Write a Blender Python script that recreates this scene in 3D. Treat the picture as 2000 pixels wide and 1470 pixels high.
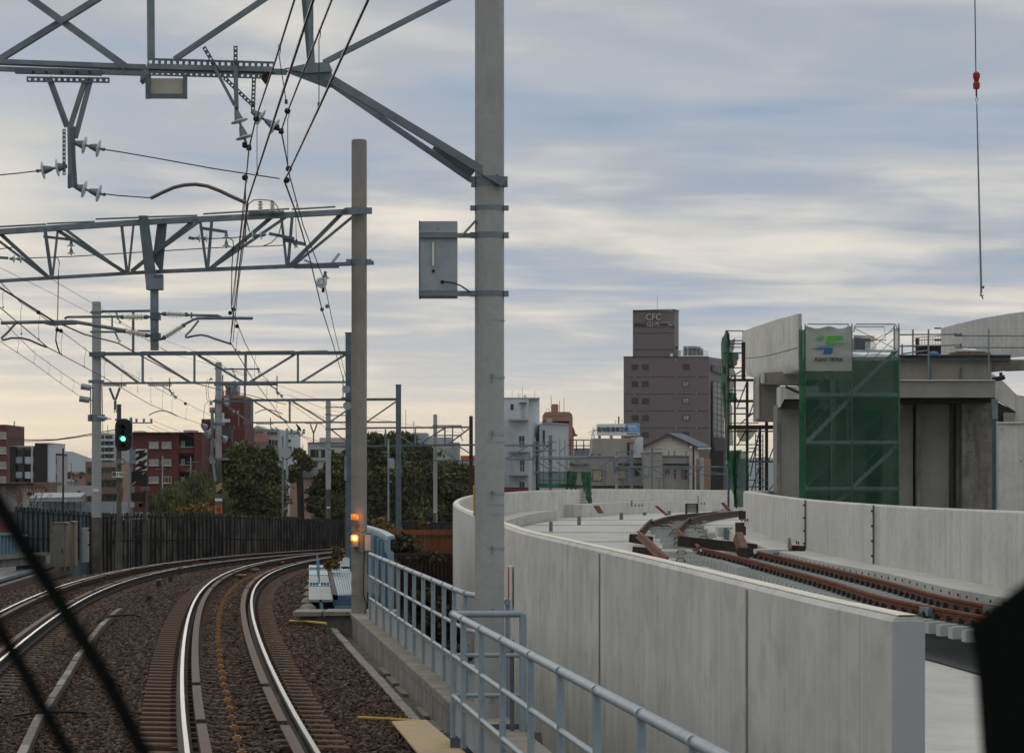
import bpy, math, random
import numpy as np
from mathutils import Vector, Matrix
for o in list(bpy.data.objects): bpy.data.objects.remove(o)
SC = bpy.context.scene
COL = SC.collection
rnd = random.Random(7)
# ------------------------------------------------------------------ camera
H = 2.316; FP = 5200.0
cam_d = bpy.data.cameras.new("camera"); cam = bpy.data.objects.new("camera", cam_d)
COL.objects.link(cam); SC.camera = cam
cam.location = (0, 0, H); cam.rotation_euler = (math.pi/2, 0, 0)
cam_d.sensor_width = 36; cam_d.lens = FP/2000*36
cam_d.shift_y = 0.1075; cam_d.clip_start = 0.2; cam_d.clip_end = 60000
cam_d.dof.use_dof = True; cam_d.dof.focus_distance = 70; cam_d.dof.aperture_fstop = 20
# ------------------------------------------------------------------ sky
SUN_EL, SUN_AZ = math.radians(9), math.radians(-14)     # low, behind cloud, ahead and left
W = bpy.data.worlds.new("World"); SC.world = W; W.use_nodes = True
nt = W.node_tree; nt.nodes.clear()
def N(t, **k):
    n = nt.nodes.new(t)
    for a, b in k.items(): setattr(n, a, b)
    return n
def LK(a, b): nt.links.new(a, b)
def MA(op, a, b=None, c=None):
    n = N('ShaderNodeMath', operation=op)
    for i, v in enumerate((a, b, c)):
        if v is None: continue
        if isinstance(v, (int, float)): n.inputs[i].default_value = v
        else: LK(v, n.inputs[i])
    return n.outputs[0]
def ramp(fac, stops):
    n = N('ShaderNodeValToRGB'); LK(fac, n.inputs[0]); cr = n.color_ramp
    while len(cr.elements) < len(stops): cr.elements.new(0.5)
    for e, (p, c) in zip(cr.elements, stops):
        e.position = p; e.color = (c[0], c[1], c[2], 1)
    return n.outputs[0]
def mixc(f, a, b):
    n = N('ShaderNodeMix', data_type='RGBA')
    if isinstance(f, (int, float)): n.inputs[0].default_value = f
    else: LK(f, n.inputs[0])
    for s, v in ((6, a), (7, b)):
        if isinstance(v, tuple): n.inputs[s].default_value = (*v, 1)
        else: LK(v, n.inputs[s])
    return n.outputs[2]
sky = N('ShaderNodeTexSky', sky_type='NISHITA'); sky.sun_disc = False
sky.sun_elevation = SUN_EL; sky.sun_rotation = SUN_AZ
tc = N('ShaderNodeTexCoord'); sx = N('ShaderNodeSeparateXYZ'); LK(tc.outputs['Generated'], sx.inputs[0])
dx, dy, dz = sx.outputs
el = MA('MAXIMUM', dz, 0.0)
den = MA('ADD', el, 0.045)
u = MA('DIVIDE', dx, den); v = MA('DIVIDE', dy, den)
def noise(su, sv, off, det=5, rough=.55, dist=0.0):
    cb = N('ShaderNodeCombineXYZ')
    LK(MA('MULTIPLY', u, su), cb.inputs[0]); LK(MA('MULTIPLY_ADD', v, sv, MA('MULTIPLY', u, sv*-.09)), cb.inputs[1]); cb.inputs[2].default_value = off
    n = N('ShaderNodeTexNoise'); n.inputs['Scale'].default_value = 1; n.inputs['Detail'].default_value = det
    n.inputs['Roughness'].default_value = rough; n.inputs['Distortion'].default_value = dist
    LK(cb.outputs[0], n.inputs['Vector']); return n.outputs[0]
n1 = noise(1.2, .68, 3.3, 4, .48, .4)      # broad sheets
n2 = noise(2.0, 2.1, 7.1, 5, .52, .4)   # streaks
n3 = noise(.9, 1.6, 21.3, 4, .5, .3)     # warm patches
cl = MA('ADD', MA('MULTIPLY', n1, .66), MA('MULTIPLY', n2, .34))
clouds = ramp(cl, [(.36, (.25, .37, .55)), (.43, (.34, .435, .57)), (.50, (.42, .47, .55)), (.555, (.56, .58, .61)), (.62, (.76, .74, .70)), (.72, (1.0, .92, .78))])
lowwarm = ramp(el, [(0, (1.50, 1.18, .72)), (.028, (1.30, 1.09, .79)), (.05, (.84, .83, .78)), (.10, (.58, .62, .68)), (.19, (.41, .46, .53)), (.34, (.50, .50, .49))])
hz = ramp(el, [(0, (.82,)*3), (.022, (.66,)*3), (.05, (.30,)*3), (.10, (.06,)*3), (.2, (.45,)*3), (.6, (.75,)*3)])
c1 = mixc(hz, clouds, lowwarm)
warm = MA('MULTIPLY', ramp(n3, [(.5, (0,)*3), (.66, (1,)*3)]), ramp(el, [(0, (.55,)*3), (.07, (.40,)*3), (.14, (.10,)*3), (.3, (0,)*3)]))
c2 = mixc(warm, c1, (1.12, 1.0, .78))
# the brighter cloud in front of the sun
sd = N('ShaderNodeVectorMath', operation='DOT_PRODUCT'); LK(tc.outputs['Generated'], sd.inputs[0])
sv = Vector((math.sin(math.radians(-10.9)), math.cos(math.radians(-10.9)), math.tan(math.radians(6.4)))).normalized(); sd.inputs[1].default_value = sv
g = MA('POWER', MA('MAXIMUM', sd.outputs['Value'], 0), 2600.0)
c3 = mixc(MA('MULTIPLY', g, .42), c2, (1.25, 1.1, .8))
g3 = MA('MULTIPLY', MA('POWER', MA('MAXIMUM', sd.outputs['Value'], 0), 70.0), ramp(el, [(0, (.45,)*3), (.035, (.22,)*3), (.08, (.03,)*3), (.2, (0,)*3)]))
c3 = mixc(g3, c3, (1.45, 1.18, .76))
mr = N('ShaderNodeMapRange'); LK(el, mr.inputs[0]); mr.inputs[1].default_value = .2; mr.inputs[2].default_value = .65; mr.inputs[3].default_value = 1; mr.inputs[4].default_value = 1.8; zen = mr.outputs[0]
g2 = MA('POWER', MA('MAXIMUM', sd.outputs['Value'], 0), 6.0)
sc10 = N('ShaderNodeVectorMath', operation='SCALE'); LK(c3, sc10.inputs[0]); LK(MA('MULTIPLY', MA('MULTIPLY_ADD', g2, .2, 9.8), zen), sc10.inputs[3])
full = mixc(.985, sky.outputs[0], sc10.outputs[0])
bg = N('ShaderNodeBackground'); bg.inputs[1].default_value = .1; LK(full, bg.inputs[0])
wo = N('ShaderNodeOutputWorld'); LK(bg.outputs[0], wo.inputs[0])
# ------------------------------------------------------------------ sun, exposure
sl = bpy.data.lights.new("sun", 'SUN'); sl.energy = .5; sl.angle = math.radians(20); sl.color = (1, .9, .76)
so = bpy.data.objects.new("sun", sl); COL.objects.link(so)
d = Vector((math.sin(SUN_AZ)*math.cos(SUN_EL), math.cos(SUN_AZ)*math.cos(SUN_EL), math.sin(SUN_EL)))
so.rotation_euler = d.to_track_quat('Z', 'Y').to_euler(); so.location = (0, 0, 60)
vs = SC.view_settings; vs.view_transform = 'Standard'; vs.look = 'None'; vs.exposure = -.10; vs.gamma = 1; vs.use_curve_mapping = False
# ------------------------------------------------------------------ helpers
def at(px, py, Y):
    return Vector(((px-1000)/FP*Y, Y, H-(py-950)/FP*Y))
def gz(px, py, z):
    Y = FP*(H-z)/(py-950); return Vector(((px-1000)/FP*Y, Y, z))
class MB:
    def __init__(s): s.v = []; s.f = []
    def sweep(s, prof, path, up=(0, 0, 1), cap=True, closed=True):
        path = [Vector(p) for p in path]; n = len(prof); b = len(s.v); up = Vector(up)
        for i, p in enumerate(path):
            t = (path[min(i+1, len(path)-1)]-path[max(i-1, 0)]).normalized()
            sd = t.cross(up)
            if sd.length < 1e-4: sd = t.cross(Vector((0, 1, 0)))
            sd.normalize(); u2 = sd.cross(t)
            for a, c in prof: s.v.append(p+sd*a+u2*c)
        m = n if closed else n-1
        for i in range(len(path)-1):
            for j in range(m):
                k = (j+1) % n
                s.f.append((b+i*n+j, b+i*n+k, b+(i+1)*n+k, b+(i+1)*n+j))
        if cap and closed:
            s.f.append(tuple(b+j for j in range(n))[::-1]); e = b+(len(path)-1)*n; s.f.append(tuple(e+j for j in range(n)))
        return s
    def beam(s, a, b, w, h=None, up=(0, 0, 1)):
        h = w if h is None else h
        a = Vector(a); b = Vector(b)
        if abs((b-a).normalized().dot(Vector(up))) > .97: up = (0, 1, 0)
        return s.sweep([(-w/2, -h/2), (w/2, -h/2), (w/2, h/2), (-w/2, h/2)], [a, b], up)
    def ang(s, a, b, w, t=.012, up=(0, 0, 1), fl=1):
        a = Vector(a); b = Vector(b)
        if abs((b-a).normalized().dot(Vector(up))) > .97: up = (0, 1, 0)
        return s.sweep([(-w/2*fl, -w/2), (w/2*fl, -w/2), (w/2*fl, -w/2+t), ((-w/2+t)*fl, -w/2+t), ((-w/2+t)*fl, w/2), (-w/2*fl, w/2)], [a, b], up)
    def tube(s, pts, r, n=8, up=(0, 0, 1), cap=True):
        pts = [Vector(p) for p in pts]
        if abs((pts[-1]-pts[0]).normalized().dot(Vector(up))) > .97: up = (0, 1, 0)
        return s.sweep([(r*math.cos(2*math.pi*i/n), r*math.sin(2*math.pi*i/n)) for i in range(n)], pts, up, cap)
    def cone(s, a, b, ra, rb, n=12):
        a = Vector(a); b = Vector(b); t = (b-a).normalized(); x = t.orthogonal().normalized(); y = t.cross(x); B = len(s.v)
        for p, r in ((a, ra), (b, rb)):
            for i in range(n): s.v.append(p+x*r*math.cos(2*math.pi*i/n)+y*r*math.sin(2*math.pi*i/n))
        for i in range(n): s.f.append((B+i, B+(i+1) % n, B+n+(i+1) % n, B+n+i))
        s.f.append(tuple(B+i for i in range(n))[::-1]); s.f.append(tuple(B+n+i for i in range(n))); return s
    def lathe(s, a, ax, prof, n=12):
        a = Vector(a); t = Vector(ax).normalized(); x = t.orthogonal().normalized(); y = t.cross(x); B = len(s.v)
        for h, r in prof:
            for i in range(n): s.v.append(a+t*h+x*r*math.cos(2*math.pi*i/n)+y*r*math.sin(2*math.pi*i/n))
        for k in range(len(prof)-1):
            for i in range(n): s.f.append((B+k*n+i, B+k*n+(i+1) % n, B+(k+1)*n+(i+1) % n, B+(k+1)*n+i))
        s.f.append(tuple(B+i for i in range(n))[::-1]); e = B+(len(prof)-1)*n; s.f.append(tuple(e+i for i in range(n))); return s
    def box(s, c, sx, sy, sz, rz=0, rx=0, ry=0):
        M = Matrix.Translation(Vector(c)) @ Matrix.Rotation(rz, 4, 'Z') @ Matrix.Rotation(rx, 4, 'X') @ Matrix.Rotation(ry, 4, 'Y'); B = len(s.v)
        for x in (-.5, .5):
            for y in (-.5, .5):
                for z in (-.5, .5): s.v.append(M @ Vector((x*sx, y*sy, z*sz)))
        for q in ((0, 1, 3, 2), (4, 6, 7, 5), (0, 4, 5, 1), (2, 3, 7, 6), (0, 2, 6, 4), (1, 5, 7, 3)): s.f.append(tuple(B+i for i in q))
        return s
    def pbox(s, x0, y0, x1, y1, Y, dep):        # front face spans a pixel rectangle at distance Y, body extends back by dep
        a = at(x0, y1, Y); b = at(x1, y0, Y)
        return s.box(((a.x+b.x)/2, Y+dep/2, (a.z+b.z)/2), b.x-a.x, dep, b.z-a.z)
    def poly(s, pts, off):                       # flat outline with thickness off (a vector)
        B = len(s.v); n = len(pts); off = Vector(off)
        for p in pts: s.v.append(Vector(p))
        for p in pts: s.v.append(Vector(p)+off)
        s.f.append(tuple(range(B, B+n))); s.f.append(tuple(range(B+n, B+2*n))[::-1])
        for i in range(n): j = (i+1) % n; s.f.append((B+j, B+i, B+n+i, B+n+j))
        return s
    def quad(s, *p):
        B = len(s.v); s.v += [Vector(q) for q in p]; s.f.append(tuple(range(B, B+len(p)))); return s
    def disc(s, c, ax, r, t=.02, n=14): c = Vector(c); a = Vector(ax).normalized(); return s.cone(c-a*t/2, c+a*t/2, r, r, n)
    def ball(s, c, r, n=8, m=6, sc=(1, 1, 1)):
        c = Vector(c); B = len(s.v)
        for j in range(m+1):
            ph = math.pi*j/m
            for i in range(n):
                th = 2*math.pi*i/n; s.v.append(c+Vector((r*sc[0]*math.sin(ph)*math.cos(th), r*sc[1]*math.sin(ph)*math.sin(th), r*sc[2]*math.cos(ph))))
        for j in range(m):
            for i in range(n): s.f.append((B+j*n+i, B+(j+1)*n+i, B+(j+1)*n+(i+1) % n, B+j*n+(i+1) % n))
        return s
def wloc(o):
    l = Vector((0, 0, 0))
    while o is not None: l += o.location; o = o.parent
    return l
def setp(o, label=None, cat=None, group=None, kind=None):
    if label: o['label'] = label
    if cat: o['category'] = cat
    if group: o['group'] = group
    if kind: o['kind'] = kind
    return o
def obj(name, mb, mat, parent=None, label=None, cat=None, group=None, kind=None, smooth=False):
    me = bpy.data.meshes.new(name); off = wloc(parent) if parent else Vector((0, 0, 0))
    me.from_pydata([tuple(p-off) for p in mb.v], [], mb.f); me.materials.append(mat)
    if smooth:
        me.polygons.foreach_set('use_smooth', [True]*len(me.polygons))
        try: me.set_sharp_from_angle(angle=math.radians(38))
        except Exception: pass
    me.update()
    o = bpy.data.objects.new(name, me); COL.objects.link(o)
    if parent: o.parent = parent
    elif kind is None:
        # a thing that is one mesh: put its origin at its base
        xs = np.array([tuple(p) for p in mb.v]); c = Vector(((xs[:, 0].min()+xs[:, 0].max())/2, (xs[:, 1].min()+xs[:, 1].max())/2, xs[:, 2].min()))
        me.transform(Matrix.Translation(-c)); o.location = c
    return setp(o, label, cat, group, kind)
def thing(name, label, cat, loc=(0, 0, 0), group=None):
    o = bpy.data.objects.new(name, None); o.empty_display_size = .3; COL.objects.link(o); o.location = Vector(loc)
    return setp(o, label, cat, group)
def inst(name, src, parent, loc, rot=(0, 0, 0), scale=None):
    o = bpy.data.objects.new(name, src); COL.objects.link(o); o.parent = parent
    o.location = Vector(loc)-(wloc(parent) if parent else Vector()); o.rotation_euler = rot
    if scale: o.scale = scale
    return o
def mesh(name, mb, mat, smooth=False):
    me = bpy.data.meshes.new(name); me.from_pydata([tuple(p) for p in mb.v], [], mb.f); me.materials.append(mat)
    if smooth: me.polygons.foreach_set('use_smooth', [True]*len(me.polygons))
    me.update(); return me
def dup(root, loc, rz=None, label=None):
    r = root.copy(); COL.objects.link(r); r.location = Vector(loc)
    if rz is not None: r.rotation_euler = (0, 0, rz)
    if label: r['label'] = label
    for ch in list(root.children):
        c = ch.copy(); COL.objects.link(c); c.parent = r
        for g_ in ch.children: e = g_.copy(); COL.objects.link(e); e.parent = c
    return r
# ------------------------------------------------------------------ materials
def mat(name, col, rough=.8, metal=0, var=.18, scale=3, bump=.15, col2=None, streak=None, fine=None, emit=None, alpha=None, spec=.4, stretch=(1, 1, 1), bscale=None, bdist=.02, detail=6, boards=0):
    m = bpy.data.materials.new(name); m.use_nodes = True; t = m.node_tree; b = t.nodes['Principled BSDF']
    b.inputs['Roughness'].default_value = rough; b.inputs['Metallic'].default_value = metal
    b.inputs['Specular IOR Level'].default_value = spec
    ln = t.links.new; nn = t.nodes.new
    tcd = nn('ShaderNodeTexCoord'); mp = nn('ShaderNodeMapping'); ln(tcd.outputs['Object'], mp.inputs[0]); mp.inputs['Scale'].default_value = stretch
    n = nn('ShaderNodeTexNoise'); n.inputs['Scale'].default_value = scale; n.inputs['Detail'].default_value = detail; n.inputs['Roughness'].default_value = .6; ln(mp.outputs[0], n.inputs['Vector'])
    r = nn('ShaderNodeValToRGB'); ln(n.outputs[0], r.inputs[0])
    c = col; c2 = col2 or tuple(min(1, x*(1+var)) for x in c); c0 = tuple(x*(1-var) for x in c)
    r.color_ramp.elements[0].position = .36; r.color_ramp.elements[0].color = (*c0, 1)
    r.color_ramp.elements[1].position = .66; r.color_ramp.elements[1].color = (*c2, 1)
    outc = r.outputs[0]
    if streak:      # run-off stains: noise drawn out along the vertical
        scol, sx_, sz_, amt, lo, hi = streak
        mp2 = nn('ShaderNodeMapping'); ln(tcd.outputs['Object'], mp2.inputs[0]); mp2.inputs['Scale'].default_value = (sx_, sx_, sz_)
        n2_ = nn('ShaderNodeTexNoise'); n2_.inputs['Scale'].default_value = 1; n2_.inputs['Detail'].default_value = 5; n2_.inputs['Roughness'].default_value = .65; ln(mp2.outputs[0], n2_.inputs['Vector'])
        r2 = nn('ShaderNodeValToRGB'); ln(n2_.outputs[0], r2.inputs[0]); r2.color_ramp.elements[0].position = lo; r2.color_ramp.elements[0].color = (0, 0, 0, 1); r2.color_ramp.elements[1].position = hi; r2.color_ramp.elements[1].color = (amt,)*3+(1,)
        mx = nn('ShaderNodeMix'); mx.data_type = 'RGBA'; ln(r2.outputs[0], mx.inputs[0]); ln(outc, mx.inputs[6]); mx.inputs[7].default_value = (*scol, 1); outc = mx.outputs[2]
    if fine:        # small speckle
        fcol, fs, amt = fine
        n3_ = nn('ShaderNodeTexNoise'); n3_.inputs['Scale'].default_value = fs; n3_.inputs['Detail'].default_value = 3; ln(tcd.outputs['Object'], n3_.inputs['Vector'])
        r3 = nn('ShaderNodeValToRGB'); ln(n3_.outputs[0], r3.inputs[0]); r3.color_ramp.elements[0].position = .5; r3.color_ramp.elements[0].color = (0, 0, 0, 1); r3.color_ramp.elements[1].position = .68; r3.color_ramp.elements[1].color = (amt,)*3+(1,)
        mx = nn('ShaderNodeMix'); mx.data_type = 'RGBA'; ln(r3.outputs[0], mx.inputs[0]); ln(outc, mx.inputs[6]); mx.inputs[7].default_value = (*fcol, 1); outc = mx.outputs[2]
    if boards:      # formwork board edges: thin, nearly vertical lines
        mp3 = nn('ShaderNodeMapping'); ln(tcd.outputs['Object'], mp3.inputs[0]); mp3.inputs['Scale'].default_value = (5.5, 5.5, .012)
        n4 = nn('ShaderNodeTexNoise'); n4.inputs['Scale'].default_value = 1; n4.inputs['Detail'].default_value = 2; ln(mp3.outputs[0], n4.inputs['Vector'])
        r4 = nn('ShaderNodeValToRGB'); ln(n4.outputs[0], r4.inputs[0]); e0 = r4.color_ramp.elements; e0[0].position = .575; e0[0].color = (0, 0, 0, 1); e0[1].position = .60; e0[1].color = (boards,)*3+(1,)
        x5 = r4.color_ramp.elements.new(.625); x5.color = (0, 0, 0, 1)
        x6 = r4.color_ramp.elements.new(.40); x6.color = (0, 0, 0, 1); x7 = r4.color_ramp.elements.new(.425); x7.color = (boards*.7,)*3+(1,); x8 = r4.color_ramp.elements.new(.45); x8.color = (0, 0, 0, 1)
        mx = nn('ShaderNodeMix'); mx.data_type = 'RGBA'; ln(r4.outputs[0], mx.inputs[0]); ln(outc, mx.inputs[6]); mx.inputs[7].default_value = (*[x*.45 for x in col], 1); outc = mx.outputs[2]
    ln(outc, b.inputs['Base Color'])
    if bump:
        bn = nn('ShaderNodeTexNoise'); bn.inputs['Scale'].default_value = bscale or scale*9; bn.inputs['Detail'].default_value = 4; ln(mp.outputs[0], bn.inputs['Vector'])
        bp = nn('ShaderNodeBump'); bp.inputs['Strength'].default_value = bump; bp.inputs['Distance'].default_value = bdist; ln(bn.outputs[0], bp.inputs['Height']); ln(bp.outputs[0], b.inputs['Normal'])
    if emit: b.inputs['Emission Color'].default_value = (*emit[0], 1); b.inputs['Emission Strength'].default_value = emit[1]
    if alpha is not None:
        b.inputs['Alpha'].default_value = alpha
    return m
M = {}
M['conc'] = mat('new_concrete', (.56, .55, .51), .85, 0, .10, .9, .12, streak=((.30, .295, .28), 2.8, .12, .26, .48, .8), fine=((.30, .285, .265), 2.6, .34), boards=.32)
M['conc_r'] = mat('parapet_concrete', (.53, .52, .49), .85, 0, .09, .8, .12, streak=((.24, .24, .235), 3.2, .12, .5, .48, .8), fine=((.26, .25, .24), 6, .25), boards=.4)
M['conc_end'] = mat('shaded_end_concrete', (.36, .37, .385), .8, 0, .08, 1.2, .1)  # wall concrete with the shade of the end faces put into its colour
M['deck'] = mat('deck_concrete', (.46, .455, .42), .85, 0, .1, .5, .1, fine=((.3, .3, .28), 1.5, .3))
M['coping'] = mat('coping_concrete', (.70, .66, .54), .85, 0, .08, 1.5, .1, fine=((.36, .35, .31), 5, .3))
M['conc_old_or_shaded'] = mat('weathered_or_shaded_concrete', (.21, .20, .175), .9, 0, .22, 2.2, .3, streak=((.05, .048, .04), 3, .5, .8, .45, .75), fine=((.10, .09, .075), 14, .5))
M['kerb'] = mat('kerb_concrete', (.23, .215, .175), .9, 0, .2, 3, .3, fine=((.12, .10, .08), 12, .6))
M['conc_dk'] = mat('pier_concrete', (.27, .26, .24), .88, 0, .12, .5, .12, streak=((.13, .125, .115), 1.3, .15, .5, .45, .8), fine=((.16, .155, .14), 4, .25))
M['pole'] = mat('spun_concrete', (.32, .33, .325), .85, 0, .12, 1.2, .15, streak=((.15, .145, .13), 2.4, .5, .5, .5, .8), fine=((.22, .22, .21), 14, .25))
M['pole_dirty'] = mat('sooted_concrete', (.10, .092, .078), .9, 0, .3, 2, .2, streak=((.045, .035, .03), 3, .6, .7, .4, .7))
M['galv'] = mat('galvanised_steel', (.165, .205, .23), .55, .35, .16, 4, .05, streak=((.07, .09, .105), 3, .8, .6, .45, .8))
M['galv_dk'] = mat('dull_galvanised_steel', (.10, .13, .15), .6, .3, .2, 3, .05)
M['galv_lt'] = mat('bright_galvanised_steel', (.28, .32, .35), .5, .3, .12, 4, .05, streak=((.16, .18, .19), 4, .6, .5, .5, .8))
M['rail_top'] = mat('polished_rail_head', (.15, .17, .19), .42, .9, .06, 5, .02)
M['rail_side'] = mat('grimy_rail_side', (.022, .017, .014), .8, .1, .3, 8, .2)
M['rail_base'] = mat('reddish_rail_foot', (.055, .027, .02), .85, .1, .3, 9, .2)
M['guard'] = mat('guard_rail_brown', (.098, .060, .045), .8, .05, .18, 5, .2, fine=((.09, .05, .04), 9, .6))
M['sleeper'] = mat('dusty_sleeper', (.082, .047, .025), .9, 0, .3, 6, .3, fine=((.06, .035, .022), 18, .6))
M['ballast'] = mat('ballast_bed', (.038, .021, .012), .95, 0, .45, 9, .8, col2=(.078, .050, .034), bscale=26, bdist=.06, detail=8)
M['clip'] = mat('ochre_cable_clip', (.30, .145, .035), .7, 0, .3, 12, .1)
M['rust'] = mat('new_rust', (.135, .044, .012), .95, 0, .22, 3, .12, fine=((.11, .035, .018), 8, .5))
M['rust_dk'] = mat('dark_rust', (.05, .028, .02), .85, .1, .3, 4, .2)
M['blue'] = mat('pale_blue_steel', (.19, .30, .36), .5, .1, .1, 2, .05, fine=((.10, .15, .18), 6, .25))
M['blue_dk'] = mat('blue_girder', (.07, .15, .22), .5, .1, .18, 2, .05, streak=((.04, .08, .11), 4, .5, .5, .45, .8))
M['grey_plate'] = mat('grey_plate', (.26, .28, .28), .65, .1, .1, 2.5, .06, streak=((.15, .16, .16), 4, .6, .5, .5, .8))
M['railpaint'] = mat('grey_blue_handrail', (.25, .31, .34), .62, .05, .08, 3, .03, fine=((.17, .20, .21), 10, .3))
M['fence'] = mat('fence_slats', (.14, .132, .117), .85, 0, .35, 1.2, .1, streak=((.012, .01, .009), 2.5, .7, .92, .42, .62))
M['fence_g'] = mat('grey_green_fence', (.095, .13, .135), .7, .1, .2, 2, .05, streak=((.03, .035, .035), 3, .5, .7, .45, .75))
M['black'] = mat('matt_black', (.012, .012, .012), .7, 0, .2, 5, .02)
M['black2'] = mat('dark_cab_rubber', (.008, .009, .009), 1, 0, .1, 5, .0, spec=.02)
M['dark'] = mat('dark_shade_tone', (.022, .022, .02), .95, 0, .3, 2, .1)  # shade of soffits, recesses and gaps put into the colour; also the dark platform
M['ins_w'] = mat('cream_porcelain', (.62, .62, .54), .25, 0, .06, 5, 0)
M['ins_g'] = mat('grey_porcelain', (.55, .60, .62), .3, 0, .08, 5, 0)
M['wire'] = mat('weathered_copper_wire', (.045, .038, .042), .5, .5, .2, 5, 0)
M['steady'] = mat('brown_steady_arm', (.13, .105, .105), .45, .4, .15, 5, .02)
M['conc_pl'] = mat('dusty_trough_lid', (.13, .115, .095), .9, 0, .2, 3, .3)
M['pole_b'] = mat('brownish_spun_concrete', (.235, .225, .20), .85, 0, .16, 1.2, .15, streak=((.13, .12, .10), 2.4, .4, .6, .48, .75), fine=((.17, .16, .145), 12, .3))
M['green_md'] = mat('green_net_folded', (.008, .085, .042), .85, 0, .35, 2.2, .2, alpha=.80)
M['white'] = mat('white_sheet', (.66, .67, .66), .6, 0, .05, 5, .02)
M['cream'] = mat('faded_cream_board', (.33, .33, .28), .8, 0, .15, 3, .05)
M['green'] = mat('green_net', (.008, .062, .036), .85, 0, .35, 1.6, .1, alpha=.58)
M['green_th'] = mat('green_net_thick', (.008, .10, .045), .85, 0, .3, 3, .2, alpha=.93)
M['net_sheet'] = mat('grey_banner_sheet', (.27, .30, .265), .8, 0, .12, 1.2, .25, bscale=2.2, bdist=.08, alpha=.96)
M['pipe'] = mat('scaffold_pipe', (.20, .225, .235), .45, .5, .15, 5, .02)
M['plank'] = mat('scaffold_plank', (.42, .48, .48), .6, .2, .14, 3, .05)
M['wood'] = mat('weathered_timber', (.17, .11, .07), .9, 0, .3, 3, .2, stretch=(1, 1, 6))
M['wood_dk'] = mat('dark_timber', (.028, .020, .016), .9, 0, .3, 3, .2)
M['orange_w'] = mat('orange_plank', (.22, .085, .028), .85, 0, .25, 2.5, .15, stretch=(4, 4, .5))
M['brick'] = mat('red_brown_tile', (.100, .027, .022), .75, 0, .12, 3, .05, fine=((.085, .018, .014), 6, .5))
M['brick2'] = mat('dark_red_tile', (.115, .032, .026), .75, 0, .12, 3, .05)
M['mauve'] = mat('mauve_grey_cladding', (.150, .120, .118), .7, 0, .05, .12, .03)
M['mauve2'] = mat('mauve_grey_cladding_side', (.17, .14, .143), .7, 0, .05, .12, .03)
M['wht_bld'] = mat('white_cladding', (.50, .54, .58), .7, 0, .05, .15, .03, streak=((.40, .43, .46), .6, .05, .5, .45, .8))
M['lt_grey'] = mat('light_grey_render', (.36, .36, .36), .85, 0, .08, .2, .03)
M['tan'] = mat('tan_render', (.31, .165, .115), .8, 0, .06, .2, .03)
M['pinkt'] = mat('pink_beige_tile', (.30, .20, .165), .85, 0, .08, .3, .03)
M['beige'] = mat('beige_grey_render', (.295, .275, .25), .85, 0, .09, .25, .04, streak=((.20, .18, .16), .5, .06, .5, .5, .8))
M['cream_w'] = mat('cream_siding', (.52, .50, .42), .8, 0, .05, .3, .03)
M['brownw'] = mat('brown_render', (.17, .11, .085), .85, 0, .15, .4, .04)
M['roof_b'] = mat('dark_blue_roof', (.055, .08, .105), .6, .1, .12, .6, .05)
M['roof_br'] = mat('brown_roof', (.10, .05, .042), .8, 0, .15, 1, .05)
M['roof_m'] = mat('grey_metal_roof', (.19, .22, .25), .7, .1, .08, .5, .03)
M['glass'] = mat('dark_window_glass', (.02, .026, .028), .2, 0, .3, .6, 0, spec=.4)
M['glass_l'] = mat('curtained_window_glass', (.22, .25, .24), .2, 0, .3, 1.2, 0, spec=.8)
M['curtw'] = mat('pale_curtain_wall', (.40, .41, .39), .35, .25, .12, .3, .0)  # pale base colour stands in for the sky reflected in the glazing
M['frame_d'] = mat('dark_window_frame', (.03, .032, .034), .5, .3, .1, 3, 0)
M['frame_l'] = mat('aluminium_window_frame', (.42, .43, .42), .45, .4, .05, 3, 0)
M['char'] = mat('charcoal_cladding', (.022, .018, .016), .8, 0, .15, .6, .03)
M['leaf_dk'] = mat('dark_evergreen_leaf', (.044, .055, .018), .8, 0, .35, .4, 0, col2=(.125, .128, .040))
M['leaf_w'] = mat('willow_leaf', (.085, .10, .032), .8, 0, .3, .8, 0, col2=(.14, .145, .05))
M['leaf_b'] = mat('bush_leaf', (.04, .055, .02), .8, 0, .4, 2, 0, col2=(.10, .085, .03))
M['leaf_y'] = mat('yellowed_weed_leaf', (.15, .105, .03), .8, 0, .4, 3, 0, col2=(.25, .16, .04))
M['leaf_o'] = mat('orange_autumn_leaf', (.20, .09, .035), .8, 0, .3, 3, 0, col2=(.4, .2, .06))
M['bark'] = mat('tree_bark', (.035, .028, .02), .9, 0, .3, 3, .3)
M['ground'] = mat('town_ground', (.085, .085, .08), .95, 0, .3, .05, .1)
M['soil'] = mat('dark_soil', (.022, .020, .014), .95, 0, .5, .8, .4, col2=(.05, .05, .025))
M['hill'] = mat('far_wooded_hill', (.05, .075, .06), .95, 0, .2, .002, 0)
M['mat'] = mat('black_rubber_mat', (.022, .024, .026), .7, 0, .25, 2, .1)
M['sleeper_n'] = mat('new_concrete_sleeper', (.34, .36, .35), .8, 0, .08, 4, .08)
M['yellow'] = mat('yellow_plastic', (.50, .34, .06), .6, 0, .12, 4, .03)
M['yellow_p'] = mat('faded_yellow_band', (.42, .30, .13), .6, 0, .12, 4, .03)
M['orange'] = mat('orange_band', (.42, .10, .02), .6, 0, .12, 4, .03)
M['ply'] = mat('pale_plywood', (.40, .29, .165), .85, 0, .12, 3, .1, stretch=(.6, 5, 1))
M['cab'] = mat('cabinet_paint', (.17, .165, .145), .7, .05, .12, 1.5, .05, streak=((.16, .10, .07), 3, .5, .6, .48, .78))
M['cab2'] = mat('cabinet_side_paint', (.25, .20, .155), .7, .05, .12, 1.5, .05)
M['red'] = mat('red_hook_block', (.30, .02, .02), .5, .1, .15, 4, .05)
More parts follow.
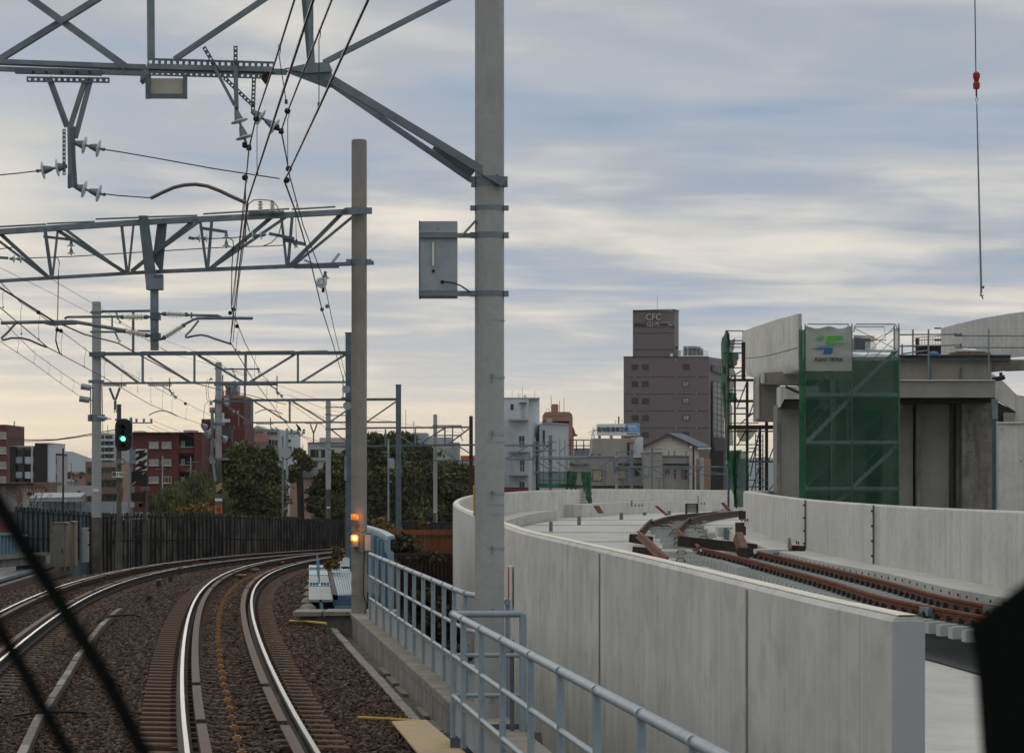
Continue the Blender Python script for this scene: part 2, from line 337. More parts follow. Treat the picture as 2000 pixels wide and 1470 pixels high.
M['redsign'] = mat('faded_red_print', (.40, .12, .10), .7, 0, .3, 8, 0)
M['navy'] = mat('navy_print', (.03, .06, .13), .6, 0, .05, 5, 0)
M['skyb'] = mat('light_blue_print', (.12, .34, .62), .6, 0, .05, 5, 0)
M['ink'] = mat('black_print', (.015, .015, .018), .6, 0, .05, 5, 0)
M['steel_let'] = mat('steel_letters', (.48, .49, .49), .35, .5, .05, 5, 0)
M['let_g'] = mat('grey_letters', (.30, .32, .33), .5, .3, .05, 5, 0)
M['let_d'] = mat('dark_letters', (.045, .06, .065), .5, .3, .05, 5, 0)
M['lgreen'] = mat('green_logo_print', (.09, .36, .07), .8, 0, .1, 3, 0)
M['lblue'] = mat('blue_logo_print', (.03, .11, .26), .8, 0, .1, 3, 0)
M['lteal'] = mat('teal_logo_print', (.12, .27, .35), .8, 0, .1, 3, 0)
M['sig_g'] = mat('lit_green_lens', (.1, .8, .55), .3, 0, 0, 3, 0, emit=((.10, 1, .62), 5))
M['amber'] = mat('amber_lens', (.55, .14, .01), .3, 0, .1, 3, 0, emit=((1, .22, .01), .55))
M['amber_lit'] = mat('lit_amber_lens', (.9, .4, .05), .3, 0, .1, 3, 0, emit=((1, .20, .015), 2.0))
M['amber_core'] = mat('lit_amber_core', (1, .8, .4), .3, 0, 0, 3, 0, emit=((1, .55, .12), 7))
M['tarp'] = mat('blue_tarp', (.08, .20, .42), .6, 0, .15, 3, .1)
M['sack'] = mat('tan_sack', (.36, .27, .17), .9, 0, .2, 6, .3, fine=((.6, .58, .52), 5, .7))
# ------------------------------------------------------------------ track geometry
GA = 1.1317; DS = .25
def track_curve():
    X, Y, T = [], [], []
    th = -.1322; x = -2.5016; y = 25.0; s = -12
    pre = [(x-math.sin(th)*k*DS, y-math.cos(th)*k*DS, th) for k in range(40, 0, -1)]
    out = pre[:]
    while s < 92:
        k = .00093-.00031*s/100+.04287*(s/100)**2; k = min(k, .030)
        th += k*DS; x += math.sin(th)*DS; y += math.cos(th)*DS; s += DS
        out.append((x, y, th))
    return out
TC = track_curve(); L0 = -10.0                      # station of first point relative to (−2.5, 25)
def trk(s, o, z=0.0):                               # station (m), offset to the right (m)
    i = (s-L0)/DS; i = max(0, min(len(TC)-1.001, i)); k = int(i); f = i-k
    a, b = TC[k], TC[k+1]; x = a[0]+(b[0]-a[0])*f; y = a[1]+(b[1]-a[1])*f; th = a[2]+(b[2]-a[2])*f
    return Vector((x+math.cos(th)*o, y-math.sin(th)*o, z)), th
SMAX = 103.0
def zb(o):                                          # ballast level across the section
    pts = [(-8.2, -1.0), (-6.6, -.62), (-6.0, -.40), (-5.2, -.36), (-2.6, -.36), (-1.9, -.24), (-1.15, -.19), (-1.0, -.205), (-.2, -.215), (.2, -.215), (1.0, -.205), (1.15, -.19), (1.75, -.2), (2.0, -.29)]
    if o <= pts[0][0]: return pts[0][1]
    for (a, b), (c, d_) in zip(pts, pts[1:]):
        if o <= c: return b+(d_-b)*(o-a)/(c-a)
    return pts[-1][1]
# terrain: one sheet to the horizon, five metres below the rails
b = MB(); b.quad((-9000, -200, -5), (9000, -200, -5), (9000, 12000, -5), (-9000, 12000, -5))
obj('ground', b, M['ground'], kind='structure')
b = MB()                                            # embankment under the tracks, retaining sides down to the ground
for i, s in enumerate(np.arange(-9.5, SMAX, 2.0)):
    R = [trk(s, o, z)[0] for o, z in ((-8.2, -5), (-8.2, -1.02), (-6.6, -.66), (-2, -.45), (1.98, -.45), (1.98, -5))]
    b.v += R
    if i:
        B = len(b.v)-12
        for j in range(5): b.f.append((B+j, B+j+1, B+6+j+1, B+6+j))
obj('embankment', b, M['conc_old_or_shaded'], kind='structure')
b = MB(); r_ = random.Random(3)                     # ballast surface
ss = list(np.arange(-9.5, 30, .14))+list(np.arange(30, SMAX, .35)); oo = list(np.arange(-8.0, -2.6, .2))+list(np.arange(-2.6, 2.0, .1))+[2.0]
for i, s in enumerate(ss):
    for o in oo:
        b.v.append(trk(s, o, zb(o)+r_.uniform(-.013, .013)-.01)[0])
    if i:
        n = len(oo); B = (i-1)*n
        for j in range(n-1): b.f.append((B+j, B+j+1, B+n+j+1, B+n+j))
bo = obj('ballast_bed', b, M['ballast'], kind='stuff', label='brown ballast bed under and between the two curved tracks')
# loose stones: real little polyhedra, one mesh
mst = bpy.data.materials.new('ballast_stone'); mst.use_nodes = True; t_ = mst.node_tree; bs = t_.nodes['Principled BSDF']; bs.inputs['Roughness'].default_value = .92
ge = t_.nodes.new('ShaderNodeNewGeometry'); rr = t_.nodes.new('ShaderNodeValToRGB'); t_.links.new(ge.outputs['Random Per Island'], rr.inputs[0]); t_.links.new(rr.outputs[0], bs.inputs['Base Color'])
cr = rr.color_ramp
for _ in range(3): cr.elements.new(.5)
for e, (p, c) in zip(cr.elements, [(0, (.018, .008, .004)), (.4, (.050, .025, .012)), (.7, (.076, .043, .024)), (.9, (.104, .069, .046)), (1, (.15, .12, .095))]): e.position = p; e.color = (*c, 1)
rng = np.random.default_rng(5)
SLP = .58
def stones(s0, s1, o0, o1, n, ra, rb):
    V = []
    sarr = rng.uniform(s0, s1, n); oarr = rng.uniform(o0, o1, n)
    base = np.array([(1, 0, 0), (-1, 0, 0), (0, 1, 0), (0, -1, 0), (0, 0, 1), (0, 0, -1)], float)
    cs = []
    for s, o in zip(sarr, oarr):
        for co in (0, -3.745):
            oc = o-co
            if .36 < abs(oc) < 1.0 and (s % SLP) < .27 and rng.random() < .97: break
            if abs(abs(oc)-.57) < .07: break
        else:
            p, _ = trk(s, o); mid = .03 if abs(o) < .36 or abs(o+3.745) < .36 else 0; cs.append((p.x, p.y, zb(o)+rng.uniform(-.012, .018)+mid))
    cs = np.array(cs); k = len(cs)
    q, _ = np.linalg.qr(rng.normal(size=(k, 3, 3)))
    rad = rng.uniform(ra, rb, (k, 1, 1))*rng.uniform(.6, 1.25, (k, 6, 1))
    return (np.einsum('ij,kjl->kil', base, q)*rad*np.array([1, 1, .75])+cs[:, None, :]).reshape(-1, 3)
V = np.concatenate([stones(-4, 8, -4.6, 2.0, 30000, .02, .042), stones(8, 26, -8.1, 2.0, 38000, .024, .048), stones(26, 60, -8.1, 2.0, 38000, .03, .06), stones(60, 95, -8.1, 2.0, 16000, .04, .08)])
k = len(V)//6
tri = np.array([(0, 2, 4), (2, 1, 4), (1, 3, 4), (3, 0, 4), (2, 0, 5), (1, 2, 5), (3, 1, 5), (0, 3, 5)])
F = (tri[None]+(np.arange(k)*6)[:, None, None]).reshape(-1, 3)
me = bpy.data.meshes.new('ballast_stones'); me.vertices.add(len(V)); me.vertices.foreach_set('co', V.ravel()); me.loops.add(len(F)*3); me.loops.foreach_set('vertex_index', F.ravel())
me.polygons.add(len(F)); me.polygons.foreach_set('loop_start', np.arange(len(F))*3); me.update(calc_edges=True); me.materials.append(mst)
o = bpy.data.objects.new('ballast_stones', me); COL.objects.link(o); setp(o, 'loose brown crushed stones covering the track bed', None, None, 'stuff')
# ------------------------------------------------------------------ the two tracks
RP = [(-.0635, -.153), (.0635, -.153), (.0635, -.14), (.012, -.118), (.008, -.05), (.032, -.035), (.032, -.006), (.026, 0), (-.026, 0), (-.032, -.006), (-.032, -.035), (-.008, -.05), (-.012, -.118), (-.0635, -.14)]
sl = MB()
st = [(-1.0, 0), (-.95, .0), (-.36, -.0), (-.26, -.03), (.26, -.03), (.36, 0), (.95, 0), (1.0, 0)]
for i, (x, z) in enumerate(st):
    w = .10 if abs(x) > .3 else .085
    for y, zz in ((-w-.02, -.13), (w+.02, -.13), (w, z-.012), (w-.015, z), (-w+.015, z), (-w, z-.012)): sl.v.append(Vector((x, y, zz)))
    if i:
        B = (i-1)*6
        for j in range(6): sl.f.append((B+j, B+(j+1) % 6, B+6+(j+1) % 6, B+6+j))
sl.f.append((0, 1, 2, 3, 4, 5)); e = 42; sl.f.append((e+5, e+4, e+3, e+2, e+1, e))
sleeper_me = mesh('sleeper', sl, M['sleeper'])
clipb = MB().box((0, 0, 0), .085, .10, .055)
def track(label, off, z0, cant, s0, s1, own):
    base, _ = trk(s0, off, z0-.16)
    T = thing('railway_track', label, 'railway track', base)
    S = np.arange(s0, s1, .5)
    def line(o, z, s0_=s0, s1_=s1, st_=.5): return [trk(s, off+o, z0+cant*(.5-o/GA)+z)[0] for s in np.arange(s0_, s1_, st_)]
    for sgn in (-1, 1):
        o = sgn*GA/2
        rl = obj('rail', MB().sweep(RP, line(o, 0)), M['rail_side'], T, smooth=True)
        obj('rail_head', MB().sweep([(-.021, -.004), (.021, -.004), (.021, .002), (-.021, .002)], line(o, .001)), M['rail_top'], rl)
        obj('rail_foot', MB().sweep([(-.07, -.004), (.07, -.004), (.07, .006), (-.07, .006)], line(o, -.143)), M['rail_base'], rl)
        go = o-sgn*.165
        for j, a in enumerate(np.arange(s0, s1-.3, 5.0)):
            hw = .047
            pr = [(-hw, -.014), (hw, -.014), (hw, 0), (-hw, 0)]
            leg = [(sgn*hw, -.10), (sgn*(hw-.012), -.10), (sgn*(hw-.012), -.0), (sgn*hw, -.0)]
            g_ = MB().sweep(pr, line(go, .004, a, min(a+4.998, s1), .4998)); g_.sweep(leg if sgn < 0 else leg[::-1], line(go, -.011, a, min(a+4.998, s1), .4998))
            obj('guard_rail', g_, M['guard'], T)
    cb = MB(); i = 0
    for s in np.arange(math.ceil(s0/SLP)*SLP, s1, SLP):
        s_ = s+.12; p, th = trk(s_, off, z0+cant/2-.157)
        inst('sleeper', sleeper_me, T, p, (0, math.atan(cant/GA), -th)); i += 1
        for sgn in (-1, 1):
            for e_ in (-.1, .1):
                q, _ = trk(s_, off+sgn*GA/2+e_, z0+cant*(.5-sgn*.5)-.125); cb.box(q, .06, .07, .035, -th)
    obj('rail_clip', cb, M['rail_base'], T, kind='stuff')
    if own:
        yb = MB(); cab_ = []
        for s in np.arange(math.ceil(s0/SLP)*SLP, s1, SLP*2 if own else SLP):
            p, th = trk(s+.12, off-.05, z0+cant/2-.155); yb.box(p, .085, .10, .035, -th); yb.box(p+Vector((0, 0, .02)), .05, .06, .03, -th)
        obj('cable_clip', yb, M['clip'], T, kind='stuff')
        obj('track_cable', MB().tube(line(-.05, -.18), .014, 6), M['wood_dk'], T)
        for (px, py, w) in ((470, 1123, 23), (496, 1112, 21), (546, 1098, 19)):
            p = gz(px, py, -.06); a = p+Vector((-w/2*p.y/FP, 0, 0)); c = p+Vector((w/2*p.y/FP, 0, 0))
            q = MB().tube([a, c], .035, 8); obj('track_antenna', q, M['pinkt'], T)
            obj('antenna_bracket', MB().box(p+Vector((0, 0, -.06)), .06, .3, .10), M['rust_dk'], T)
        p, th = trk(-2.0+5.0, off-.02, -.10)
        p = gz(481, 1412, -.10); obj('cable_guard_bar', MB().tube([p+Vector((-.13, 0, 0)), p+Vector((.13, 0, 0))], .016, 8), M['sleeper'], T)
    return T
track('railway track with polished rails nearest the railing, yellow cable clips down its middle', 0, 0, .033, -9.0, SMAX-1, True)
track('railway track further left beside the tall slatted fence, a lower parallel curve', -3.745, -.170, .050, 4.0, SMAX-1, False)
# cable trough between the tracks
T = thing('cable_trough', 'grey concrete cable trough lids curving between the two tracks', 'cable trough', gz(110, 1350, -.2))
tp = [gz(x, y, -.15) for x, y in ((30, 1500), (48, 1462), (70, 1410), (112, 1348), (150, 1284), (192, 1228), (214, 1205), (236, 1188))]
def resample(P, st):
    out = [P[0]]; acc = 0
    for a, c in zip(P, P[1:]):
        L_ = (c-a).length; n_ = max(1, int(L_/.05))
        for i in range(1, n_+1):
            q = a.lerp(c, i/n_); acc += L_/n_
            if acc >= st: out.append(q); acc = 0
    return out
tpr = resample(tp, .95)
for a, c in zip(tpr, tpr[1:]):
    dd = (c-a).normalized()*.012; j = rnd.uniform(-.008, .008)
    o = obj('trough_lid', MB().beam(a+dd+Vector((0, 0, j)), c-dd+Vector((0, 0, j)), .085, .04), M['pole_b'] if rnd.random() < .15 else M['conc_pl'], T)
obj('trough_side', MB().sweep([(-.04, -.22), (.04, -.22), (.04, -.03), (-.04, -.03)], tpr), M['guard'], T)
# cables lying across the ballast
for pts, lab in (([(30, 1396, -.2), (60, 1391, -.1), (110, 1388, -.08), (150, 1389, -.12), (172, 1391, -.22)], 'short black cable arching over the trough lids low in the foreground'),
                 ([(192, 1213, -.2), (215, 1203, -.1), (240, 1200, -.08), (262, 1200, -.1), (275, 1203, -.22)], 'short black cable arching over the far end of the trough lids')):
    obj('track_bond_cable', MB().tube([gz(*p) for p in pts], .022, 6), M['black'], None, lab, 'cable', 'black cables lying over the ballast')
# curve marker stakes
for k_, (x, y, h, lab) in enumerate([(310, 1150, 17, 'tall rusty stake with a pale cap, nearest of the stakes between the tracks'), (291, 1182, 18, 'rusty stake standing alone in the ballast in front of the tall capped one'), (333, 1138, 12, 'rusty stake just right of the tall capped one'),
        (352, 1122, 12, 'rusty stake by the inner rail of the left track, fourth of the row'), (384, 1108, 10, 'small rusty stake in the middle of the row along the left track'), (406, 1101, 8, 'small rusty stake sixth along the left track'), (430, 1096, 8, 'small rusty stake seventh along the left track'),
        (453, 1092, 6, 'tiny rusty stake near the bend, eighth of the row'), (507, 1087, 5, 'tiny rusty stake at the bend, ninth of the row'), (560, 1083, 5, 'tiny rusty stake at the far end of the row')]):
    p = gz(x, y, -.3); hh = h*p.y/FP; m_ = thing('marker_stake', lab, 'stake', p, 'rusty stakes between the two tracks')
    obj('post', MB().box(p+Vector((0, 0, hh/2)), .11, .08, hh), M['rust_dk'] if k_ else M['rust_dk'], m_)
    obj('cap', MB().box(p+Vector((0, 0, hh+.015)), .15, .1, .03), M['kerb'] if k_ % 3 == 0 else M['rust'], m_)
# ------------------------------------------------------------------ right edge of our line: kerb, channel, parapet
KX = lambda Y: -1.15-.1155*(Y-30)                    # kerb line
PX = lambda Y: -.60-.1135*(Y-27.7)                   # inner edge of the parapet
b = MB()
T = thing('ballast_kerb', 'row of weathered concrete kerb blocks holding the ballast', 'kerb', (KX(30), 30, -.6))
Y = 21.0
while Y < 49.0:
    L_ = .98; a = Vector((KX(Y), Y, -.31+rnd.uniform(-.01, .01))); c = Vector((KX(Y+L_), Y+L_, -.31+rnd.uniform(-.01, .01)))
    obj('kerb_block', MB().beam(a, c+(a-c)*.012, .11, .16), M['kerb'], T); Y += L_
obj('drain_floor', MB().sweep([(-.05, 0), (.62, 0), (.62, .05), (-.05, .05)], [(KX(Y), Y, -.42) for Y in (20, 30, 40, 48.5)]), M['pole_dirty'], kind='structure')
b = MB().sweep([(-.06, -4.5), (.32, -4.5), (.32, -.05), (.36, -.05), (.36, .03), (-.02, .03), (-.02, -.05), (0, -.06)], [(PX(Y), Y, 0) for Y in (22.0, 28, 34, 40, 46, 48.2)])
T = thing('parapet_kerb', 'low weathered concrete parapet that carries the blue grey railing', 'low wall', (PX(35), 35, -4.5))
obj('wall', b, M['conc_old_or_shaded'], T)
Y = 22.0
while Y < 47:
    obj('coping', MB().sweep([(-.035, .032), (.36, .032), (.36, .062), (-.035, .062)], [(PX(Y+.01), Y+.01, 0), (PX(Y+1.54), Y+1.54, 0)]), M['kerb'], T); Y += 1.55
# channel cover slabs seen below
for k_ in range(9):
    Yk = 24.5+k_*1.7
    if k_ in (1, 5): continue
    obj('drain_slab', MB().box((KX(Yk)+.33, Yk, -.352+.012*(k_ % 3)), .24, 1.3, .04, .115), M['conc_old_or_shaded'], None, 'dark concrete slab number %s lying in the drain channel beside the kerb' % ['one', 'two', 'three', 'four', 'five', 'six', 'seven', 'eight', 'nine'][k_] if False else ['dark slab in the drain channel at the bottom edge of the view', '', 'dark slab in the drain channel beside the plywood sheet', 'dark slab in the drain channel next beyond the plywood sheet', 'dark slab in the drain channel halfway along the parapet', '', 'dark slab in the drain channel past the gap', 'dark slab in the drain channel last but one before the pole block', 'dark slab in the drain channel against the pole block'][k_], 'slab', 'slabs lying in the drain channel')
# pole block at the abutment
b = MB().box((-2.95, 48.4, -2.6), 1.75, 1.0, 5.15); b.box((-2.95, 48.35, .02), 1.8, 1.1, .07)
T = thing('abutment_block', 'weathered concrete block that carries the round pole at the girder bridge', 'concrete block', (-2.95, 48.4, -5))
obj('block', MB().box((-2.95, 48.45, -2.6), 1.75, .95, 5.15), M['conc_old_or_shaded'], T)
for x0, x1 in ((-3.95, -3.42), (-3.40, -2.72), (-2.70, -2.05)): obj('cap_slab', MB().box(((x0+x1)/2, 48.35, .03+rnd.uniform(0, .012)), x1-x0-.02, 1.12, .075), M['kerb'], T)
# plywood sheet and yellow poles
pl = [gz(765, 1411, -.13), gz(832, 1408, -.13), gz(918, 1480, -.13), gz(822, 1480, -.13)]
obj('plywood_sheet', MB().poly(pl, (0, 0, .02)), M['ply'], None, 'pale plywood sheet lying over the channel at the lower edge', 'plywood sheet')
obj('yellow_pole', MB().tube([gz(699, 1400, -.14), gz(760, 1403, -.16), gz(818, 1407, -.16)], .016, 8), M['yellow'], None, 'yellow pole lying across the ballast by the plywood sheet', 'pole', 'yellow poles on the ballast')
obj('yellow_pole', MB().tube([gz(566, 1212, -.12), gz(600, 1213, -.10), gz(637, 1217, -.10)], .022, 8), M['yellow'], None, 'yellow pole lying across the ballast at the foot of the girder plates', 'pole', 'yellow poles on the ballast')
# ------------------------------------------------------------------ railings
def railing(label, posts, ln, zb_, extra=None):
    T = thing('railing', label, 'railing', (ln(posts[0]), posts[0], zb_), 'blue grey pipe railings')
    hs = (1.12, .74, .37); rs = (.031, .021, .021)
    ya, yb = posts[0], posts[-1]
    for h, r in zip(hs, rs):
        obj('top_rail' if h > 1 else 'mid_rail', MB().tube([(ln(y_), y_, zb_+h) for y_ in posts], r, 12), M['railpaint'], T, smooth=True)
    for Y in posts:
        obj('post', MB().tube([(ln(Y), Y, zb_-.02), (ln(Y), Y, zb_+1.10)], .026, 12), M['railpaint'], T, smooth=True)
        obj('joint_collar', MB().tube([(ln(Y)-.005, Y-.05, zb_+1.12), (ln(Y)-.005, Y+.05, zb_+1.12)], .0335, 12), M['railpaint'], T, smooth=True)
    for a, c in zip(posts, posts[1:]):
        lo, hi = min(a, c), max(a, c)
        pn = obj('kick_panel', MB().beam((ln(lo+.05)+.015, lo+.05, zb_+.17), (ln(hi-.05)+.015, hi-.05, zb_+.17), .006, .30), M['grey_plate'], T)
        obj('panel_edge', MB().beam((ln(lo+.05)+.012, lo+.05, zb_+.325), (ln(hi-.05)+.012, hi-.05, zb_+.325), .05, .012), M['kerb'], pn)
    return T
near = lambda Y: -.544-.1125*(Y-24.6); far = lambda Y: 2.742-.114*Y if Y > 28.4 else float(np.interp(Y, [26.4, 28.4], [-.03, 2.742-.114*28.4]))
TN = railing('near blue grey pipe railing that jogs around the big round pole', [24.6, 23.6, 22.0, 20.4, 18.6, 17.0, 15.4, 13.8, 12.3, 10.8, 9.3], near, .02)
railing('far blue grey pipe railing running from the pole to the girder bridge', [45.2, 43.5, 41.7, 40.1, 38.5, 37.0, 35.5, 34.0, 32.5, 31.0, 29.7, 28.4, 26.45], far, .055)
for h, r in ((1.12, .031), (.74, .021), (.37, .021)):
    obj('return_rail', MB().tube([(near(24.6), 24.6, .02+h), (.10, 24.6, .02+h)], r, 12), M['railpaint'], TN, smooth=True)
    obj('return_rail', MB().tube([(.10, 24.6, .02+h), (near(22.6)+.42, 22.4, .02+h)], r, 12), M['railpaint'], TN, smooth=True) if False else None
obj('return_post', MB().tube([(.10, 24.6, .0), (.10, 24.6, 1.14)], .034, 12), M['railpaint'], TN, smooth=True)
obj('return_post', MB().tube([(.0, 24.62, -.02), (.0, 24.62, .9)], .02, 10), M['galv_dk'], TN, smooth=True)
b = MB(); b.box((-.2, 26.0, -.25), 1.0, 2.4, .12); 
T = thing('pole_platform', 'dark grey platform box around the foot of the big round pole', 'platform', (-.2, 26, -.4))
obj('deck', b, M['dark'], T); obj('side_panel', MB().box((-.2, 24.78, -.1), .75, .03, .42), M['galv_dk'], T)
obj('grating', MB().box((-.42, 25.1, .02), .3, .5, .03), M['grey_plate'], T)
b = MB().box((.5, 22.5, -2.6), .5, 9, 4.2); obj('outer_ledge', MB().box((.62, 21.0, -.75), .6, 9.0, .25, .11), M['conc_old_or_shaded'], None, 'dark concrete ledge below the near railing on its outer side', 'ledge')
# ------------------------------------------------------------------ poles
def band(T, c, r, h, wing=.0, name='clamp_band', m=None):
    q = MB().cone((c.x, c.y, c.z-h/2), (c.x, c.y, c.z+h/2), r, r, 20)
    if wing:
        for s in (-1, 1): q.box((c.x+s*(r+wing/2-.01), c.y-.03, c.z), wing, .07, h)
    return obj(name, q, m or M['galv'], T, smooth=True)
def pole(label, xl, xr, ytop, Y, zbot, m='pole', group='concrete catenary poles', cat='pole', n=28, dirty=None, steel=False, taper=0.0):
    a = at(xl, ytop, Y); c = at(xr, ytop, Y); r = (c.x-a.x)/2; x = (a.x+c.x)/2; zt = a.z
    T = thing('steel_pole' if steel else 'concrete_pole', label, cat, (x, Y, zbot), group)
    if steel:
        obj('shaft', MB().box((x, Y, (zt+zbot)/2), 2*r, 2*r, zt-zbot), M[m], T); obj('cap', MB().box((x, Y, zt+.015), 2*r+.04, 2*r+.04, .03), M['galv_dk'], T)
    else:
        rb = r*(1+taper)
        obj('shaft', MB().lathe((x, Y, zbot), (0, 0, 1), [(0, rb), (zt-zbot-.05, r), (zt-zbot-.015, r*.97), (zt-zbot, r*.86)], n), M[m], T, smooth=True)
        if dirty is not None:
            zd = at(0, dirty, Y).z; rd = r+(rb-r)*(zt-zd)/(zt-zbot)
            obj('sooted_foot', MB().lathe((x, Y, zbot), (0, 0, 1), [(0, rb+.004), (zd-zbot-.5, rd+.005), (zd-zbot, rd+.002)], n), M['pole_dirty'], T, smooth=True)
    T['r'] = r; return T, x, r
YG1 = 26.1
P1, x1, r1 = pole('big round concrete pole in front of the white wall, a grey box on its side', 927.5, 984.5, -120, YG1, -.2, n=48, taper=.01)
for y, h, w in ((356, .10, .04), (407, .045, .05), (460, .055, .05), (574, .055, .05)):
    band(P1, at(956, y, YG1), r1+.006, h, w)
for y in (626, 863, 985, 1003): band(P1, at(957, y, YG1), r1+.003, .010, 0, 'steel_strap', M['galv_lt'])
for y in (737, 848, 963, 1070, 1192, 1358):
    c = at(957, y, YG1); B_ = band(P1, c, r1+.003, .026, 0, 'step_band', M['galv_lt'])
    obj('step_bolt', MB().box((c.x+.025, YG1-r1-.015, c.z+.012), .018, .03, .035).beam((c.x+.026, YG1-r1-.02, c.z), (c.x+.015, YG1-r1-.04, c.z-.055), .010), M['galv'], B_)
c = at(926, 985, YG1); obj('warning_tube', MB().tube([(c.x-.0, YG1-.02, at(0, 947, YG1).z), (c.x, YG1-.02, at(0, 1007, YG1).z)], .009, 8), M['yellow'], P1)
# grey equipment box on the big pole
Yb = YG1-.02; T = thing('equipment_box', 'flat grey steel box clamped to the side of the big round pole', 'equipment box', at(856, 581, Yb))
obj('box_body', MB().pbox(819, 432, 893, 581, Yb, .16), M['galv_lt'], T)
obj('mounting_channel', MB().pbox(819.5, 455, 930, 464, Yb-.045, .045), M['galv'], T); obj('mounting_channel', MB().pbox(819.5, 568, 930, 578, Yb-.045, .045), M['galv'], T)
obj('lid_edge', MB().pbox(819, 451, 893.5, 454.5, Yb-.02, .02), M['galv_lt'], T); obj('lid_edge', MB().pbox(819, 564, 893.5, 567.5, Yb-.02, .02), M['galv_lt'], T)
obj('box_seam', MB().pbox(818, 431, 820, 582, Yb-.012, .18), M['galv_dk'], T)
obj('strut', MB().beam(at(899, 464, Yb-.05), at(930, 430, Yb-.05), .035, .02), M['galv'], T)
obj('ventilation_rod', MB().pbox(844, 473, 848, 519, Yb-.025, .02), M['ins_w'], T); obj('cable_gland', MB().ball(at(846.5, 529, Yb-.02), .016), M['black'], T)
obj('cable_gland', MB().ball(at(864, 550.5, Yb-.03), .019), M['black'], T)
obj('power_cable', MB().tube([at(865, 550, Yb-.04), at(885, 552, Yb-.07), at(900, 558, Yb-.08), at(918, 570, Yb-.06)], .008, 6), M['black'], T)
for x, y in ((855, 447), (855, 522)): obj('rivet', MB().ball(at(x, y, Yb), .006), M['galv_dk'], T)
# second pole with flashing lamps
YG2 = 47.5
P2, x2, r2 = pole('round concrete pole with two flashing amber lamps standing on the abutment block', 686.5, 716.5, 273, YG2, .04, m='pole_b', n=40, taper=.01)
for y, h, w in ((412, .11, .10), (512, .10, .09)): band(P2, at(701, y, YG2), r2+.008, h, w)
for y in (931, 1048, 1105, 1136, 1163): band(P2, at(700, y, YG2), r2+.002, .008, 0, 'steel_strap', M['galv_dk'])
obj('discoloured_patch', MB().pbox(697, 880, 704, 896, YG2-r2-.004, .003), M['kerb'], P2) if False else None
for y, m_, lab in ((1009, 'amber', 'upper amber flasher lamp on the round pole, dimly lit'), (1050, 'amber_lit', 'lower amber flasher lamp on the round pole, brightly lit')):
    c = at(692.5, y, YG2-r2-.09); T = thing('warning_lamp', lab, 'warning lamp', c, 'amber lamps on the round pole')
    obj('lens', MB().lathe(c-Vector((0, 0, .055)), (0, 0, 1), [(0, .06), (.02, .065), (.08, .065), (.105, .05), (.115, .02)], 18), M[m_], T, smooth=True)
    if m_ == 'amber_lit':
        obj('bulb', MB().ball(c+Vector((.01, -.066, .0)), .035, 12, 8, (1, .35, 1)), M['amber_core'], T, smooth=True)
        pl_ = bpy.data.lights.new('lamp_glow', 'POINT'); pl_.energy = 2.2; pl_.color = (1, .35, .06); pl_.shadow_soft_size = .05
        po = bpy.data.objects.new('lamp_glow', pl_); COL.objects.link(po); po.parent = T; po.location = (.02, -.12, 0)
    else:
        obj('bulb', MB().ball(c+Vector((.0, -.066, .02)), .018, 10, 6, (1, .3, 1)), M['amber_lit'], T, smooth=True)
        pl_ = bpy.data.lights.new('lamp_glow', 'POINT'); pl_.energy = .7; pl_.color = (1, .3, .05); pl_.shadow_soft_size = .03
        po = bpy.data.objects.new('lamp_glow', pl_); COL.objects.link(po); po.parent = T; po.location = (.1, -.02, 0)
    obj('lamp_base', MB().box(c+Vector((0, .01, -.10)), .13, .12, .085), M['cab'], T)
    obj('bracket', MB().box(c+Vector((.0, .02, -.15)), .17, .16, .02).box(c+Vector((-.04, 0, -.1)), .02, .14, .12), M['galv_dk'], T)
    obj('cable', MB().tube([c+Vector((.02, 0, -.15)), c+Vector((.05, -.0, -.24)), c+Vector((.14, -.0, -.28)), c+Vector((.2, .02, -.24))], .007, 6), M['black'], T)
c = at(718, 1060, YG2-r2-.02); T = thing('junction_box', 'small off-white junction box on the right side of the lamp pole', 'junction box', c)
obj('box_body', MB().pbox(712.5, 1044, 724.5, 1075, YG2-.16, .12), M['lt_grey'], T); obj('lid', MB().pbox(713.5, 1045, 723.5, 1074, YG2-.168, .008), M['lt_grey'], T)
obj('down_cable', MB().tube([at(712, 1076, YG2-.17), at(711, 1100, YG2-.17), at(709.5, 1160, YG2-.17), at(716, 1180, YG2-.2), at(710, 1212, YG2-.62), at(711, 1225, YG2-.62), at(711, 1262, YG2-.62), at(702, 1268, YG2-.64)], .012, 6), M['black'], None, 'black cable running down the lamp pole and over the abutment block', 'cable')
# further poles of the line
Y3, Y4, Y5, Y6, Y7 = 86.0, 122.0, 158.0, 215.0, 235.0
P3, x3, r3 = pole('concrete pole at far left in front of the slatted fence, with two pulleys', 180, 197.2, 589, Y3, -.7, dirty=1010, taper=.12)
for y, h, w in ((610, .06, .04), (648, .06, .04), (692, .12, .08), (745, .1, .1), (816, .22, .12)): band(P3, at(188.5, y, Y3), r3+.02, h, w)
obj('number_plate', MB().pbox(181, 954, 193, 960, Y3-r3-.03, .01), M['white'], P3)
obj('tension_rod_frame', MB().beam(at(177, 760, Y3-.1), at(177, 822, Y3-.1), .03).beam(at(199, 750, Y3-.1), at(200, 820, Y3-.1), .03), M['galv_dk'], P3)
P4, x4, r4 = pole('concrete pole with orange and black bands standing by the fence in the willow', 420.8, 433, 707, Y4, -.8, dirty=895, taper=.10)
for y, h, w in ((719, .04, .04), (751, .05, .05), (783, .12, .06), (828, .14, .14), (896, .10, .35)): band(P4, at(427, y, Y4), r4+.015, h, w)
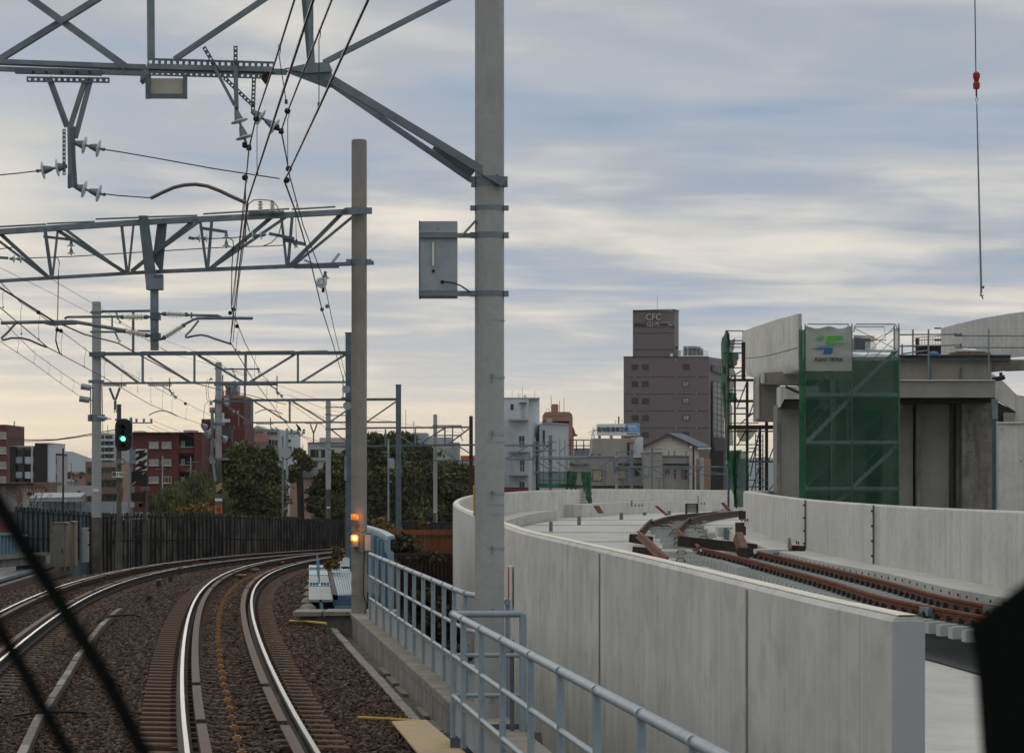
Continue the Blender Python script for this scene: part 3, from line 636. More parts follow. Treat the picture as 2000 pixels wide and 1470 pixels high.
for y0, y1, m_ in ((948, 963, 'black'), (973, 978, 'white'), (986, 1002, 'orange'), (1002, 1014, 'rust')):
    a = at(0, y1, Y4).z; c = at(0, y0, Y4).z
    obj('marker_band', MB().cone((x4, Y4, a), (x4, Y4, c), r4*1.17, r4*1.16, 24), M[m_], P4, smooth=True)
for k_ in range(3):
    a = at(421.5, 960-k_*5.0, Y4-r4-.07); c = at(432.5, 952-k_*4.4, Y4-r4-.07); obj('stripe', MB().beam(a, c, .012, .06), M['yellow_p'], P4)
obj('letter_h', MB().pbox(424.4, 989, 425.4, 999, Y4-r4-.08, .01).pbox(429, 989, 430, 999, Y4-r4-.08, .01).pbox(424.4, 993.4, 430, 994.6, Y4-r4-.08, .01), M['black'], P4)
obj('cable_duct', MB().tube([at(414.5, 800, Y4-.1), at(414.5, 890, Y4-.1), at(421, 940, Y4-.2)], .07, 8), M['galv'], P4)
for y in (772, 786, 790): 
    c = at(412, 741 if y == 772 else y, Y4-.15); obj('cable_terminal', MB().box(c, .16, .12, .05).ball(c+Vector((-.0, 0, .05)), .05), M['galv_lt'], P4)
for pts in (((405, 740), (402, 755), (404, 780), (408, 783)), ((409, 742), (406, 760), (408, 778), (411, 783)), ((408, 783), (400, 790), (398, 805), (398, 820))):
    obj('jumper', MB().tube([at(x, y, Y4-.2) for x, y in pts], .012, 5), M['wire'], P4)
for xa, ya in ((397, 835), (436, 858), (404, 848)): obj('loudspeaker_horn', MB().cone(at(xa, ya, Y4-.3), at(xa+8, ya-4, Y4-.2), .22, .07, 12), M['galv_lt'], P4)
P5, x5, r5 = pole('plain concrete pole in front of the middle trees, ending at a dark foot', 636.4, 646, 778, Y5-12, -1.5, dirty=955, taper=.06)
for y in (795, 809, 838, 863): band(P5, at(641, y, Y5-12), r5+.01, .07, .03)
obj('number_plate', MB().pbox(638, 989, 644.5, 992, Y5-12-r5-.05, .01), M['white'], P5)
P6, x6, r6 = pole('slender concrete pole between the square steel poles at the dark trees', 846.2, 854, 809, Y5+20, -2, taper=.05)
for y in (831, 850, 870, 899): band(P6, at(850, y, Y5+20), r6+.01, .08, .05)
obj('number_plate', MB().pbox(846.8, 998, 853, 1000.5, Y5+20-r6-.05, .01), M['white'], P6)
obj('sooted_foot', MB().tube([at(850, 998, Y5+20), at(850, 1060, Y5+20)], r6*1.06, 16), M['pole_dirty'], P6)
S1, _, _ = pole('square steel pole half hidden behind the lamp pole, carrying a pulley', 675, 686.5, 651, Y3, -1.2, m='galv_dk', group='square steel poles', steel=True)
obj('pulley_frame', MB().beam(at(670, 733, Y3-.1), at(670, 778, Y3-.1), .03).box(at(676, 778, Y3-.1), .30, .2, .08), M['galv_dk'], S1)
obj('splice_plate', MB().pbox(672, 891, 678, 938, Y3-.14, .06), M['galv'], S1)
S2, _, _ = pole('square steel pole right of the lamp pole, in front of the dark trees', 773.2, 783.3, 752, Y4+6, -2, m='galv_dk', group='square steel poles', steel=True)
obj('wide_foot', MB().pbox(772.3, 1028, 784.5, 1075, Y4+5.9, .3), M['galv'], S2)
S3, _, _ = pole('dark square steel pole at the edge of the curved white wall', 916.4, 923.6, 813, Y5+20, -2, m='rust_dk', group='square steel poles', steel=True)
for lab, xl, xr, yt, Y_, st, m_ in [
    ('grey concrete pole left of the green scaffold net, beyond the curved wall', 1040, 1046.5, 856, Y6, False, 'pole'), ('square steel pole behind the green scaffold net', 1071.3, 1078.5, 851, Y6, True, 'galv'),
    ('short concrete pole in front of the grey house with two brown windows', 1201, 1207, 876, Y7, False, 'pole'), ('square steel pole just right of the short concrete pole, before the grey house', 1230.7, 1236.6, 880, Y7, True, 'galv'),
    ('thin grey pole with two hooked arms before the grey house', 1271.3, 1275.5, 872, Y7+8, False, 'galv'), ('dark slim mast beside the gable house', 1352.6, 1356.4, 868, Y7+8, False, 'rust_dk'),
    ('grey concrete pole at the foot of the tall mauve building', 1367, 1374.5, 893, Y7+14, False, 'pole')]:
    pp, xx, r_9 = pole(lab, xl, xr, yt, Y_, -5, m=m_, group='square steel poles' if st else 'far catenary poles', steel=st, n=14)
# ------------------------------------------------------------------ gantries
def members(T, segs, Y, name, m='galv', scale=1.0, angle_iron=True, h=None):
    for k_, (x0, y0, x1_, y1_, w) in enumerate(segs):
        Yk_ = Y+(k_ % 5)*.013; q = MB(); a = at(x0, y0, Yk_); c = at(x1_, y1_, Yk_)
        wm = w*Y/FP
        if angle_iron and wm > .05: q.ang(a, c, wm, max(.010, wm*.12))
        else: q.beam(a, c, wm, wm if h is None else h)
        obj(name, q, M[m], T)
def holes_bar(T, x0, y0, x1_, y1_, wpx, Y, npx=12.0, name='perforated_bar', m='galv_dk', hole=.42):
    # flat bar with a row of real holes: two edge strips and the bridges between the holes
    a = at(x0, y0, Y); c = at(x1_, y1_, Y); t = (c-a).normalized(); nrm = Vector((0, 1, 0)).cross(t).normalized(); w = wpx*Y/FP; L_ = (c-a).length
    k = max(1, int(round(L_/(npx*Y/FP)))); hs = w*hole; q = MB()
    for s in (-1, 1): q.beam(a+nrm*s*(w+hs)/4, c+nrm*s*(w+hs)/4, .008 if False else (w-hs)/2, .008) if False else q.poly([a+nrm*s*hs/2, c+nrm*s*hs/2, c+nrm*s*w/2, a+nrm*s*w/2], (0, .008, 0))
    for i in range(k+1):
        u0 = max(0, (i-.5)*L_/k+hs/2) if i else 0; u1 = min(L_, (i+.5)*L_/k-hs/2) if i < k else L_
        q.poly([a+t*u0-nrm*hs/2, a+t*u1-nrm*hs/2, a+t*u1+nrm*hs/2, a+t*u0+nrm*hs/2], (0, .008, 0))
    return obj(name, q, M[m], T)
def insulator(T, p0, p1, r, m='ins_w', caps=True):
    # cap and pin discs on a line
    p0 = Vector(p0); p1 = Vector(p1); L_ = (p1-p0).length; q = MB()
    q.lathe(p0, p1-p0, [(0, r*.2), (L_*.1, r*.28), (L_*.55, r*.5), (L_*.62, r*.5), (L_*.64, r*.15), (L_, r*.15)], 12); b1 = obj('insulator_cap', q, M['galv'], T, smooth=True)
    q = MB().lathe(p0+(p1-p0)*.60, p1-p0, [(0, r*.5), (L_*.05, r), (L_*.11, r*1.02), (L_*.14, r*.9), (L_*.17, r*.3)], 20); obj('insulator_disc', q, M[m], b1, smooth=True)
def disc_string(T, px0, py0, px1, py1, Y, rpx, n=2, m='ins_g'):
    a = at(px0, py0, Y); c = at(px1, py1, Y); r = rpx*Y/FP
    for i in range(n): insulator(T, a.lerp(c, i/n), a.lerp(c, (i+1)/n), r, m)
def rib_insulator(T, px0, py0, px1, py1, Y, rpx, n=8, m='ins_w'):
    a = at(px0, py0, Y); c = at(px1, py1, Y); r = rpx*Y/FP; L_ = (c-a).length
    pr = [(0, r*.55), (L_*.08, r*.6)]
    for i in range(n):
        u = L_*(.1+.8*i/n); s = L_*.8/n; rr_ = r*(1 if i % 2 == 0 else .78)
        pr += [(u, r*.42), (u+s*.35, rr_), (u+s*.5, rr_), (u+s*.7, r*.42)]
    pr += [(L_*.92, r*.6), (L_, r*.55)]
    cap = MB().lathe(a-(c-a)*.02, a-c, [(0, r*.62), (L_*.12, r*.62), (L_*.3, r*.2)], 10); cap.lathe(c+(c-a)*.02, c-a, [(0, r*.62), (L_*.12, r*.62), (L_*.16, r*.3)], 10)
    o = obj('insulator_cap', cap, M['galv_dk'], T, smooth=True); obj('ribbed_insulator', MB().lathe(a, c-a, pr, 14), M[m], o)
# gantry 1 (overhead, nearest)
Y = YG1
G1 = thing('catenary_gantry', 'nearest steel lattice gantry across the top, braced to the big round pole', 'gantry', at(560, 140, Y), 'steel lattice gantries over the tracks')
members(G1, [(-60, 118, 285, 131, 9), (-60, 133, 285, 144, 9), (285, 136, 560, 140, 12)], Y, 'bottom_chord')
members(G1, [(58, -4, 248, 132, 14), (-6, 118, 195, -6, 14), (340, 116, 530, -12, 12), (632, 122, 885, -8, 12), (295, -40, 296, 116, 15), (601, -40, 611, 130, 9), (607, -40, 608, 140, 10)], Y, 'lattice_brace')
members(G1, [(-60, 122, 285, 136, 6)], Y+.30, 'bottom_chord', 'galv_dk')
members(G1, [(590, -40, 606, 135, 9)], Y+.32, 'lattice_brace', 'galv_dk')
obj('gusset_plate', MB().poly([at(x, y, Y-.03) for x, y in ((556, 139), (640, 119), (656, 168), (640, 173), (570, 146))], (0, .012, 0)), M['galv_dk'], G1)
obj('gusset_plate', MB().poly([at(x, y, Y-.05) for x, y in ((556, 134), (600, 124), (642, 121), (650, 140), (600, 143))], (0, .010, 0)), M['galv'], G1)
members(G1, [(640, 150, 985, 358, 17)], Y-.16, 'knee_brace'); members(G1, [(645, 162, 922, 352, 12)], Y+.16, 'knee_brace')
obj('packing_plate', MB().beam(at(850, 283, Y), at(925, 338, Y), .02, .1), M['galv_dk'], G1)
obj('angle_box_end', MB().poly([at(x, y, Y-.1) for x, y in ((276, 140), (290, 128), (290, 147), (273, 160))], (0, .2, 0)), M['galv'], G1)
# perforated channel and hangers
HB = thing('insulator_bracket', 'perforated steel channel with two pairs of insulators hanging under the nearest gantry', 'bracket', at(470, 150, Y), 'insulator brackets under the gantries')
holes_bar(HB, 288, 121, 535, 128, 15, Y-.10, 12); holes_bar(HB, 290, 143, 512, 149, 10, Y-.10, 11)
obj('channel_web', MB().beam(at(288, 131, Y-.06), at(535, 137, Y-.06), .10, .05), M['galv'], HB)
holes_bar(HB, 398, 92, 425, 138, 8, Y-.12, 11); members(HB, [(418, 130, 458, 206, 6)], Y-.12, 'hanger'); holes_bar(HB, 460, 90, 460, 128, 8, Y-.13, 10)
members(HB, [(460, 125, 462, 215, 8)], Y-.13, 'hanger'); holes_bar(HB, 438, 152, 494, 206, 8, Y-.08, 9); holes_bar(HB, 496, 152, 494, 216, 8, Y-.07, 8)
for x, y in ((414, 124), (461, 125), (462, 211), (494, 206)): obj('bolt', MB().disc(at(x, y, Y-.15), (0, 1, 0), .014, .02, 8), M['rust'], HB)
disc_string(HB, 461, 215, 480, 278, Y-.13, 17); disc_string(HB, 491, 217, 545, 253, Y-.08, 17)
for x, y in ((486, 288), (549, 256), (478, 283), (541, 249)): obj('wire_clamp', MB().box(at(x, y, Y-.1), .045, .06, .04, 0, .4).ball(at(x+1, y+2, Y-.12), .024), M['black'], HB)
obj('pull_off_lug', MB().poly([at(x, y, Y-.06) for x, y in ((505, 148), (530, 143), (519, 166))], (0, .04, 0)), M['rust_dk'], HB)
B1 = thing('number_board', 'small blank board in a steel frame under the nearest gantry', 'sign board', at(325, 190, Y))
obj('board', MB().pbox(293, 153, 357, 184, Y-.11, .01), M['cream'], B1)
for k_, q in enumerate(((284, 150, 293, 192.5), (357, 150, 365, 192.5), (293, 183, 357, 192), (286, 145, 292, 150), (358, 145, 364, 150))): obj('frame', MB().pbox(*q, Y-.14+k_*.002, .04), M['galv_dk'], B1)
# V hanger at left
VH = thing('insulator_bracket', 'V shaped steel hanger with three pairs of insulators at the upper left', 'bracket', at(140, 250, Y), 'insulator brackets under the gantries')
obj('mount_channel', MB().beam(at(30, 139, Y-.04), at(199, 143, Y-.04), .05, .05), M['galv_dk'], VH); holes_bar(VH, 52, 155, 214, 157, 11, Y-.08, 12)
for x in (65, 90, 120, 150, 175): obj('bolt', MB().disc(at(x, 141, Y-.075), (0, 1, 0), .013, .02, 8), M['rust_dk'], VH)
members(VH, [(95, 150, 131, 247, 11), (166, 158, 137, 248, 9), (178, 152, 147, 270, 9)], Y-.06, 'hanger')
obj('drop_leg', MB().beam(at(139, 247, Y-.06), at(141, 366, Y-.06), .07, .05), M['galv'], VH)
holes_bar(VH, 125, 252, 125, 342, 6, Y-.09, 8.5); holes_bar(VH, 140, 248, 148, 366, 7, Y-.09, 8.5); holes_bar(VH, 135, 340, 135, 368, 6, Y-.09, 8.5)
for a_ in ((146, 279, 201, 292), (131, 324, 75, 334), (145, 364, 202, 380)):
    disc_string(VH, *a_, Y-.06, 17); e = at(a_[2]+(1.5 if a_[2] > a_[0] else -1.5), a_[3], Y-.06); obj('eye_bolt', MB().ball(e, .018, 8, 6, (1, .4, 1)), M['galv_dk'], VH)
# gantry 2
Y = YG2-.25
G2 = thing('catenary_gantry', 'second steel lattice gantry, held by the pole with the amber lamps', 'gantry', at(690, 515, Y), 'steel lattice gantries over the tracks')
members(G2, [(-40, 455, 270, 434, 12), (270, 434, 726, 411, 12)], Y, 'top_chord'); members(G2, [(-40, 551, 290, 531, 7), (290, 531, 730, 513, 8)], Y+.2, 'bottom_chord')
for sg in ((-20, 444, 90, 438), (92, 437, 185, 433), (187, 428, 270, 425), (282, 424, 385, 421), (397, 418, 565, 408), (570, 409, 655, 404)): members(G2, [(*sg, 3.2)], Y+.45, 'top_chord', 'galv')
FRONT = [(88, 446, 101, 539, 7), (238, 440, 248, 531, 6), (391, 432, 404, 526, 5), (549, 420, 560, 518, 5), (0, 456, 94, 541, 7), (103, 444, 245, 532, 7), (256, 530, 383, 427, 8), (410, 525, 537, 418, 8), (566, 519, 676, 408, 8)]
BACK = [(113, 448, 103, 539, 4), (261, 438, 251, 531, 4), (414, 430, 406, 526, 6), (571, 422, 563, 518, 6), (-8, 466, 92, 541, 5), (126, 447, 243, 533, 6), (298, 498, 396, 428, 5), (418, 520, 558, 424, 6), (575, 517, 688, 424, 5)]
members(G2, FRONT, Y-.02, 'lattice_brace', 'galv_dk'); members(G2, BACK, Y+.42, 'lattice_brace')
holes_bar(G2, 333, 530, 372, 529, 5, Y+.1, 7, 'splice_plate', 'galv')
MS = thing('drop_arm', 'thick grey drop arm hanging from the second gantry between the tracks', 'drop arm', at(302, 684, Y))
obj('leg', MB().poly([at(x, y, Y-.12) for x, y in ((270, 421), (288, 421), (308, 565), (286, 565))], (0, .10, 0)), M['galv_dk'], MS)
obj('leg', MB().poly([at(x, y, Y+.06) for x, y in ((307, 436), (325, 436), (316, 535), (298, 505))], (0, .10, 0)), M['galv_dk'], MS)
obj('socket', MB().pbox(285, 535, 316, 565, Y-.14, .26), M['galv'], MS); obj('socket_lip', MB().pbox(299, 537, 317, 541, Y-.16, .05), M['galv_dk'], MS)
c = at(301.5, 560, Y); d_ = at(302, 684, Y); obj('tube', MB().tube([c, d_], 8.2*Y/FP, 24), M['galv'], MS, smooth=True)
for y in (617, 657): obj('clamp', MB().pbox(293, y-7, 311.5, y+7, Y-.10, .2), M['galv_dk'], MS); obj('clamp_bolt', MB().pbox(300, y-6, 304, y+6, Y-.12, .02), M['galv_dk'], MS)
# cantilevers
def cantilever(label, parts, ribs, steady, hook):
    T = thing('cantilever', label, 'cantilever', at(302, 640, Y), 'cantilever arms on the drop arm')
    for nm, w, pts in parts: obj(nm, MB().tube([at(x, y, Y-.02) for x, y in pts], w*Y/FP/2, 12), M['galv'], T, smooth=True)
    for rb_ in ribs: rib_insulator(T, *rb_, Y-.02, 7)
    obj('swan_bracket', MB().sweep([(-.012, -.05), (.012, -.05), (.012, .05), (-.012, .05)], [at(x, y, Y-.06) for x, y in hook], (0, 1, 0)), M['galv'], T)
    obj('steady_arm', MB().tube([at(x, y, Y-.07) for x, y in steady], .018, 8), M['steady'], T, smooth=True)
    return T
cantilever('right hand cantilever arm over the own track with a curved steady arm', [('top_tube', 5, [(362, 615), (425, 616), (432, 619)]), ('main_tube', 6, [(383, 621.5), (440, 621), (494, 621.5)]), ('brace_tube', 5, [(354, 637), (378, 624), (388, 622)]), ('link', 3.5, [(374, 610), (374, 622)])],
    [(325, 613, 361, 614), (324, 657, 356, 637)], [(365, 659), (378, 656), (392, 654), (405, 656), (418, 661), (452, 672)], [(388, 626), (372, 646), (363, 655), (363, 660)])
cantilever('left hand cantilever arm over the left track with a curved steady arm', [('top_tube', 5, [(126, 622), (132, 619), (180, 618.5), (241, 618)]), ('main_tube', 7, [(2, 630.5), (60, 629), (143, 628), (180, 634), (246, 646)]), ('brace_tube', 6, [(88, 630), (100, 633), (150, 631)]), ('link', 3.5, [(219, 619), (219, 640)])],
    [(281, 619, 242, 619), (283, 654, 246, 647)], [(6, 664), (22, 660), (42, 660), (58, 664), (78, 673), (92, 678)], [(30, 632), (14, 650), (3, 660), (6, 665)])
# small insulator sets within gantry 2
def bracket_set(label, Y, bars=(), strings=(), tubes=(), perf=(), rib=()):
    x, y = (bars[0][0], bars[0][1]) if bars else ((strings[0][0], strings[0][1]) if strings else (perf[0][0], perf[0][1]))
    T = thing('insulator_bracket', label, 'bracket', at(x, y, Y), 'insulator brackets under the gantries')
    for b_ in bars: members(T, [b_], Y, 'bracket_arm', 'galv_dk')
    for s_ in strings: disc_string(T, *s_[:4], Y, s_[4], s_[5] if len(s_) > 5 else 2)
    for p_ in perf: holes_bar(T, *p_[:5], Y, p_[5] if len(p_) > 5 else 6)
    for r_9 in rib: rib_insulator(T, *r_9[:4], Y, r_9[4], 5)
    for w_, pts in tubes: obj('jumper_wire', MB().tube([at(a, b_, Y) for a, b_ in pts], w_*Y/FP/2, 6), M['wire'], T)
    return T
bracket_set('two cream ribbed insulators standing on the top chord of the second gantry', Y, bars=[(485, 417, 555, 414, 5)], rib=[(508.5, 414, 508.5, 396, 6), (532, 413, 532, 396, 6)], tubes=[(2, [(485, 399), (495, 391), (508, 390), (532, 392), (541, 402), (546, 414)]), (2, [(548, 420), (549, 440), (544, 460), (530, 474), (515, 480)])])
bracket_set('small bracket with a hanging pair of discs near the left of the second gantry', Y, bars=[(85, 462, 138, 468, 5)], strings=[(139, 470, 139, 499, 8)])
bracket_set('small bracket with a hanging pair of discs left of the cream ribbed insulators', Y, bars=[(391, 445, 444, 453, 6)], strings=[(442, 453, 442, 485, 8)], tubes=[(2, [(448, 465), (455, 470), (456, 480), (453, 520), (452, 600)])])
bracket_set('horizontal pair of pale discs in front of the third lattice panel', Y, bars=[(368, 464, 380, 466, 6)], strings=[(380, 465, 408, 466, 8)])
bracket_set('horizontal pair of pale discs with long bracket arms right of the wires', Y, bars=[(525, 456, 575, 466, 6), (553, 468, 597, 477, 7)], strings=[(520, 458, 489, 461, 9), (572, 474, 582, 484, 6, 1)])
bracket_set('pair of discs at the extreme left edge behind the second gantry', Y, bars=[(-5, 503, 16, 504, 5)], strings=[(18, 505, 45, 506, 8)])
bracket_set('perforated bracket under the right end of the second gantry', Y, bars=[(575, 521, 662, 520, 7), (636, 530, 633, 545, 6)], perf=[(594, 508, 612, 515, 4, 5), (648, 514, 663, 495, 5, 4)], strings=[(634, 530, 638, 550, 7, 1)])
c = at(628, 552, Y-.1); T = thing('disc_insulator', 'round ribbed disc insulator facing the viewer below the second gantry', 'insulator', c)
obj('disc', MB().lathe(c, (0, -1, 0), [(0, .10), (.03, .10), (.04, .085), (.045, .07), (.03, .065), (.05, .05), (.035, .04), (.06, .03)], 20), M['ins_g'], T, smooth=True); obj('clevis', MB().box(c+Vector((.03, 0, -.12)), .05, .05, .10), M['black'], T)
# gantry 3
Y = Y3-.2
G3 = thing('catenary_gantry', 'third steel lattice gantry, between the far left pole and the half hidden steel pole', 'gantry', at(188, 747, Y), 'steel lattice gantries over the tracks')
members(G3, [(176, 692, 205, 691, 9), (200, 691, 675, 689, 7)], Y, 'top_chord', 'galv_dk', angle_iron=False); members(G3, [(197, 748, 675, 746, 4.5)], Y, 'bottom_chord')
members(G3, [(205, 690, 265, 688, 2), (275, 687, 365, 686.5, 2), (372, 687, 470, 686, 2), (480, 686.5, 575, 685.5, 2), (585, 686, 640, 685, 2)], Y+.35, 'top_chord')
members(G3, [(279, 692, 279, 747, 5), (380, 692, 380, 747, 4.5), (480, 690, 480, 746, 5), (582, 690, 582, 746, 4.5)], Y, 'lattice_post'); 
members(G3, [(198, 695, 272, 748, 4.5), (288, 694, 372, 747, 4.5), (386, 693, 476, 747, 4.5), (486, 747, 577, 691, 4.5), (588, 746, 675, 692, 4.5)], Y+.05, 'lattice_brace')
members(G3, [(178, 608.5, 293, 607, 5), (178, 648, 258, 648, 4), (268, 646, 293, 646.5, 4), (260.5, 609, 260.5, 690, 5)], Y+.2, 'upper_frame', 'galv_dk')
bracket_set('upper slanted disc pair under the third gantry frame', Y, bars=[(227, 610, 230, 618, 3)], strings=[(229, 618, 236, 632, 4)])
bracket_set('lower slanted disc pair under the third gantry frame', Y, bars=[(225, 650, 229, 658, 3)], strings=[(228, 658, 235, 668, 4)])
bracket_set('V hanger with a tight perforated leg under the left of the third gantry', Y, bars=[(214, 757, 223, 780, 4), (234, 757, 226, 780, 4), (225, 780, 225, 800, 3)], perf=[(201, 752, 247, 752, 4, 5), (225, 782, 225, 806, 5, 2.4)])
bracket_set('slanted disc pair on a perforated arm near the middle of the third gantry', Y, bars=[(332, 762, 336, 768, 2.5)], strings=[(333, 765, 346, 778, 5)], perf=[(289, 752, 335, 752, 4, 4), (331, 738, 331, 765, 2.5, 4), (317, 754, 331, 762, 2.5, 3)])
bracket_set('slanted disc pair on a perforated arm right of the banded pole', Y, bars=[(540, 764, 542, 770, 2.5)], strings=[(541, 765, 553, 775, 5)], perf=[(510, 750, 541, 751, 3, 4), (541, 734, 541, 765, 2.5, 4), (527, 753, 541, 760, 2.5, 3)])
# gantry 4
Y = Y4-.2
G4 = thing('catenary_gantry', 'fourth steel lattice gantry from the banded pole to the square pole right of the lamps', 'gantry', at(427, 826, Y), 'steel lattice gantries over the tracks')
members(G4, [(415, 783, 480, 783, 4), (480, 781.5, 778, 779.5, 5)], Y, 'top_chord', 'galv_dk', angle_iron=False); members(G4, [(475, 825, 778, 824, 3.2)], Y, 'bottom_chord')
members(G4, [(492, 783, 492, 825, 4), (566, 783, 566, 825, 4)], Y, 'lattice_post')
members(G4, [(435, 786, 487, 824, 3), (497, 784, 562, 824, 3), (571, 783, 637, 824, 3), (643, 825, 676, 802, 3), (717, 823, 775, 783, 3)], Y, 'lattice_brace')
members(G4, [(420, 721, 507, 720.5, 3), (418, 751, 542, 750.5, 4), (478.5, 720, 478.5, 782, 4)], Y+.2, 'upper_frame', 'galv_dk')
bracket_set('small slanted disc pair on the upper frame beside the banded pole', Y, strings=[(454, 723, 461, 736, 3)], bars=[(448, 720, 456, 720, 3)])
bracket_set('small slanted disc pair at the right end of the upper frame of the fourth gantry', Y, strings=[(504, 721, 508, 738, 3)], bars=[(500, 720, 507, 720, 3)])
bracket_set('white disc pair on a drop leg in front of the dark red tower', Y-4, bars=[(450, 760, 448, 800, 4), (440, 752, 450, 775, 3), (460, 752, 452, 775, 3)], strings=[(452, 803, 467, 806, 4)])
bracket_set('V hanger left of the plain pole under the fourth gantry', Y, bars=[(606, 828, 612, 845, 2.5), (619, 828, 613, 845, 2.5), (612.5, 845, 612.5, 864, 2.5)], perf=[(596, 826, 630, 826, 3, 3)])
bracket_set('small slanted disc pair under the middle of the fourth gantry', Y, strings=[(528, 834, 538, 842, 3.5)], perf=[(500, 827, 534, 827, 3, 3)], bars=[(528.5, 816, 528.5, 834, 1.8)])
bracket_set('short V drop with white discs in front of the dark tree', Y+10, bars=[(448, 830, 453, 845, 2), (458, 830, 454, 845, 2), (453.5, 845, 453.5, 866, 2.5)], strings=[(457, 864, 466, 867, 3)])
# gantry 5
Y = Y5+19
G5 = thing('catenary_gantry', 'fifth steel lattice gantry in front of the dark trees', 'gantry', at(850, 870, Y), 'steel lattice gantries over the tracks')
members(G5, [(641, 838, 717, 836, 3.4), (717, 835.5, 918, 834, 3.4)], Y, 'top_chord', 'galv_dk', angle_iron=False); members(G5, [(641, 872, 790, 870, 3.2), (784, 869.5, 930, 868.5, 3.6)], Y, 'bottom_chord', 'galv_dk')
members(G5, [(753, 838, 753, 870, 3), (811, 836, 811, 869, 3), (869, 836, 869, 869, 3)], Y, 'lattice_post')
members(G5, [(822, 865, 868, 836, 3), (873, 869, 916, 837, 3), (784, 852, 808, 869, 2.4), (646, 838, 676, 862, 2.5), (857, 873, 890, 898, 2.4), (897, 872, 918, 885, 2.4)], Y, 'lattice_brace')
members(G5, [(846, 831, 902, 831, 2.4), (846, 850, 902, 850, 2.4), (884, 831, 884, 870, 2.4), (846, 899, 918, 899, 2.4), (637, 795, 676, 795, 2), (637, 811, 676, 811, 2), (645, 865, 675, 866, 2)], Y-1, 'upper_frame', 'galv_dk')
bracket_set('tiny slanted disc pair at the right end of the fifth gantry, upper', Y, strings=[(901, 835, 905, 843, 2.2)], bars=[(899, 832, 902, 836, 1.6)])
bracket_set('tiny slanted disc pair at the right end of the fifth gantry, lower', Y, strings=[(900, 852, 904, 861, 2.2)], bars=[(899, 850, 901, 853, 1.6)])
bracket_set('tiny white disc pair on a drop leg in front of the dark trees', Y, bars=[(786, 875, 791, 900, 2.2)], strings=[(792, 902, 801, 903, 2.8)])
bracket_set('tiny white disc pair right of the slender pole in front of the dark trees', Y+10, bars=[(866, 905, 867, 925, 1.8)], strings=[(869, 926, 876, 926, 2.6)])
# gantries beyond the curved wall
Y = Y6-.3
G6 = thing('catenary_gantry', 'far lattice gantry in front of the white building beyond the curved wall', 'gantry', at(1043, 925, Y), 'steel lattice gantries over the tracks')
members(G6, [(985, 869.5, 1072, 869.5, 3.5), (1040, 863, 1086, 863, 2), (1040, 880, 1086, 880, 2)], Y, 'top_chord'); members(G6, [(1040, 922, 1160, 922, 2.5), (992, 897, 1040, 898, 2.2)], Y, 'bottom_chord')
members(G6, [(988, 897, 1030, 871, 2.5), (1037, 896, 1072, 870, 2.5), (1034, 882, 1034, 897, 2.5), (1050, 901, 1080, 922, 2.2), (1086, 901, 1113, 918, 2.2), (1052, 896, 1233, 894.5, 3.5)], Y, 'lattice_brace', 'galv')
Y = Y7-.3
G7 = thing('catenary_gantry', 'farthest lattice gantry in front of the beige grey houses', 'gantry', at(1220, 912, Y), 'steel lattice gantries over the tracks')
members(G7, [(1085, 896, 1232, 895.5, 3.2), (1200, 911.5, 1403, 911, 3), (1201, 882, 1242, 882, 2)], Y, 'top_chord')
members(G7, [(1124, 899, 1160, 924, 2.3), (1164, 918, 1195, 897, 2.3), (1200, 920, 1230, 897, 2.6), (1198, 896, 1198, 920, 2.3), (1208, 912, 1232, 931, 2.2), (1237, 912, 1265, 932, 2.2), (1267, 912, 1267, 932, 2), (1270, 912, 1302, 932, 2.2), (1303, 932, 1337, 911.5, 2.2), (1345, 927, 1372, 912, 2.2), (1200, 934, 1225, 934, 2), (1247, 933, 1263, 933, 2), (1278, 933, 1295, 933, 2), (1310, 933, 1327, 933, 2)], Y, 'lattice_brace')
members(G7, [(1212, 934, 1216, 942, 1.6), (1220, 934, 1217, 942, 1.6), (1216, 942, 1216, 954, 2.2), (1284, 934, 1287, 941, 1.6), (1291, 934, 1288, 941, 1.6), (1287, 941, 1287, 954, 2.2), (1252, 933, 1252, 950, 1.6), (1330, 911, 1430, 928, 1.6), (1370, 926, 1430, 926, 2), (1400, 911, 1430, 912, 2), (1275, 877, 1293, 877, 1.6), (1275, 900, 1293, 900, 1.6)], Y+1, 'hanger', 'galv')
# ------------------------------------------------------------------ wires
def wire(label, pts, r=.0075, name='overhead_wire', cat='wire', m='wire', grp='overhead line wires'):
    # pts (px, py, Y); smoothed a little
    P = [at(*p) for p in pts]; q = MB().tube(P, r, 5)
    return obj(name, q, M[m], None, label, cat, grp)
def ladder(px): return px
wire('contact wire of the own track, from the top edge down past the curved steady arm', [(612, 0, 15.2), (545, 203, 19.5), (483, 395, 26), (470, 500, 33), (450, 668, 47.2), (490, 735, 58), (535, 795, 72), (571, 843, 86), (700, 905, 122)], .0095)
wire('messenger wire above the contact wire of the own track, clamped at the near insulators', [(575, 0, 17), (538, 118, 20.5), (500, 230, 24.6), (486, 291, 25.9), (481, 345, 29), (470, 450, 36), (452, 603, 47.2), (478, 668, 58), (509, 728, 72), (553, 778, 86), (640, 838, 115)], .008)
wire('second contact wire, right of the first, crossing the top edge near the gusset', [(719, 0, 15.2), (625, 206, 19.5), (563, 338, 25), (555, 352, 26), (580, 420, 31), (605, 505, 39), (629, 605, 47), (650, 670, 58), (672, 745, 85.6)], .0095)
wire('second messenger wire with a black ball clamp, right of the gantry insulators', [(648, 0, 17), (562, 217, 24), (549, 256, 25.9), (558, 300, 29), (566, 345, 32), (592, 440, 39), (632, 545, 46.9), (652, 640, 60), (675, 735, 85.6)], .008)
wire('thin wire beside the bundle over the own track', [(481, 345, 28), (478, 400, 31), (463, 520, 40), (451, 650, 47.2)], .005)
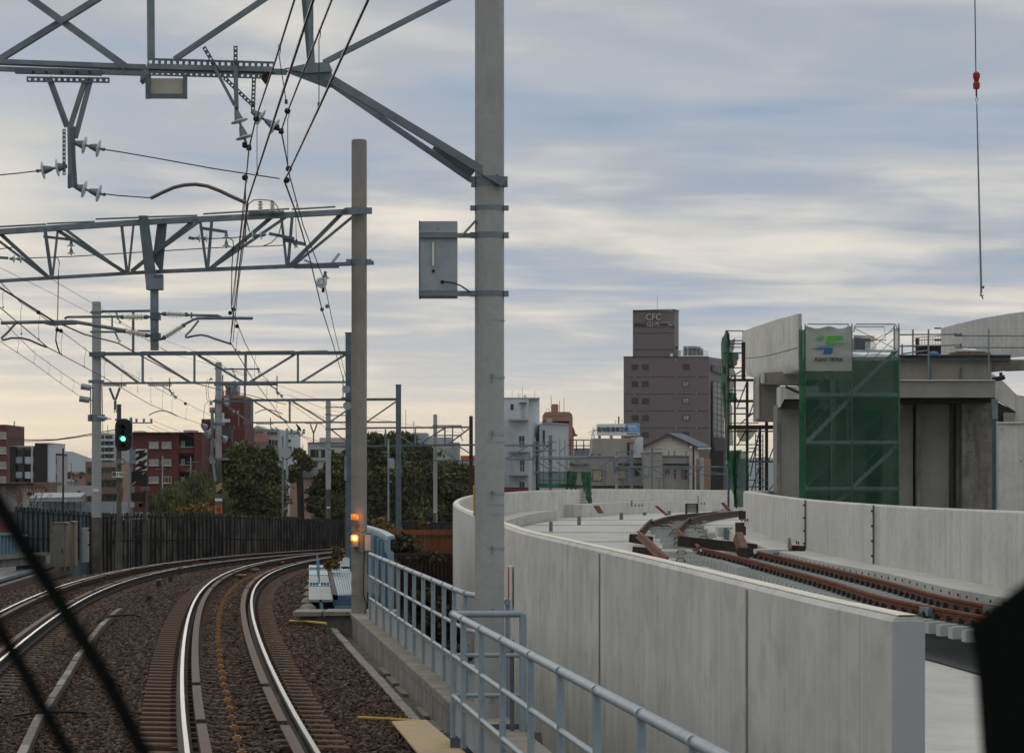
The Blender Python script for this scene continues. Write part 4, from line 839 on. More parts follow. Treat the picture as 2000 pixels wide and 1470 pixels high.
wire('thin feeder alongside the contact wire between the first two gantries', [(484, 398, 26), (478, 462, 32), (465, 560, 42), (455, 668, 47.2)], .007)
wire('thick feeder sweeping in from the left edge past the left cantilever', [(-20, 550, 44), (30, 580, 45.5), (101, 625, 47), (165, 653, 53), (231, 670, 60), (276, 695, 68), (371, 746, 90), (430, 761, 112), (480, 770, 120), (560, 790, 140)], .017)
wire('messenger wire from the left edge to the ball clamp of the left track', [(-10, 540, 44), (40, 590, 45), (75, 612, 46), (119, 646, 47), (175, 688, 60), (340, 776, 84), (352, 781, 86), (365, 788, 92), (420, 815, 115)], .007)
wire('contact wire of the left track passing the left steady arm', [(-10, 592, 43), (93, 678, 47), (117, 691, 50), (203, 737, 62), (290, 788, 78), (345, 812, 90), (392, 828, 104), (470, 860, 130)], .009)
wire('thin wire from the left edge down to the upper pulley on the far left pole', [(-10, 612, 55), (66, 688, 68), (120, 727, 76), (165, 757, 85.6)], .007)
wire('thin wire from the left edge down to the lower pulley on the far left pole', [(-10, 660, 55), (65, 709, 66), (110, 742, 76), (165, 780, 85.6)], .007)
wire('high thin feeder crossing the left sky to the upper disc pair', [(-10, 518, 60), (90, 567, 72), (182, 614, 84), (235, 632, 86), (310, 660, 95), (420, 700, 115), (458, 735, 122)], .006)
wire('thin feeder from the second gantry down to the banded pole frame', [(100, 545, 60), (201, 604, 78), (250, 637, 86), (330, 690, 100), (500, 735, 121)], .006)
wire('stay wire from the V hanger insulators to the wire clamp on the right', [(203, 292, 26), (235, 297, 26), (310, 310, 26), (420, 330, 26), (546, 349, 26)], .006)
wire('short stay wire to the insulators from the left edge', [(-10, 343, 26), (40, 338, 26), (72, 334, 26)], .006)
wire('short stay wire between the lowest insulators and the long brown steady arm', [(205, 379, 26), (230, 382, 26), (293, 386.5, 26)], .006)
wire('power line sagging across the yellow sky at far left', [(15, 856, 260), (60, 859, 260), (110, 858, 260), (150, 852, 260), (230, 838, 260)], .05)
wire('lower strand of the sagging power line at far left', [(15, 861, 262), (60, 862, 262), (110, 859, 262), (150, 854, 262), (230, 842, 262)], .035)
for k_, (a_, b_) in enumerate((((298, 830), (345, 850)), ((286, 832), (318, 846)), ((300, 822), (420, 870)))):
    wire(['short utility wire from the crossarm behind the signal, middle', 'short utility wire from the crossarm behind the signal, lowest', 'short utility wire from the crossarm behind the signal, highest'][k_], [(*a_, 130), (*b_, 165)], .01)
wire('contact wire in front of the fifth gantry', [(571, 843, 86), (640, 868, 120), (720, 885, 150), (848, 912, 178)], .010); wire('messenger wire from the fourth gantry to the fifth', [(553, 778, 86), (640, 818, 122), (700, 838, 140), (790, 846, 165), (900, 880, 200)], .009)
wire('feeder to the fifth gantry above the dark trees', [(560, 770, 122), (640, 800, 140), (720, 815, 155), (850, 838, 178), (905, 846, 190)], .009)
wire('wire over the white discs in front of the dark trees', [(780, 900, 170), (830, 905, 178), (910, 912, 190)], .010)
for i_, (a_, b_) in enumerate((((245, 640, 86), (330, 688, 100)), ((380, 690, 95), (480, 735, 118)), ((510, 740, 120), (676, 800, 150)), ((455, 835, 122), (510, 843, 135)))):
    wire(['faint wire below the third gantry frame', 'faint wire crossing the third gantry', 'faint wire running to the half hidden steel pole', 'faint wire passing behind the dark red tower'][i_], [a_, b_], .008)
# steady arms
def steady(label, pts, Y, r=.018):
    obj('steady_arm', MB().tube([at(x, y, Y) for x, y in pts], r, 8), M['steady'], None, label, 'steady arm', 'curved steady arms', smooth=True)
steady('long brown curved steady arm under the nearest gantry', [(294, 387.5), (315, 377), (340, 366), (360, 361.5), (382, 360), (405, 363.5), (430, 373), (455, 385), (480, 396)], 26, .018)
steady('thin curved steady arm left of the banded pole', [(291, 810.5), (300, 805.5), (312, 802), (322, 802), (332, 805), (346, 812)], 90, .018)
steady('thin curved steady arm in front of the fourth gantry', [(498, 807.5), (508, 802), (520, 799), (532, 801), (545, 805), (553, 808)], 110, .018)
steady('thin curved steady arm left of the slender pole before the dark trees', [(821, 902), (828, 899), (836, 899), (843, 902)], 177, .02)
steady('thin curved steady arm near the dark square pole', [(897, 926), (904, 922.5), (911, 923), (917, 927)], 185, .02)
# droppers
dp = [(545, 92, 559, 199, 20), (623, 62, 623, 205, 20), (562, 217, 562, 328, 24.5), (502, 232, 502, 340, 24.5), (480, 345, 480, 470, 28), (577, 395, 579, 470, 30), (40, 592, 42, 652, 46), (75, 612, 76, 663, 47), (5, 560, 6, 600, 45), (119, 648, 120, 692, 48), (165, 682, 165, 716, 56), (203, 700, 204, 737, 62), (237, 716, 238, 755, 68), (269, 730, 269, 765, 74), (294, 742, 295, 785, 80), (317, 755, 317, 797, 86), (336, 765, 336, 806, 90), (363, 790, 363, 817, 93), (34, 665, 34, 688, 60), (66, 688, 66, 709, 66), (94, 712, 94, 730, 70), (118, 730, 119, 748, 74), (142, 745, 142, 764, 78), (463, 640, 461, 682, 50), (497, 690, 498, 745, 62), (521, 742, 521, 770, 75), (540, 765, 541, 795, 80)]
T = thing('droppers', 'thin dropper wires hanging between the messenger and contact wires', 'dropper wires', at(300, 700, 60)) if False else None
ORD = 'first second third fourth fifth sixth seventh eighth ninth tenth eleventh twelfth thirteenth fourteenth fifteenth sixteenth seventeenth eighteenth nineteenth'.split()
dp.sort(key=lambda d_: d_[1])
for i_, (xa, ya, xb, yb_, Yd) in enumerate(dp):
    a = at(xa, ya, Yd); c = at(xb, yb_, Yd); q = MB(); hk = 6*Yd/FP*1.0
    q.tube([a+Vector((-hk*.3, 0, 0)), a+Vector((hk*.1, 0, hk)), a+Vector((hk*.5, 0, hk*.3)), a+Vector((hk*.4, 0, -hk*1.6)), a+Vector((0, 0, -hk*2.6)), c], .0035, 4); q.box(c, .02, .04, .03)
    obj('dropper', q, M['wire'], None, 'thin hooked dropper of the %s, %s from the top' % (('own track wires', ORD[[d_ for d_ in range(len(dp)) if dp[d_][0] > 440].index(i_)]) if xa > 440 else ('left track wires', ORD[[d_ for d_ in range(len(dp)) if dp[d_][0] <= 440].index(i_)])), 'dropper', 'droppers of the overhead wires')
for i_, (x, y, Yc, lab) in enumerate([(561.5, 217, 24, 'black ball clamp on the second messenger wire, level with the lower discs'), (500.5, 232, 24.6, 'black ball clamp on the first messenger wire beside the slanted discs'), (478.5, 347, 29, 'black ball clamp lower on the first messenger wire'), (564, 330, 25.5, 'black ball clamp where the second contact wire meets its messenger'),
    (560, 352, 26, 'black clamp at the end of the stay wire'), (456, 604, 47, 'upper black clamp on the wire bundle by the right cantilever'), (449.5, 611, 47, 'lower black clamp on the wire bundle by the right cantilever'), (463, 637, 50, 'small black ball below the right cantilever tube'), (75, 610, 46, 'small black ball on the left messenger wire'), (112, 644, 47, 'double black clamp under the left cantilever'), (119, 646, 47, 'second ball of the double clamp under the left cantilever'),
    (639, 598, 47, 'small black ball on the wire right of the pale round disc'), (629, 604, 47, 'pale grey ball below the round disc insulator'), (362, 788, 92, 'small black ball on the messenger above the dark red block')]):
    rr_ = (6.2 if Yc < 30 else 4.2 if Yc < 60 else 3)*Yc/FP
    obj('wire_clamp', MB().ball(at(x, y, Yc-.02), rr_, 12, 8, (1, .5, 1)), M['galv' if 'pale' in lab else 'black'], None, lab, 'wire clamp', 'clamps on the overhead wires', smooth=True)
wire('drooping jumper wire from the second gantry to the left cantilever', [(96, 503, 47.3), (112, 503, 47.3), (116, 512, 47.3), (114, 535, 47.3), (113, 600, 47.3), (112, 640, 47.3), (110, 646, 47)], .009)
wire('twisted jumper below the left cantilever clamp', [(110, 648, 47), (109, 665, 47), (113, 680, 48), (117, 690, 49.5)], .014)
wire('long horizontal feed wire behind the second gantry', [(-5, 487, 47.6), (25, 483, 47.6), (55, 504, 47.6), (140, 501, 47.7), (300, 491, 47.7), (420, 484, 47.7), (470, 482, 47.7), (510, 481, 47.7), (555, 479, 47.6)], .009)
wire('short upper feed wire between the disc pairs of the second gantry', [(408, 466, 47.3), (450, 465, 47.3), (488, 461, 47.3)], .009)
wire('jumper from the steady arm clamp to the discs on the second gantry', [(484, 400, 26.5), (480, 425, 35), (487, 452, 47)], .010)
# pulleys on tension wires
for x, y, Yp, lab in ((169, 756, 85.6, 'upper grey tension pulley on the far left pole'), (166, 780, 85.6, 'lower grey tension pulley on the far left pole'), (676, 760, 85.7, 'upper round tension pulley on the half hidden steel pole'), (678, 792, 85.7, 'lower tension pulley on the half hidden steel pole'), (201, 816, 85.6, 'small pale disc at the lower clamp of the far left pole')):
    c = at(x, y, Yp-.15); T = thing('tension_pulley', lab, 'pulley', c, 'pulleys and discs at the tension ends'); rr_ = .10 if 'small' not in lab else .06
    q = MB(); 
    if x < 300: q.cone(c+Vector((-.17, 0, .03)), c+Vector((.14, .0, -.02)), rr_, rr_*.95, 16)
    else: q.disc(c, (0, 1, 0), .13, .08, 18)
    obj('wheel', q, M['galv_lt'], T, smooth=True); obj('axle', MB().beam(c, c+Vector((.25 if x < 300 else .1, .1, -.03)), .03), M['galv_dk'], T)
# ------------------------------------------------------------------ tall slatted fence at the left
def fpt(s): return trk(s, -3.745-2.75)[0]
T = thing('slatted_fence', 'tall dark fence of vertical slats curving behind both tracks', 'fence', (*fpt(60).xy, -2), None)
fr = [(-8.6+.0, 0)]
Ffn = lambda s: trk(s, -6.9-max(0, (75-s))*.0)[0]
slat = MB(); post = MB(); rail_ = MB(); r_ = random.Random(11)
def fence_run(P, zt, zb_, step, wmin, wmax, m, T, name='slat_panel', skirt=True):
    n = 0; q = MB(); q2 = MB()
    Pr = []
    acc = 0; L_ = 0
    for a, c in zip(P, P[1:]):
        d_ = (c-a); l = d_.length; k = int(l/step)
        for i in range(k):
            p = a+d_*(i/k); w = r_.uniform(wmin, wmax); t = d_.normalized()
            z1 = zt(p)+r_.uniform(-.02, .02); z0 = zb_
            nrm = Vector((t.y, -t.x, 0)); s = .02*(n % 2)
            q.poly([Vector((p.x, p.y, z0))+nrm*s, Vector((p.x, p.y, z0))+t*w+nrm*s, Vector((p.x, p.y, z1))+t*w+nrm*s, Vector((p.x, p.y, z1))+nrm*s], nrm*-.03)
            if n % 3 == 0: q2.beam(Vector((p.x, p.y, z1-.12))+nrm*.06, Vector((p.x, p.y, z1-.01))+nrm*.04, .05, .05)
            if n % 4 == 0: q2.beam(Vector((p.x, p.y, z0))+nrm*.08, Vector((p.x, p.y, z1-.08))+nrm*.08, .045, .05)
            n += 1
    obj(name, q, m, T, kind='stuff'); obj('fence_bolts', q2, M['rail_side'], T, kind='stuff')
    for h in (-.15, -1.0):
        obj('fence_rail', MB().tube([Vector((p.x, p.y, zt(p)+h)) for p in P], .03, 6), M['rail_side'], T)
FP_ = [at(x, 1000, Yf) for x, Yf in ((183, 93), (215, 95), (260, 96), (300, 98), (350, 100), (400, 103), (450, 106), (500, 108), (550, 112), (600, 116), (650, 121), (690, 126), (740, 133), (800, 141), (860, 150), (920, 158))]
ftop = [(183, 1001), (300, 1000), (400, 1001), (450, 1003), (520, 1006), (600, 1010), (690, 1014), (800, 1016), (920, 1020)]
def ztf(p):
    px = 1000+FP*p.x/p.y; y = np.interp(px, [a for a, _ in ftop], [b_ for _, b_ in ftop]); y += 1.8*math.floor((px % 61)/30.5); return H-(y-950)/FP*p.y
fence_run(FP_, ztf, -1.0, .115, .055, .085, M['fence'], T)
b = MB()
for a, c in zip(FP_, FP_[1:]): b.poly([Vector((a.x, a.y+.12, -3)), Vector((c.x, c.y+.12, -3)), Vector((c.x, c.y+.12, ztf(c)-.25)), Vector((a.x, a.y+.12, ztf(a)-.25))], (0, .05, 0))
obj('backing_sheet', b, M['rail_side'], T)
T = thing('screen_fence', 'grey green corrugated screen fence at the far left behind the cabinets', 'fence', at(100, 1060, 88))
FG = [at(x, 1000, Yf) for x, Yf in ((30, 84), (60, 86), (90, 88), (120, 90), (150, 92), (183, 93.5))]
zg = lambda p: H-(np.interp(1000+FP*p.x/p.y, [30, 100, 183], [988, 994, 1000])-950)/FP*p.y
fence_run(FG, zg, -.2, .16, .10, .13, M['fence_g'], T, 'corrugated_panel')
b = MB()
for a, c in zip(FG, FG[1:]): b.poly([Vector((a.x, a.y+.1, -2)), Vector((c.x, c.y+.1, -2)), Vector((c.x, c.y+.1, zg(c)-.1)), Vector((a.x, a.y+.1, zg(a)-.1))], (0, .05, 0))
obj('backing_sheet', b, M['fence_g'], T)
# plate girder, walkway and cabinets at the left edge
T = thing('plate_girder', 'blue plate girder with stiffeners on a pale ledge at the left edge', 'girder', at(10, 1090, 82))
obj('web', MB().poly([at(x, y, Y_) for x, y, Y_ in ((-40, 1042, 78), (45, 1047, 84), (45, 1086, 84), (-40, 1092, 78))], (0, .1, 0)), M['blue_dk'], T)
for i in range(12): x = -34+i*6.8; obj('stiffener', MB().beam(at(x, 1042+i*.4, 77.6+i*.5), at(x, 1089-i*.3, 77.6+i*.5), .05, .12), M['blue'], T)
obj('flange', MB().beam(at(-40, 1041, 77.8), at(45, 1045, 83.8), .3, .06), M['blue'], T)
T = thing('ledge', 'pale stepped concrete ledge under the blue girder at the left edge', 'ledge', at(20, 1110, 80))
obj('ledge_top', MB().beam(at(-40, 1091, 78), at(80, 1081, 86), .5, .10), M['kerb'], T); obj('ledge_face', MB().beam(at(-40, 1103, 78.1), at(80, 1092, 86.1), .3, .25), M['conc_old_or_shaded'], T)
b = MB().box((-14.2, 84, -.35), 3.0, 8, .3); obj('equipment_plinth', MB().poly([gz(100, 1083, -.0+0)]*0 or [at(82, 1078, 88), at(101, 1078, 88), at(101, 1108, 86), at(82, 1112, 86)], (0, 2.0, 0)), M['kerb'], None, 'small weathered concrete block left of the twin cabinets', 'concrete block')
wk = [gz(-20, 1190-30, -.42), gz(145, 1107, -.42), gz(132, 1100, -.42), gz(-20, 1122, -.42)]
T = thing('side_walkway', 'narrow concrete walkway slab beside the left track under the cabinets', 'walkway', wk[1])
obj('slab', MB().poly([Vector(p) for p in wk], (0, 0, -.15)), M['conc_old_or_shaded'], T)
obj('slab_edge', MB().beam(wk[0]+Vector((0, -.03, .02)), wk[1]+Vector((0, -.03, .02)), .06, .22), M['guard'], T)
obj('trough_lid', MB().beam(wk[0]+Vector((-.9, .9, .1)), wk[1]+Vector((-.9, .9, .1)), .5, .08), M['galv'], T)
for k_, (x0, x1_, xs, yt, yb_, Yc, lab) in enumerate(((98, 126, 131.5, 1020, 1106, 86, 'nearer tall grey-beige trackside cabinet with a rounded top'), (131, 141, 146.5, 1018, 1104, 88, 'farther tan trackside cabinet standing close behind its twin'))):
    T = thing('trackside_cabinet', lab, 'cabinet', at((x0+x1_)/2, yb_, Yc), 'trackside cabinets')
    obj('cabinet_body', MB().poly([at(x0, yb_, Yc), at(x1_, yb_, Yc), at(x1_, yt+2, Yc), at(x1_-3, yt, Yc), at(x0+4, yt, Yc), at(x0, yt+3, Yc)], (0, .6, 0)), M['cab'] if k_ == 0 else M['cab2'], T)
    obj('side_door', MB().pbox(x1_+.2, yt, xs, yb_, Yc+.06, .5), M['cab2'], T)
    obj('hood', MB().poly([at(x0-.8, yt+3.5, Yc-.04), at(x0+4, yt-.8, Yc-.04), at(x1_, yt-.8, Yc-.04), at(xs, yt+1, Yc-.04), at(xs, yt+2.5, Yc-.04), at(x1_, yt+1, Yc-.04), at(x0+5, yt+1, Yc-.04), at(x0-.8, yt+5.5, Yc-.04)], (0, .66, 0)), M['kerb'], T)
    obj('handle', MB().pbox(x1_-5, yb_-35, x1_-4, yb_-26, Yc-.04, .04), M['black'], T)
    if k_ == 0: obj('name_plate', MB().pbox(98.5, 1034, 103, 1038, Yc-.02, .015), M['galv_dk'], T)
T = thing('trackside_cabinet', 'slim pale cabinet strapped beside the far left pole', 'cabinet', at(165, 1097, 86.5), 'trackside cabinets')
obj('cabinet_body', MB().pbox(159, 1030, 171, 1097, 86.4, .3), M['lt_grey'], T); obj('door_seam', MB().pbox(158.4, 1029, 159.4, 1097, 86.3, .06), M['cab'], T)
for y in (1035, 1064): obj('strap', MB().pbox(171, y-2, 182, y+1, 86.3, .05), M['black'], T)
# ------------------------------------------------------------------ signals
Ys = 83.5; T = thing('railway_signal', 'dark oval colour light signal showing green on a grey pole', 'railway signal', at(232, 1095, Ys))
c = at(241, 849, Ys); w = 16.5*Ys/FP; h = 31.5*Ys/FP; pts = []
for i in range(28):
    a_ = 2*math.pi*i/28; ca, sa = math.cos(a_), math.sin(a_); pts.append(c+Vector((w*math.copysign(abs(ca)**.75, ca), 0, math.copysign(h-w, sa)+w*math.copysign(abs(sa)**.9, sa))))
bpn = obj('backboard', MB().poly(pts[::-1], (0, .05, 0)), M['black'], T)
for y, m_ in ((832.5, 'black2'), (844.5, 'black2'), (856.5, 'sig_g'), (868.5, 'black2')):
    cc = at(240.2, y, Ys-.06); o_ = obj('lens', MB().disc(cc+Vector((0, .03, 0)), (0, 1, 0), .072, .03, 20), M[m_], T, smooth=True)
    q = MB()
    for i in range(13):
        a_ = math.pi*i/12*1.15-.12*math.pi/2; p = cc+Vector((.10*math.cos(a_), 0, .10*math.sin(a_))); q.v += [p, p+Vector((0, -.22, 0))]
        if i: B = len(q.v)-4; q.f.append((B, B+1, B+3, B+2))
    obj('visor', q, M['black'], o_)
obj('mast', MB().cone((at(232.5, 0, Ys+.14).x, Ys+.14, -.9), (at(232.5, 0, Ys+.14).x, Ys+.14, at(0, 789, Ys).z), .085, .07, 16), M['pole_dirty'], T, smooth=True)
obj('mast_collar', MB().pbox(225, 817, 247, 822, Ys+.1, .1), M['galv'], T); obj('junction_box', MB().pbox(226, 896, 235, 907, Ys-.02, .15), M['kerb'], T)
cc = at(239.5, 901, Ys-.05); obj('round_reflector', MB().lathe(cc, (0, -1, 0), [(0, .088), (.03, .088), (.03, .075), (.01, .07)], 18), M['black'], T); obj('reflector_face', MB().disc(cc+Vector((0, -.02, 0)), (0, 1, 0), .068, .02, 18), M['galv_lt'], T)
# number plate with its characters
def text(s, x, y, hpx, Y, m, parent, ext=.006, rz=0, shear=0, fat=0, sx=1.0, name='lettering'):
    cu = bpy.data.curves.new(name, 'FONT'); cu.body = s; cu.size = hpx*Y/FP*1.38; cu.extrude = ext; cu.align_x = 'CENTER'; cu.align_y = 'CENTER'; cu.shear = shear; cu.offset = fat
    to = bpy.data.objects.new(name+'_tmp', cu); COL.objects.link(to); bpy.context.view_layer.update()
    me = bpy.data.meshes.new_from_object(to.evaluated_get(bpy.context.evaluated_depsgraph_get())); bpy.data.objects.remove(to)
    p = at(x, y, Y); me.transform(Matrix.Translation(p-(wloc(parent) if parent else Vector())) @ Matrix.Rotation(rz, 4, 'Z') @ Matrix.Rotation(math.pi/2, 4, 'X') @ Matrix.Scale(sx, 4, Vector((1, 0, 0))))
    me.materials.clear(); me.materials.append(M[m]); o = bpy.data.objects.new(name, me); COL.objects.link(o); o.parent = parent; return o
npl = obj('number_plate', MB().pbox(218.5, 921, 241.5, 932, Ys-.02, .02), M['white'], T); text('豊195', 230, 926.6, 7.0, Ys-.03, 'ink', npl, .003, fat=.002, sx=.98)
obj('ladder_rail', MB().beam(at(210, 830, Ys+.5), at(222, 1000, Ys+.5), .015).beam(at(200, 820, Ys+.5), at(206, 980, Ys+.5), .015), M['galv_dk'], T)
T = thing('repeater_signal', 'black and white striped signal head over two black boxes on a sooty post', 'railway signal', at(283, 1095, 84))
Y = 84.0
obj('post', MB().cone((at(283, 0, Y+.2).x, Y+.2, -.9), (at(283, 0, Y+.2).x, Y+.2, at(0, 905, Y).z), .075, .065, 14), M['pole_dirty'], T, smooth=True)
hd = obj('striped_board', MB().pbox(265, 876.5, 287, 918, Y, .06), M['white'], T)
for ya_ in (880, 893, 906, 919):      # slanted black bars, clipped to the board
    obj('stripe', MB().poly([at(265, ya_+1, Y-.004), at(287, max(877, ya_-11), Y-.004), at(287, max(877.5, ya_-4.5), Y-.004), at(265, min(918, ya_+7), Y-.004)], (0, .003, 0)), M['black'], hd)
for y in (884, 905): o_ = obj('lamp_hood', MB().pbox(271, y-5, 280.5, y+6, Y-.22, .22), M['black'], T)
obj('upper_box', MB().pbox(256.5, 920, 287, 948.5, Y-.05, .2), M['black'], T); obj('dash_mark', MB().beam(at(277.5, 926, Y-.06), at(283, 921.5, Y-.06), .02, .035), M['yellow_p'], T); obj('dash_mark', MB().beam(at(258, 946, Y-.06), at(265, 940, Y-.06), .02, .035), M['yellow_p'], T)
obj('lower_box', MB().pbox(256.5, 961.5, 284, 978, Y-.03, .15), M['black'], T); obj('box_face', MB().pbox(260, 964, 281, 976, Y-.04, .012), M['char'], T)
pn = obj('small_plate', MB().pbox(275.5, 950.5, 292, 957, Y-.02, .02), M['kerb'], T); text('S1873', 283.7, 954, 4.2, Y-.03, 'ink', pn, .002)
cc = at(275, 986, Y-.02); obj('ring', MB().lathe(cc, (0, -1, 0), [(0, .075), (.03, .075), (.03, .05), (0, .05)], 16), M['rust_dk'], T); obj('sight_arm', MB().pbox(262, 1014, 283, 1016.5, Y, .05).pbox(262, 1043, 283, 1045.5, Y, .05), M['black'], T)
T = thing('utility_pole', 'grey utility pole with a three insulator crossarm behind the green signal', 'utility pole', at(256, 1000, 130), 'utility poles beyond the fence')
obj('shaft', MB().cone((at(255.8, 0, 130).x, 130, -5), (at(255.8, 0, 130).x, 130, at(0, 815, 130).z), .09, .075, 14), M['galv'], T, smooth=True)
obj('crossarm', MB().beam(at(255, 825.5, 129.8), at(298, 825.5, 129.8), .06), M['galv'], T)
for x in (266.5, 281, 295.5): obj('pin_insulator', MB().lathe(at(x, 825, 129.8), (0, 0, 1), [(0, .03), (.06, .05), (.1, .075), (.14, .05), (.18, .065), (.2, .03)], 10), M['galv_lt'], T)
obj('cabinet', MB().pbox(253, 878, 263, 905, 129.6, .3), M['galv'], T); obj('cabinet', MB().pbox(254, 950, 261, 961, 129.6, .25), M['galv'], T); obj('cabinet', MB().pbox(254, 980, 261, 990, 129.6, .25), M['galv_lt'], T)
# other utility poles, octagonal road sign back, transformer pole
def upole(label, x, yt, w, Y, m='pole', arms=(), extra=None, yb_=1100):
    T = thing('utility_pole', label, 'utility pole', at(x, yb_, Y), 'utility poles beyond the fence'); X_ = at(x, 0, Y).x; rr_ = w*Y/FP/2
    obj('shaft', MB().cone((X_, Y, -5), (X_, Y, at(0, yt, Y).z), rr_*1.2, rr_, 14), M[m], T, smooth=True)
    for xa, ya, xb, yb2, wa in arms: obj('crossarm', MB().beam(at(xa, ya, Y-.2), at(xb, yb2, Y-.2), wa*Y/FP), M['galv'], T)
    return T
upole('rusty brown bare pole over the low roofs at the left', 123.3, 875, 3.6, 140, 'rust_dk')
T = upole('grey utility pole with a zigzag crossarm on which a bird sits', 560.5, 836, 5.0, 165, 'pole', [(562, 847, 596, 846, 1.6), (563, 845, 571, 852, 1.3), (571, 852, 579, 845, 1.3), (579, 845, 587, 852, 1.3), (587, 852, 594, 845, 1.3)])
for x in (568, 580.5, 592.5): obj('pin_insulator', MB().lathe(at(x, 846, 164.6), (.2, 0, 1), [(0, .05), (.1, .1), (.16, .06), (.22, .1), (.28, .04)], 8), M['galv_lt'], T)
T = upole('thin steel post with the back of a white octagonal sign', 552.3, 852, 3.6, 150, 'galv')
cc = at(557.5, 883.5, 149.7); obj('sign_back', MB().disc(cc, (0, 1, 0), .36, .03, 8), M['lt_grey'], T); obj('sign_rim', MB().disc(cc+Vector((.03, .04, -.03)), (0, 1, 0), .375, .03, 8), M['black'], T)
upole('bare brown pole with a short top spike in front of the grey house', 591.5, 881, 3.0, 175, 'wood', [(591.5, 868, 591.5, 882, 1.0)])
T = upole('grey pole with a pale transformer in front of the dark trees', 758.5, 857, 3.4, 168, 'galv_lt', [(748, 882, 764, 884, 2), (750, 888, 762, 890, 2)])
obj('transformer', MB().lathe(at(764, 914, 167.6), (0, 0, 1), [(0, .22), (.5, .22), (.52, .24), (.56, .2)], 16).pbox(760, 897, 768, 901, 167.5, .4), M['galv_lt'], T); obj('bushings', MB().pbox(761.5, 894, 763, 898, 167.6, .1).pbox(765.5, 894, 767, 898, 167.6, .1), M['ins_w'], T)
obj('terminal_box', MB().pbox(760, 921, 766, 926, 167.6, .3).pbox(757, 938, 765, 942, 167.6, .3), M['galv'], T)
upole('far utility pole with two crossarms in front of the red block windows, left', 317.5, 890, 2.2, 170, 'lt_grey', [(309, 902, 326, 903, 1.6), (306, 905, 332, 906, 1.2), (303, 916, 325, 915, 1.2)])
upole('far utility pole with two crossarms in front of the red block balconies, right', 372.5, 892, 2.2, 172, 'lt_grey', [(364, 902, 388, 902, 1.6), (362, 919, 384, 919, 1.6), (366, 922, 372, 914, 1.0)])
upole('small street lamp pole over the distant houses at the left', 139.5, 905, 1.6, 300, 'galv', [(136.5, 905, 139.5, 905.5, 1)])
# bird on the crossarm
cc = at(583.5, 836, 164.5); T = thing('bird', 'small dark crow perched on the zigzag crossarm', 'bird', cc)
obj('body', MB().lathe(cc+Vector((.16, 0, -.20)), (-.55, 0, .8), [(0, .02), (.10, .05), (.22, .085), (.34, .075), (.42, .05), (.47, .052), (.52, .045), (.56, .02), (.62, .004)], 10), M['black'], T, smooth=True)
obj('leg', MB().beam(cc+Vector((.03, 0, -.12)), cc+Vector((.03, 0, -.30)), .012), M['black'], T); obj('leg', MB().beam(cc+Vector((.07, 0, -.12)), cc+Vector((.07, 0, -.30)), .012), M['black'], T)
obj('wing', MB().poly([cc+Vector((-.05, -.07, .12)), cc+Vector((.02, -.09, .1)), cc+Vector((.14, -.05, -.14)), cc+Vector((.19, -.03, -.25)), cc+Vector((.05, -.08, -.08))], (0, .015, 0)), M['black'], T)
# ------------------------------------------------------------------ blue girder bridge beyond the pole block
T = thing('bridge_girder', 'near blue girder with a bolted pale top flange beside the own track', 'girder', at(627, 1170, 55))
g0 = at(603, 1170, 54.8); g1 = at(650, 1170, 54.8); h0 = at(603.5, 1103, 78.5); h1 = at(637, 1103, 78.5)
cuts = [0, .27, .40, .72, .86, 1.0]
def gl(u, v): 
    a = g0.lerp(h0, u); c = g1.lerp(h1, u); return a.lerp(c, v)
for i, (u0, u1) in enumerate(((0, .30), (.32, .62), (.64, 1.0))):
    obj('flange_plate', MB().poly([gl(u0, 0), gl(u0, 1), gl(u1, 1), gl(u1, 0)], (0, 0, -.05)), M['blue'] if i == 2 else M['grey_plate'], T)
for u0 in (.30, .80):
    o_ = obj('splice_plate', MB().poly([gl(u0, 0), gl(u0, 1), gl(u0+.06, 1), gl(u0+.06, 0)], (0, 0, .02)), M['blue'], T); q = MB()
    for v in (.1, .24, .38, .62, .76, .9):
        for du in (.012, .045): q.lathe(gl(u0+du, v)+Vector((0, 0, .02)), (0, 0, 1), [(0, .032), (.03, .032), (.035, .02)], 6)
    obj('bolts', q, M['blue_dk'], o_)
obj('web', MB().poly([gl(0, .45), gl(0, .55), gl(0, .55)+Vector((0, 0, -1.3)), gl(0, .45)+Vector((0, 0, -1.3))], (-1.0, 22, 0)), M['blue_dk'], T)
obj('end_stiffener', MB().beam(gl(0, .5)+Vector((.02, -.03, -.08)), gl(0, .5)+Vector((.02, -.03, -1.2)), .06), M['blue'], T)
for px, y0, y1, wv, Yv in ((619, 1082, 1126, 4.2, 66), (621.5, 1093, 1140, 4.0, 60)):
    a = at(px, y0, Yv); c = at(px+1.5, y1, Yv); obj('guide_fin', MB().poly([a+Vector((-.02, 0, 0)), a+Vector((.02, 0, 0)), c+Vector((.012, 0, 0)), c+Vector((-.012, 0, 0))], (0, .12, 0)).ball(a, .024), M['blue'], T)
T = thing('bridge_walkway', 'corrugated grey blue walkway deck between the blue girders', 'walkway', at(690, 1160, 56))
w0, w1, w2, w3 = at(660, 1160, 55.5), at(707, 1160, 55.5), at(700, 1110, 76), at(647, 1110, 76)
for i in range(11):
    a = w0.lerp(w1, i/11); c = w0.lerp(w1, (i+.8)/11); e = w3.lerp(w2, i/11); f_ = w3.lerp(w2, (i+.8)/11); obj('deck_rib', MB().poly([a, c, f_, e], (0, 0, -.04)), M['blue'], T)
obj('underpan', MB().poly([w0+Vector((0, 0, -.05)), w1+Vector((0, 0, -.05)), w2+Vector((0, 0, -.05)), w3+Vector((0, 0, -.05))], (0, 0, -.03)), M['blue_dk'], T)
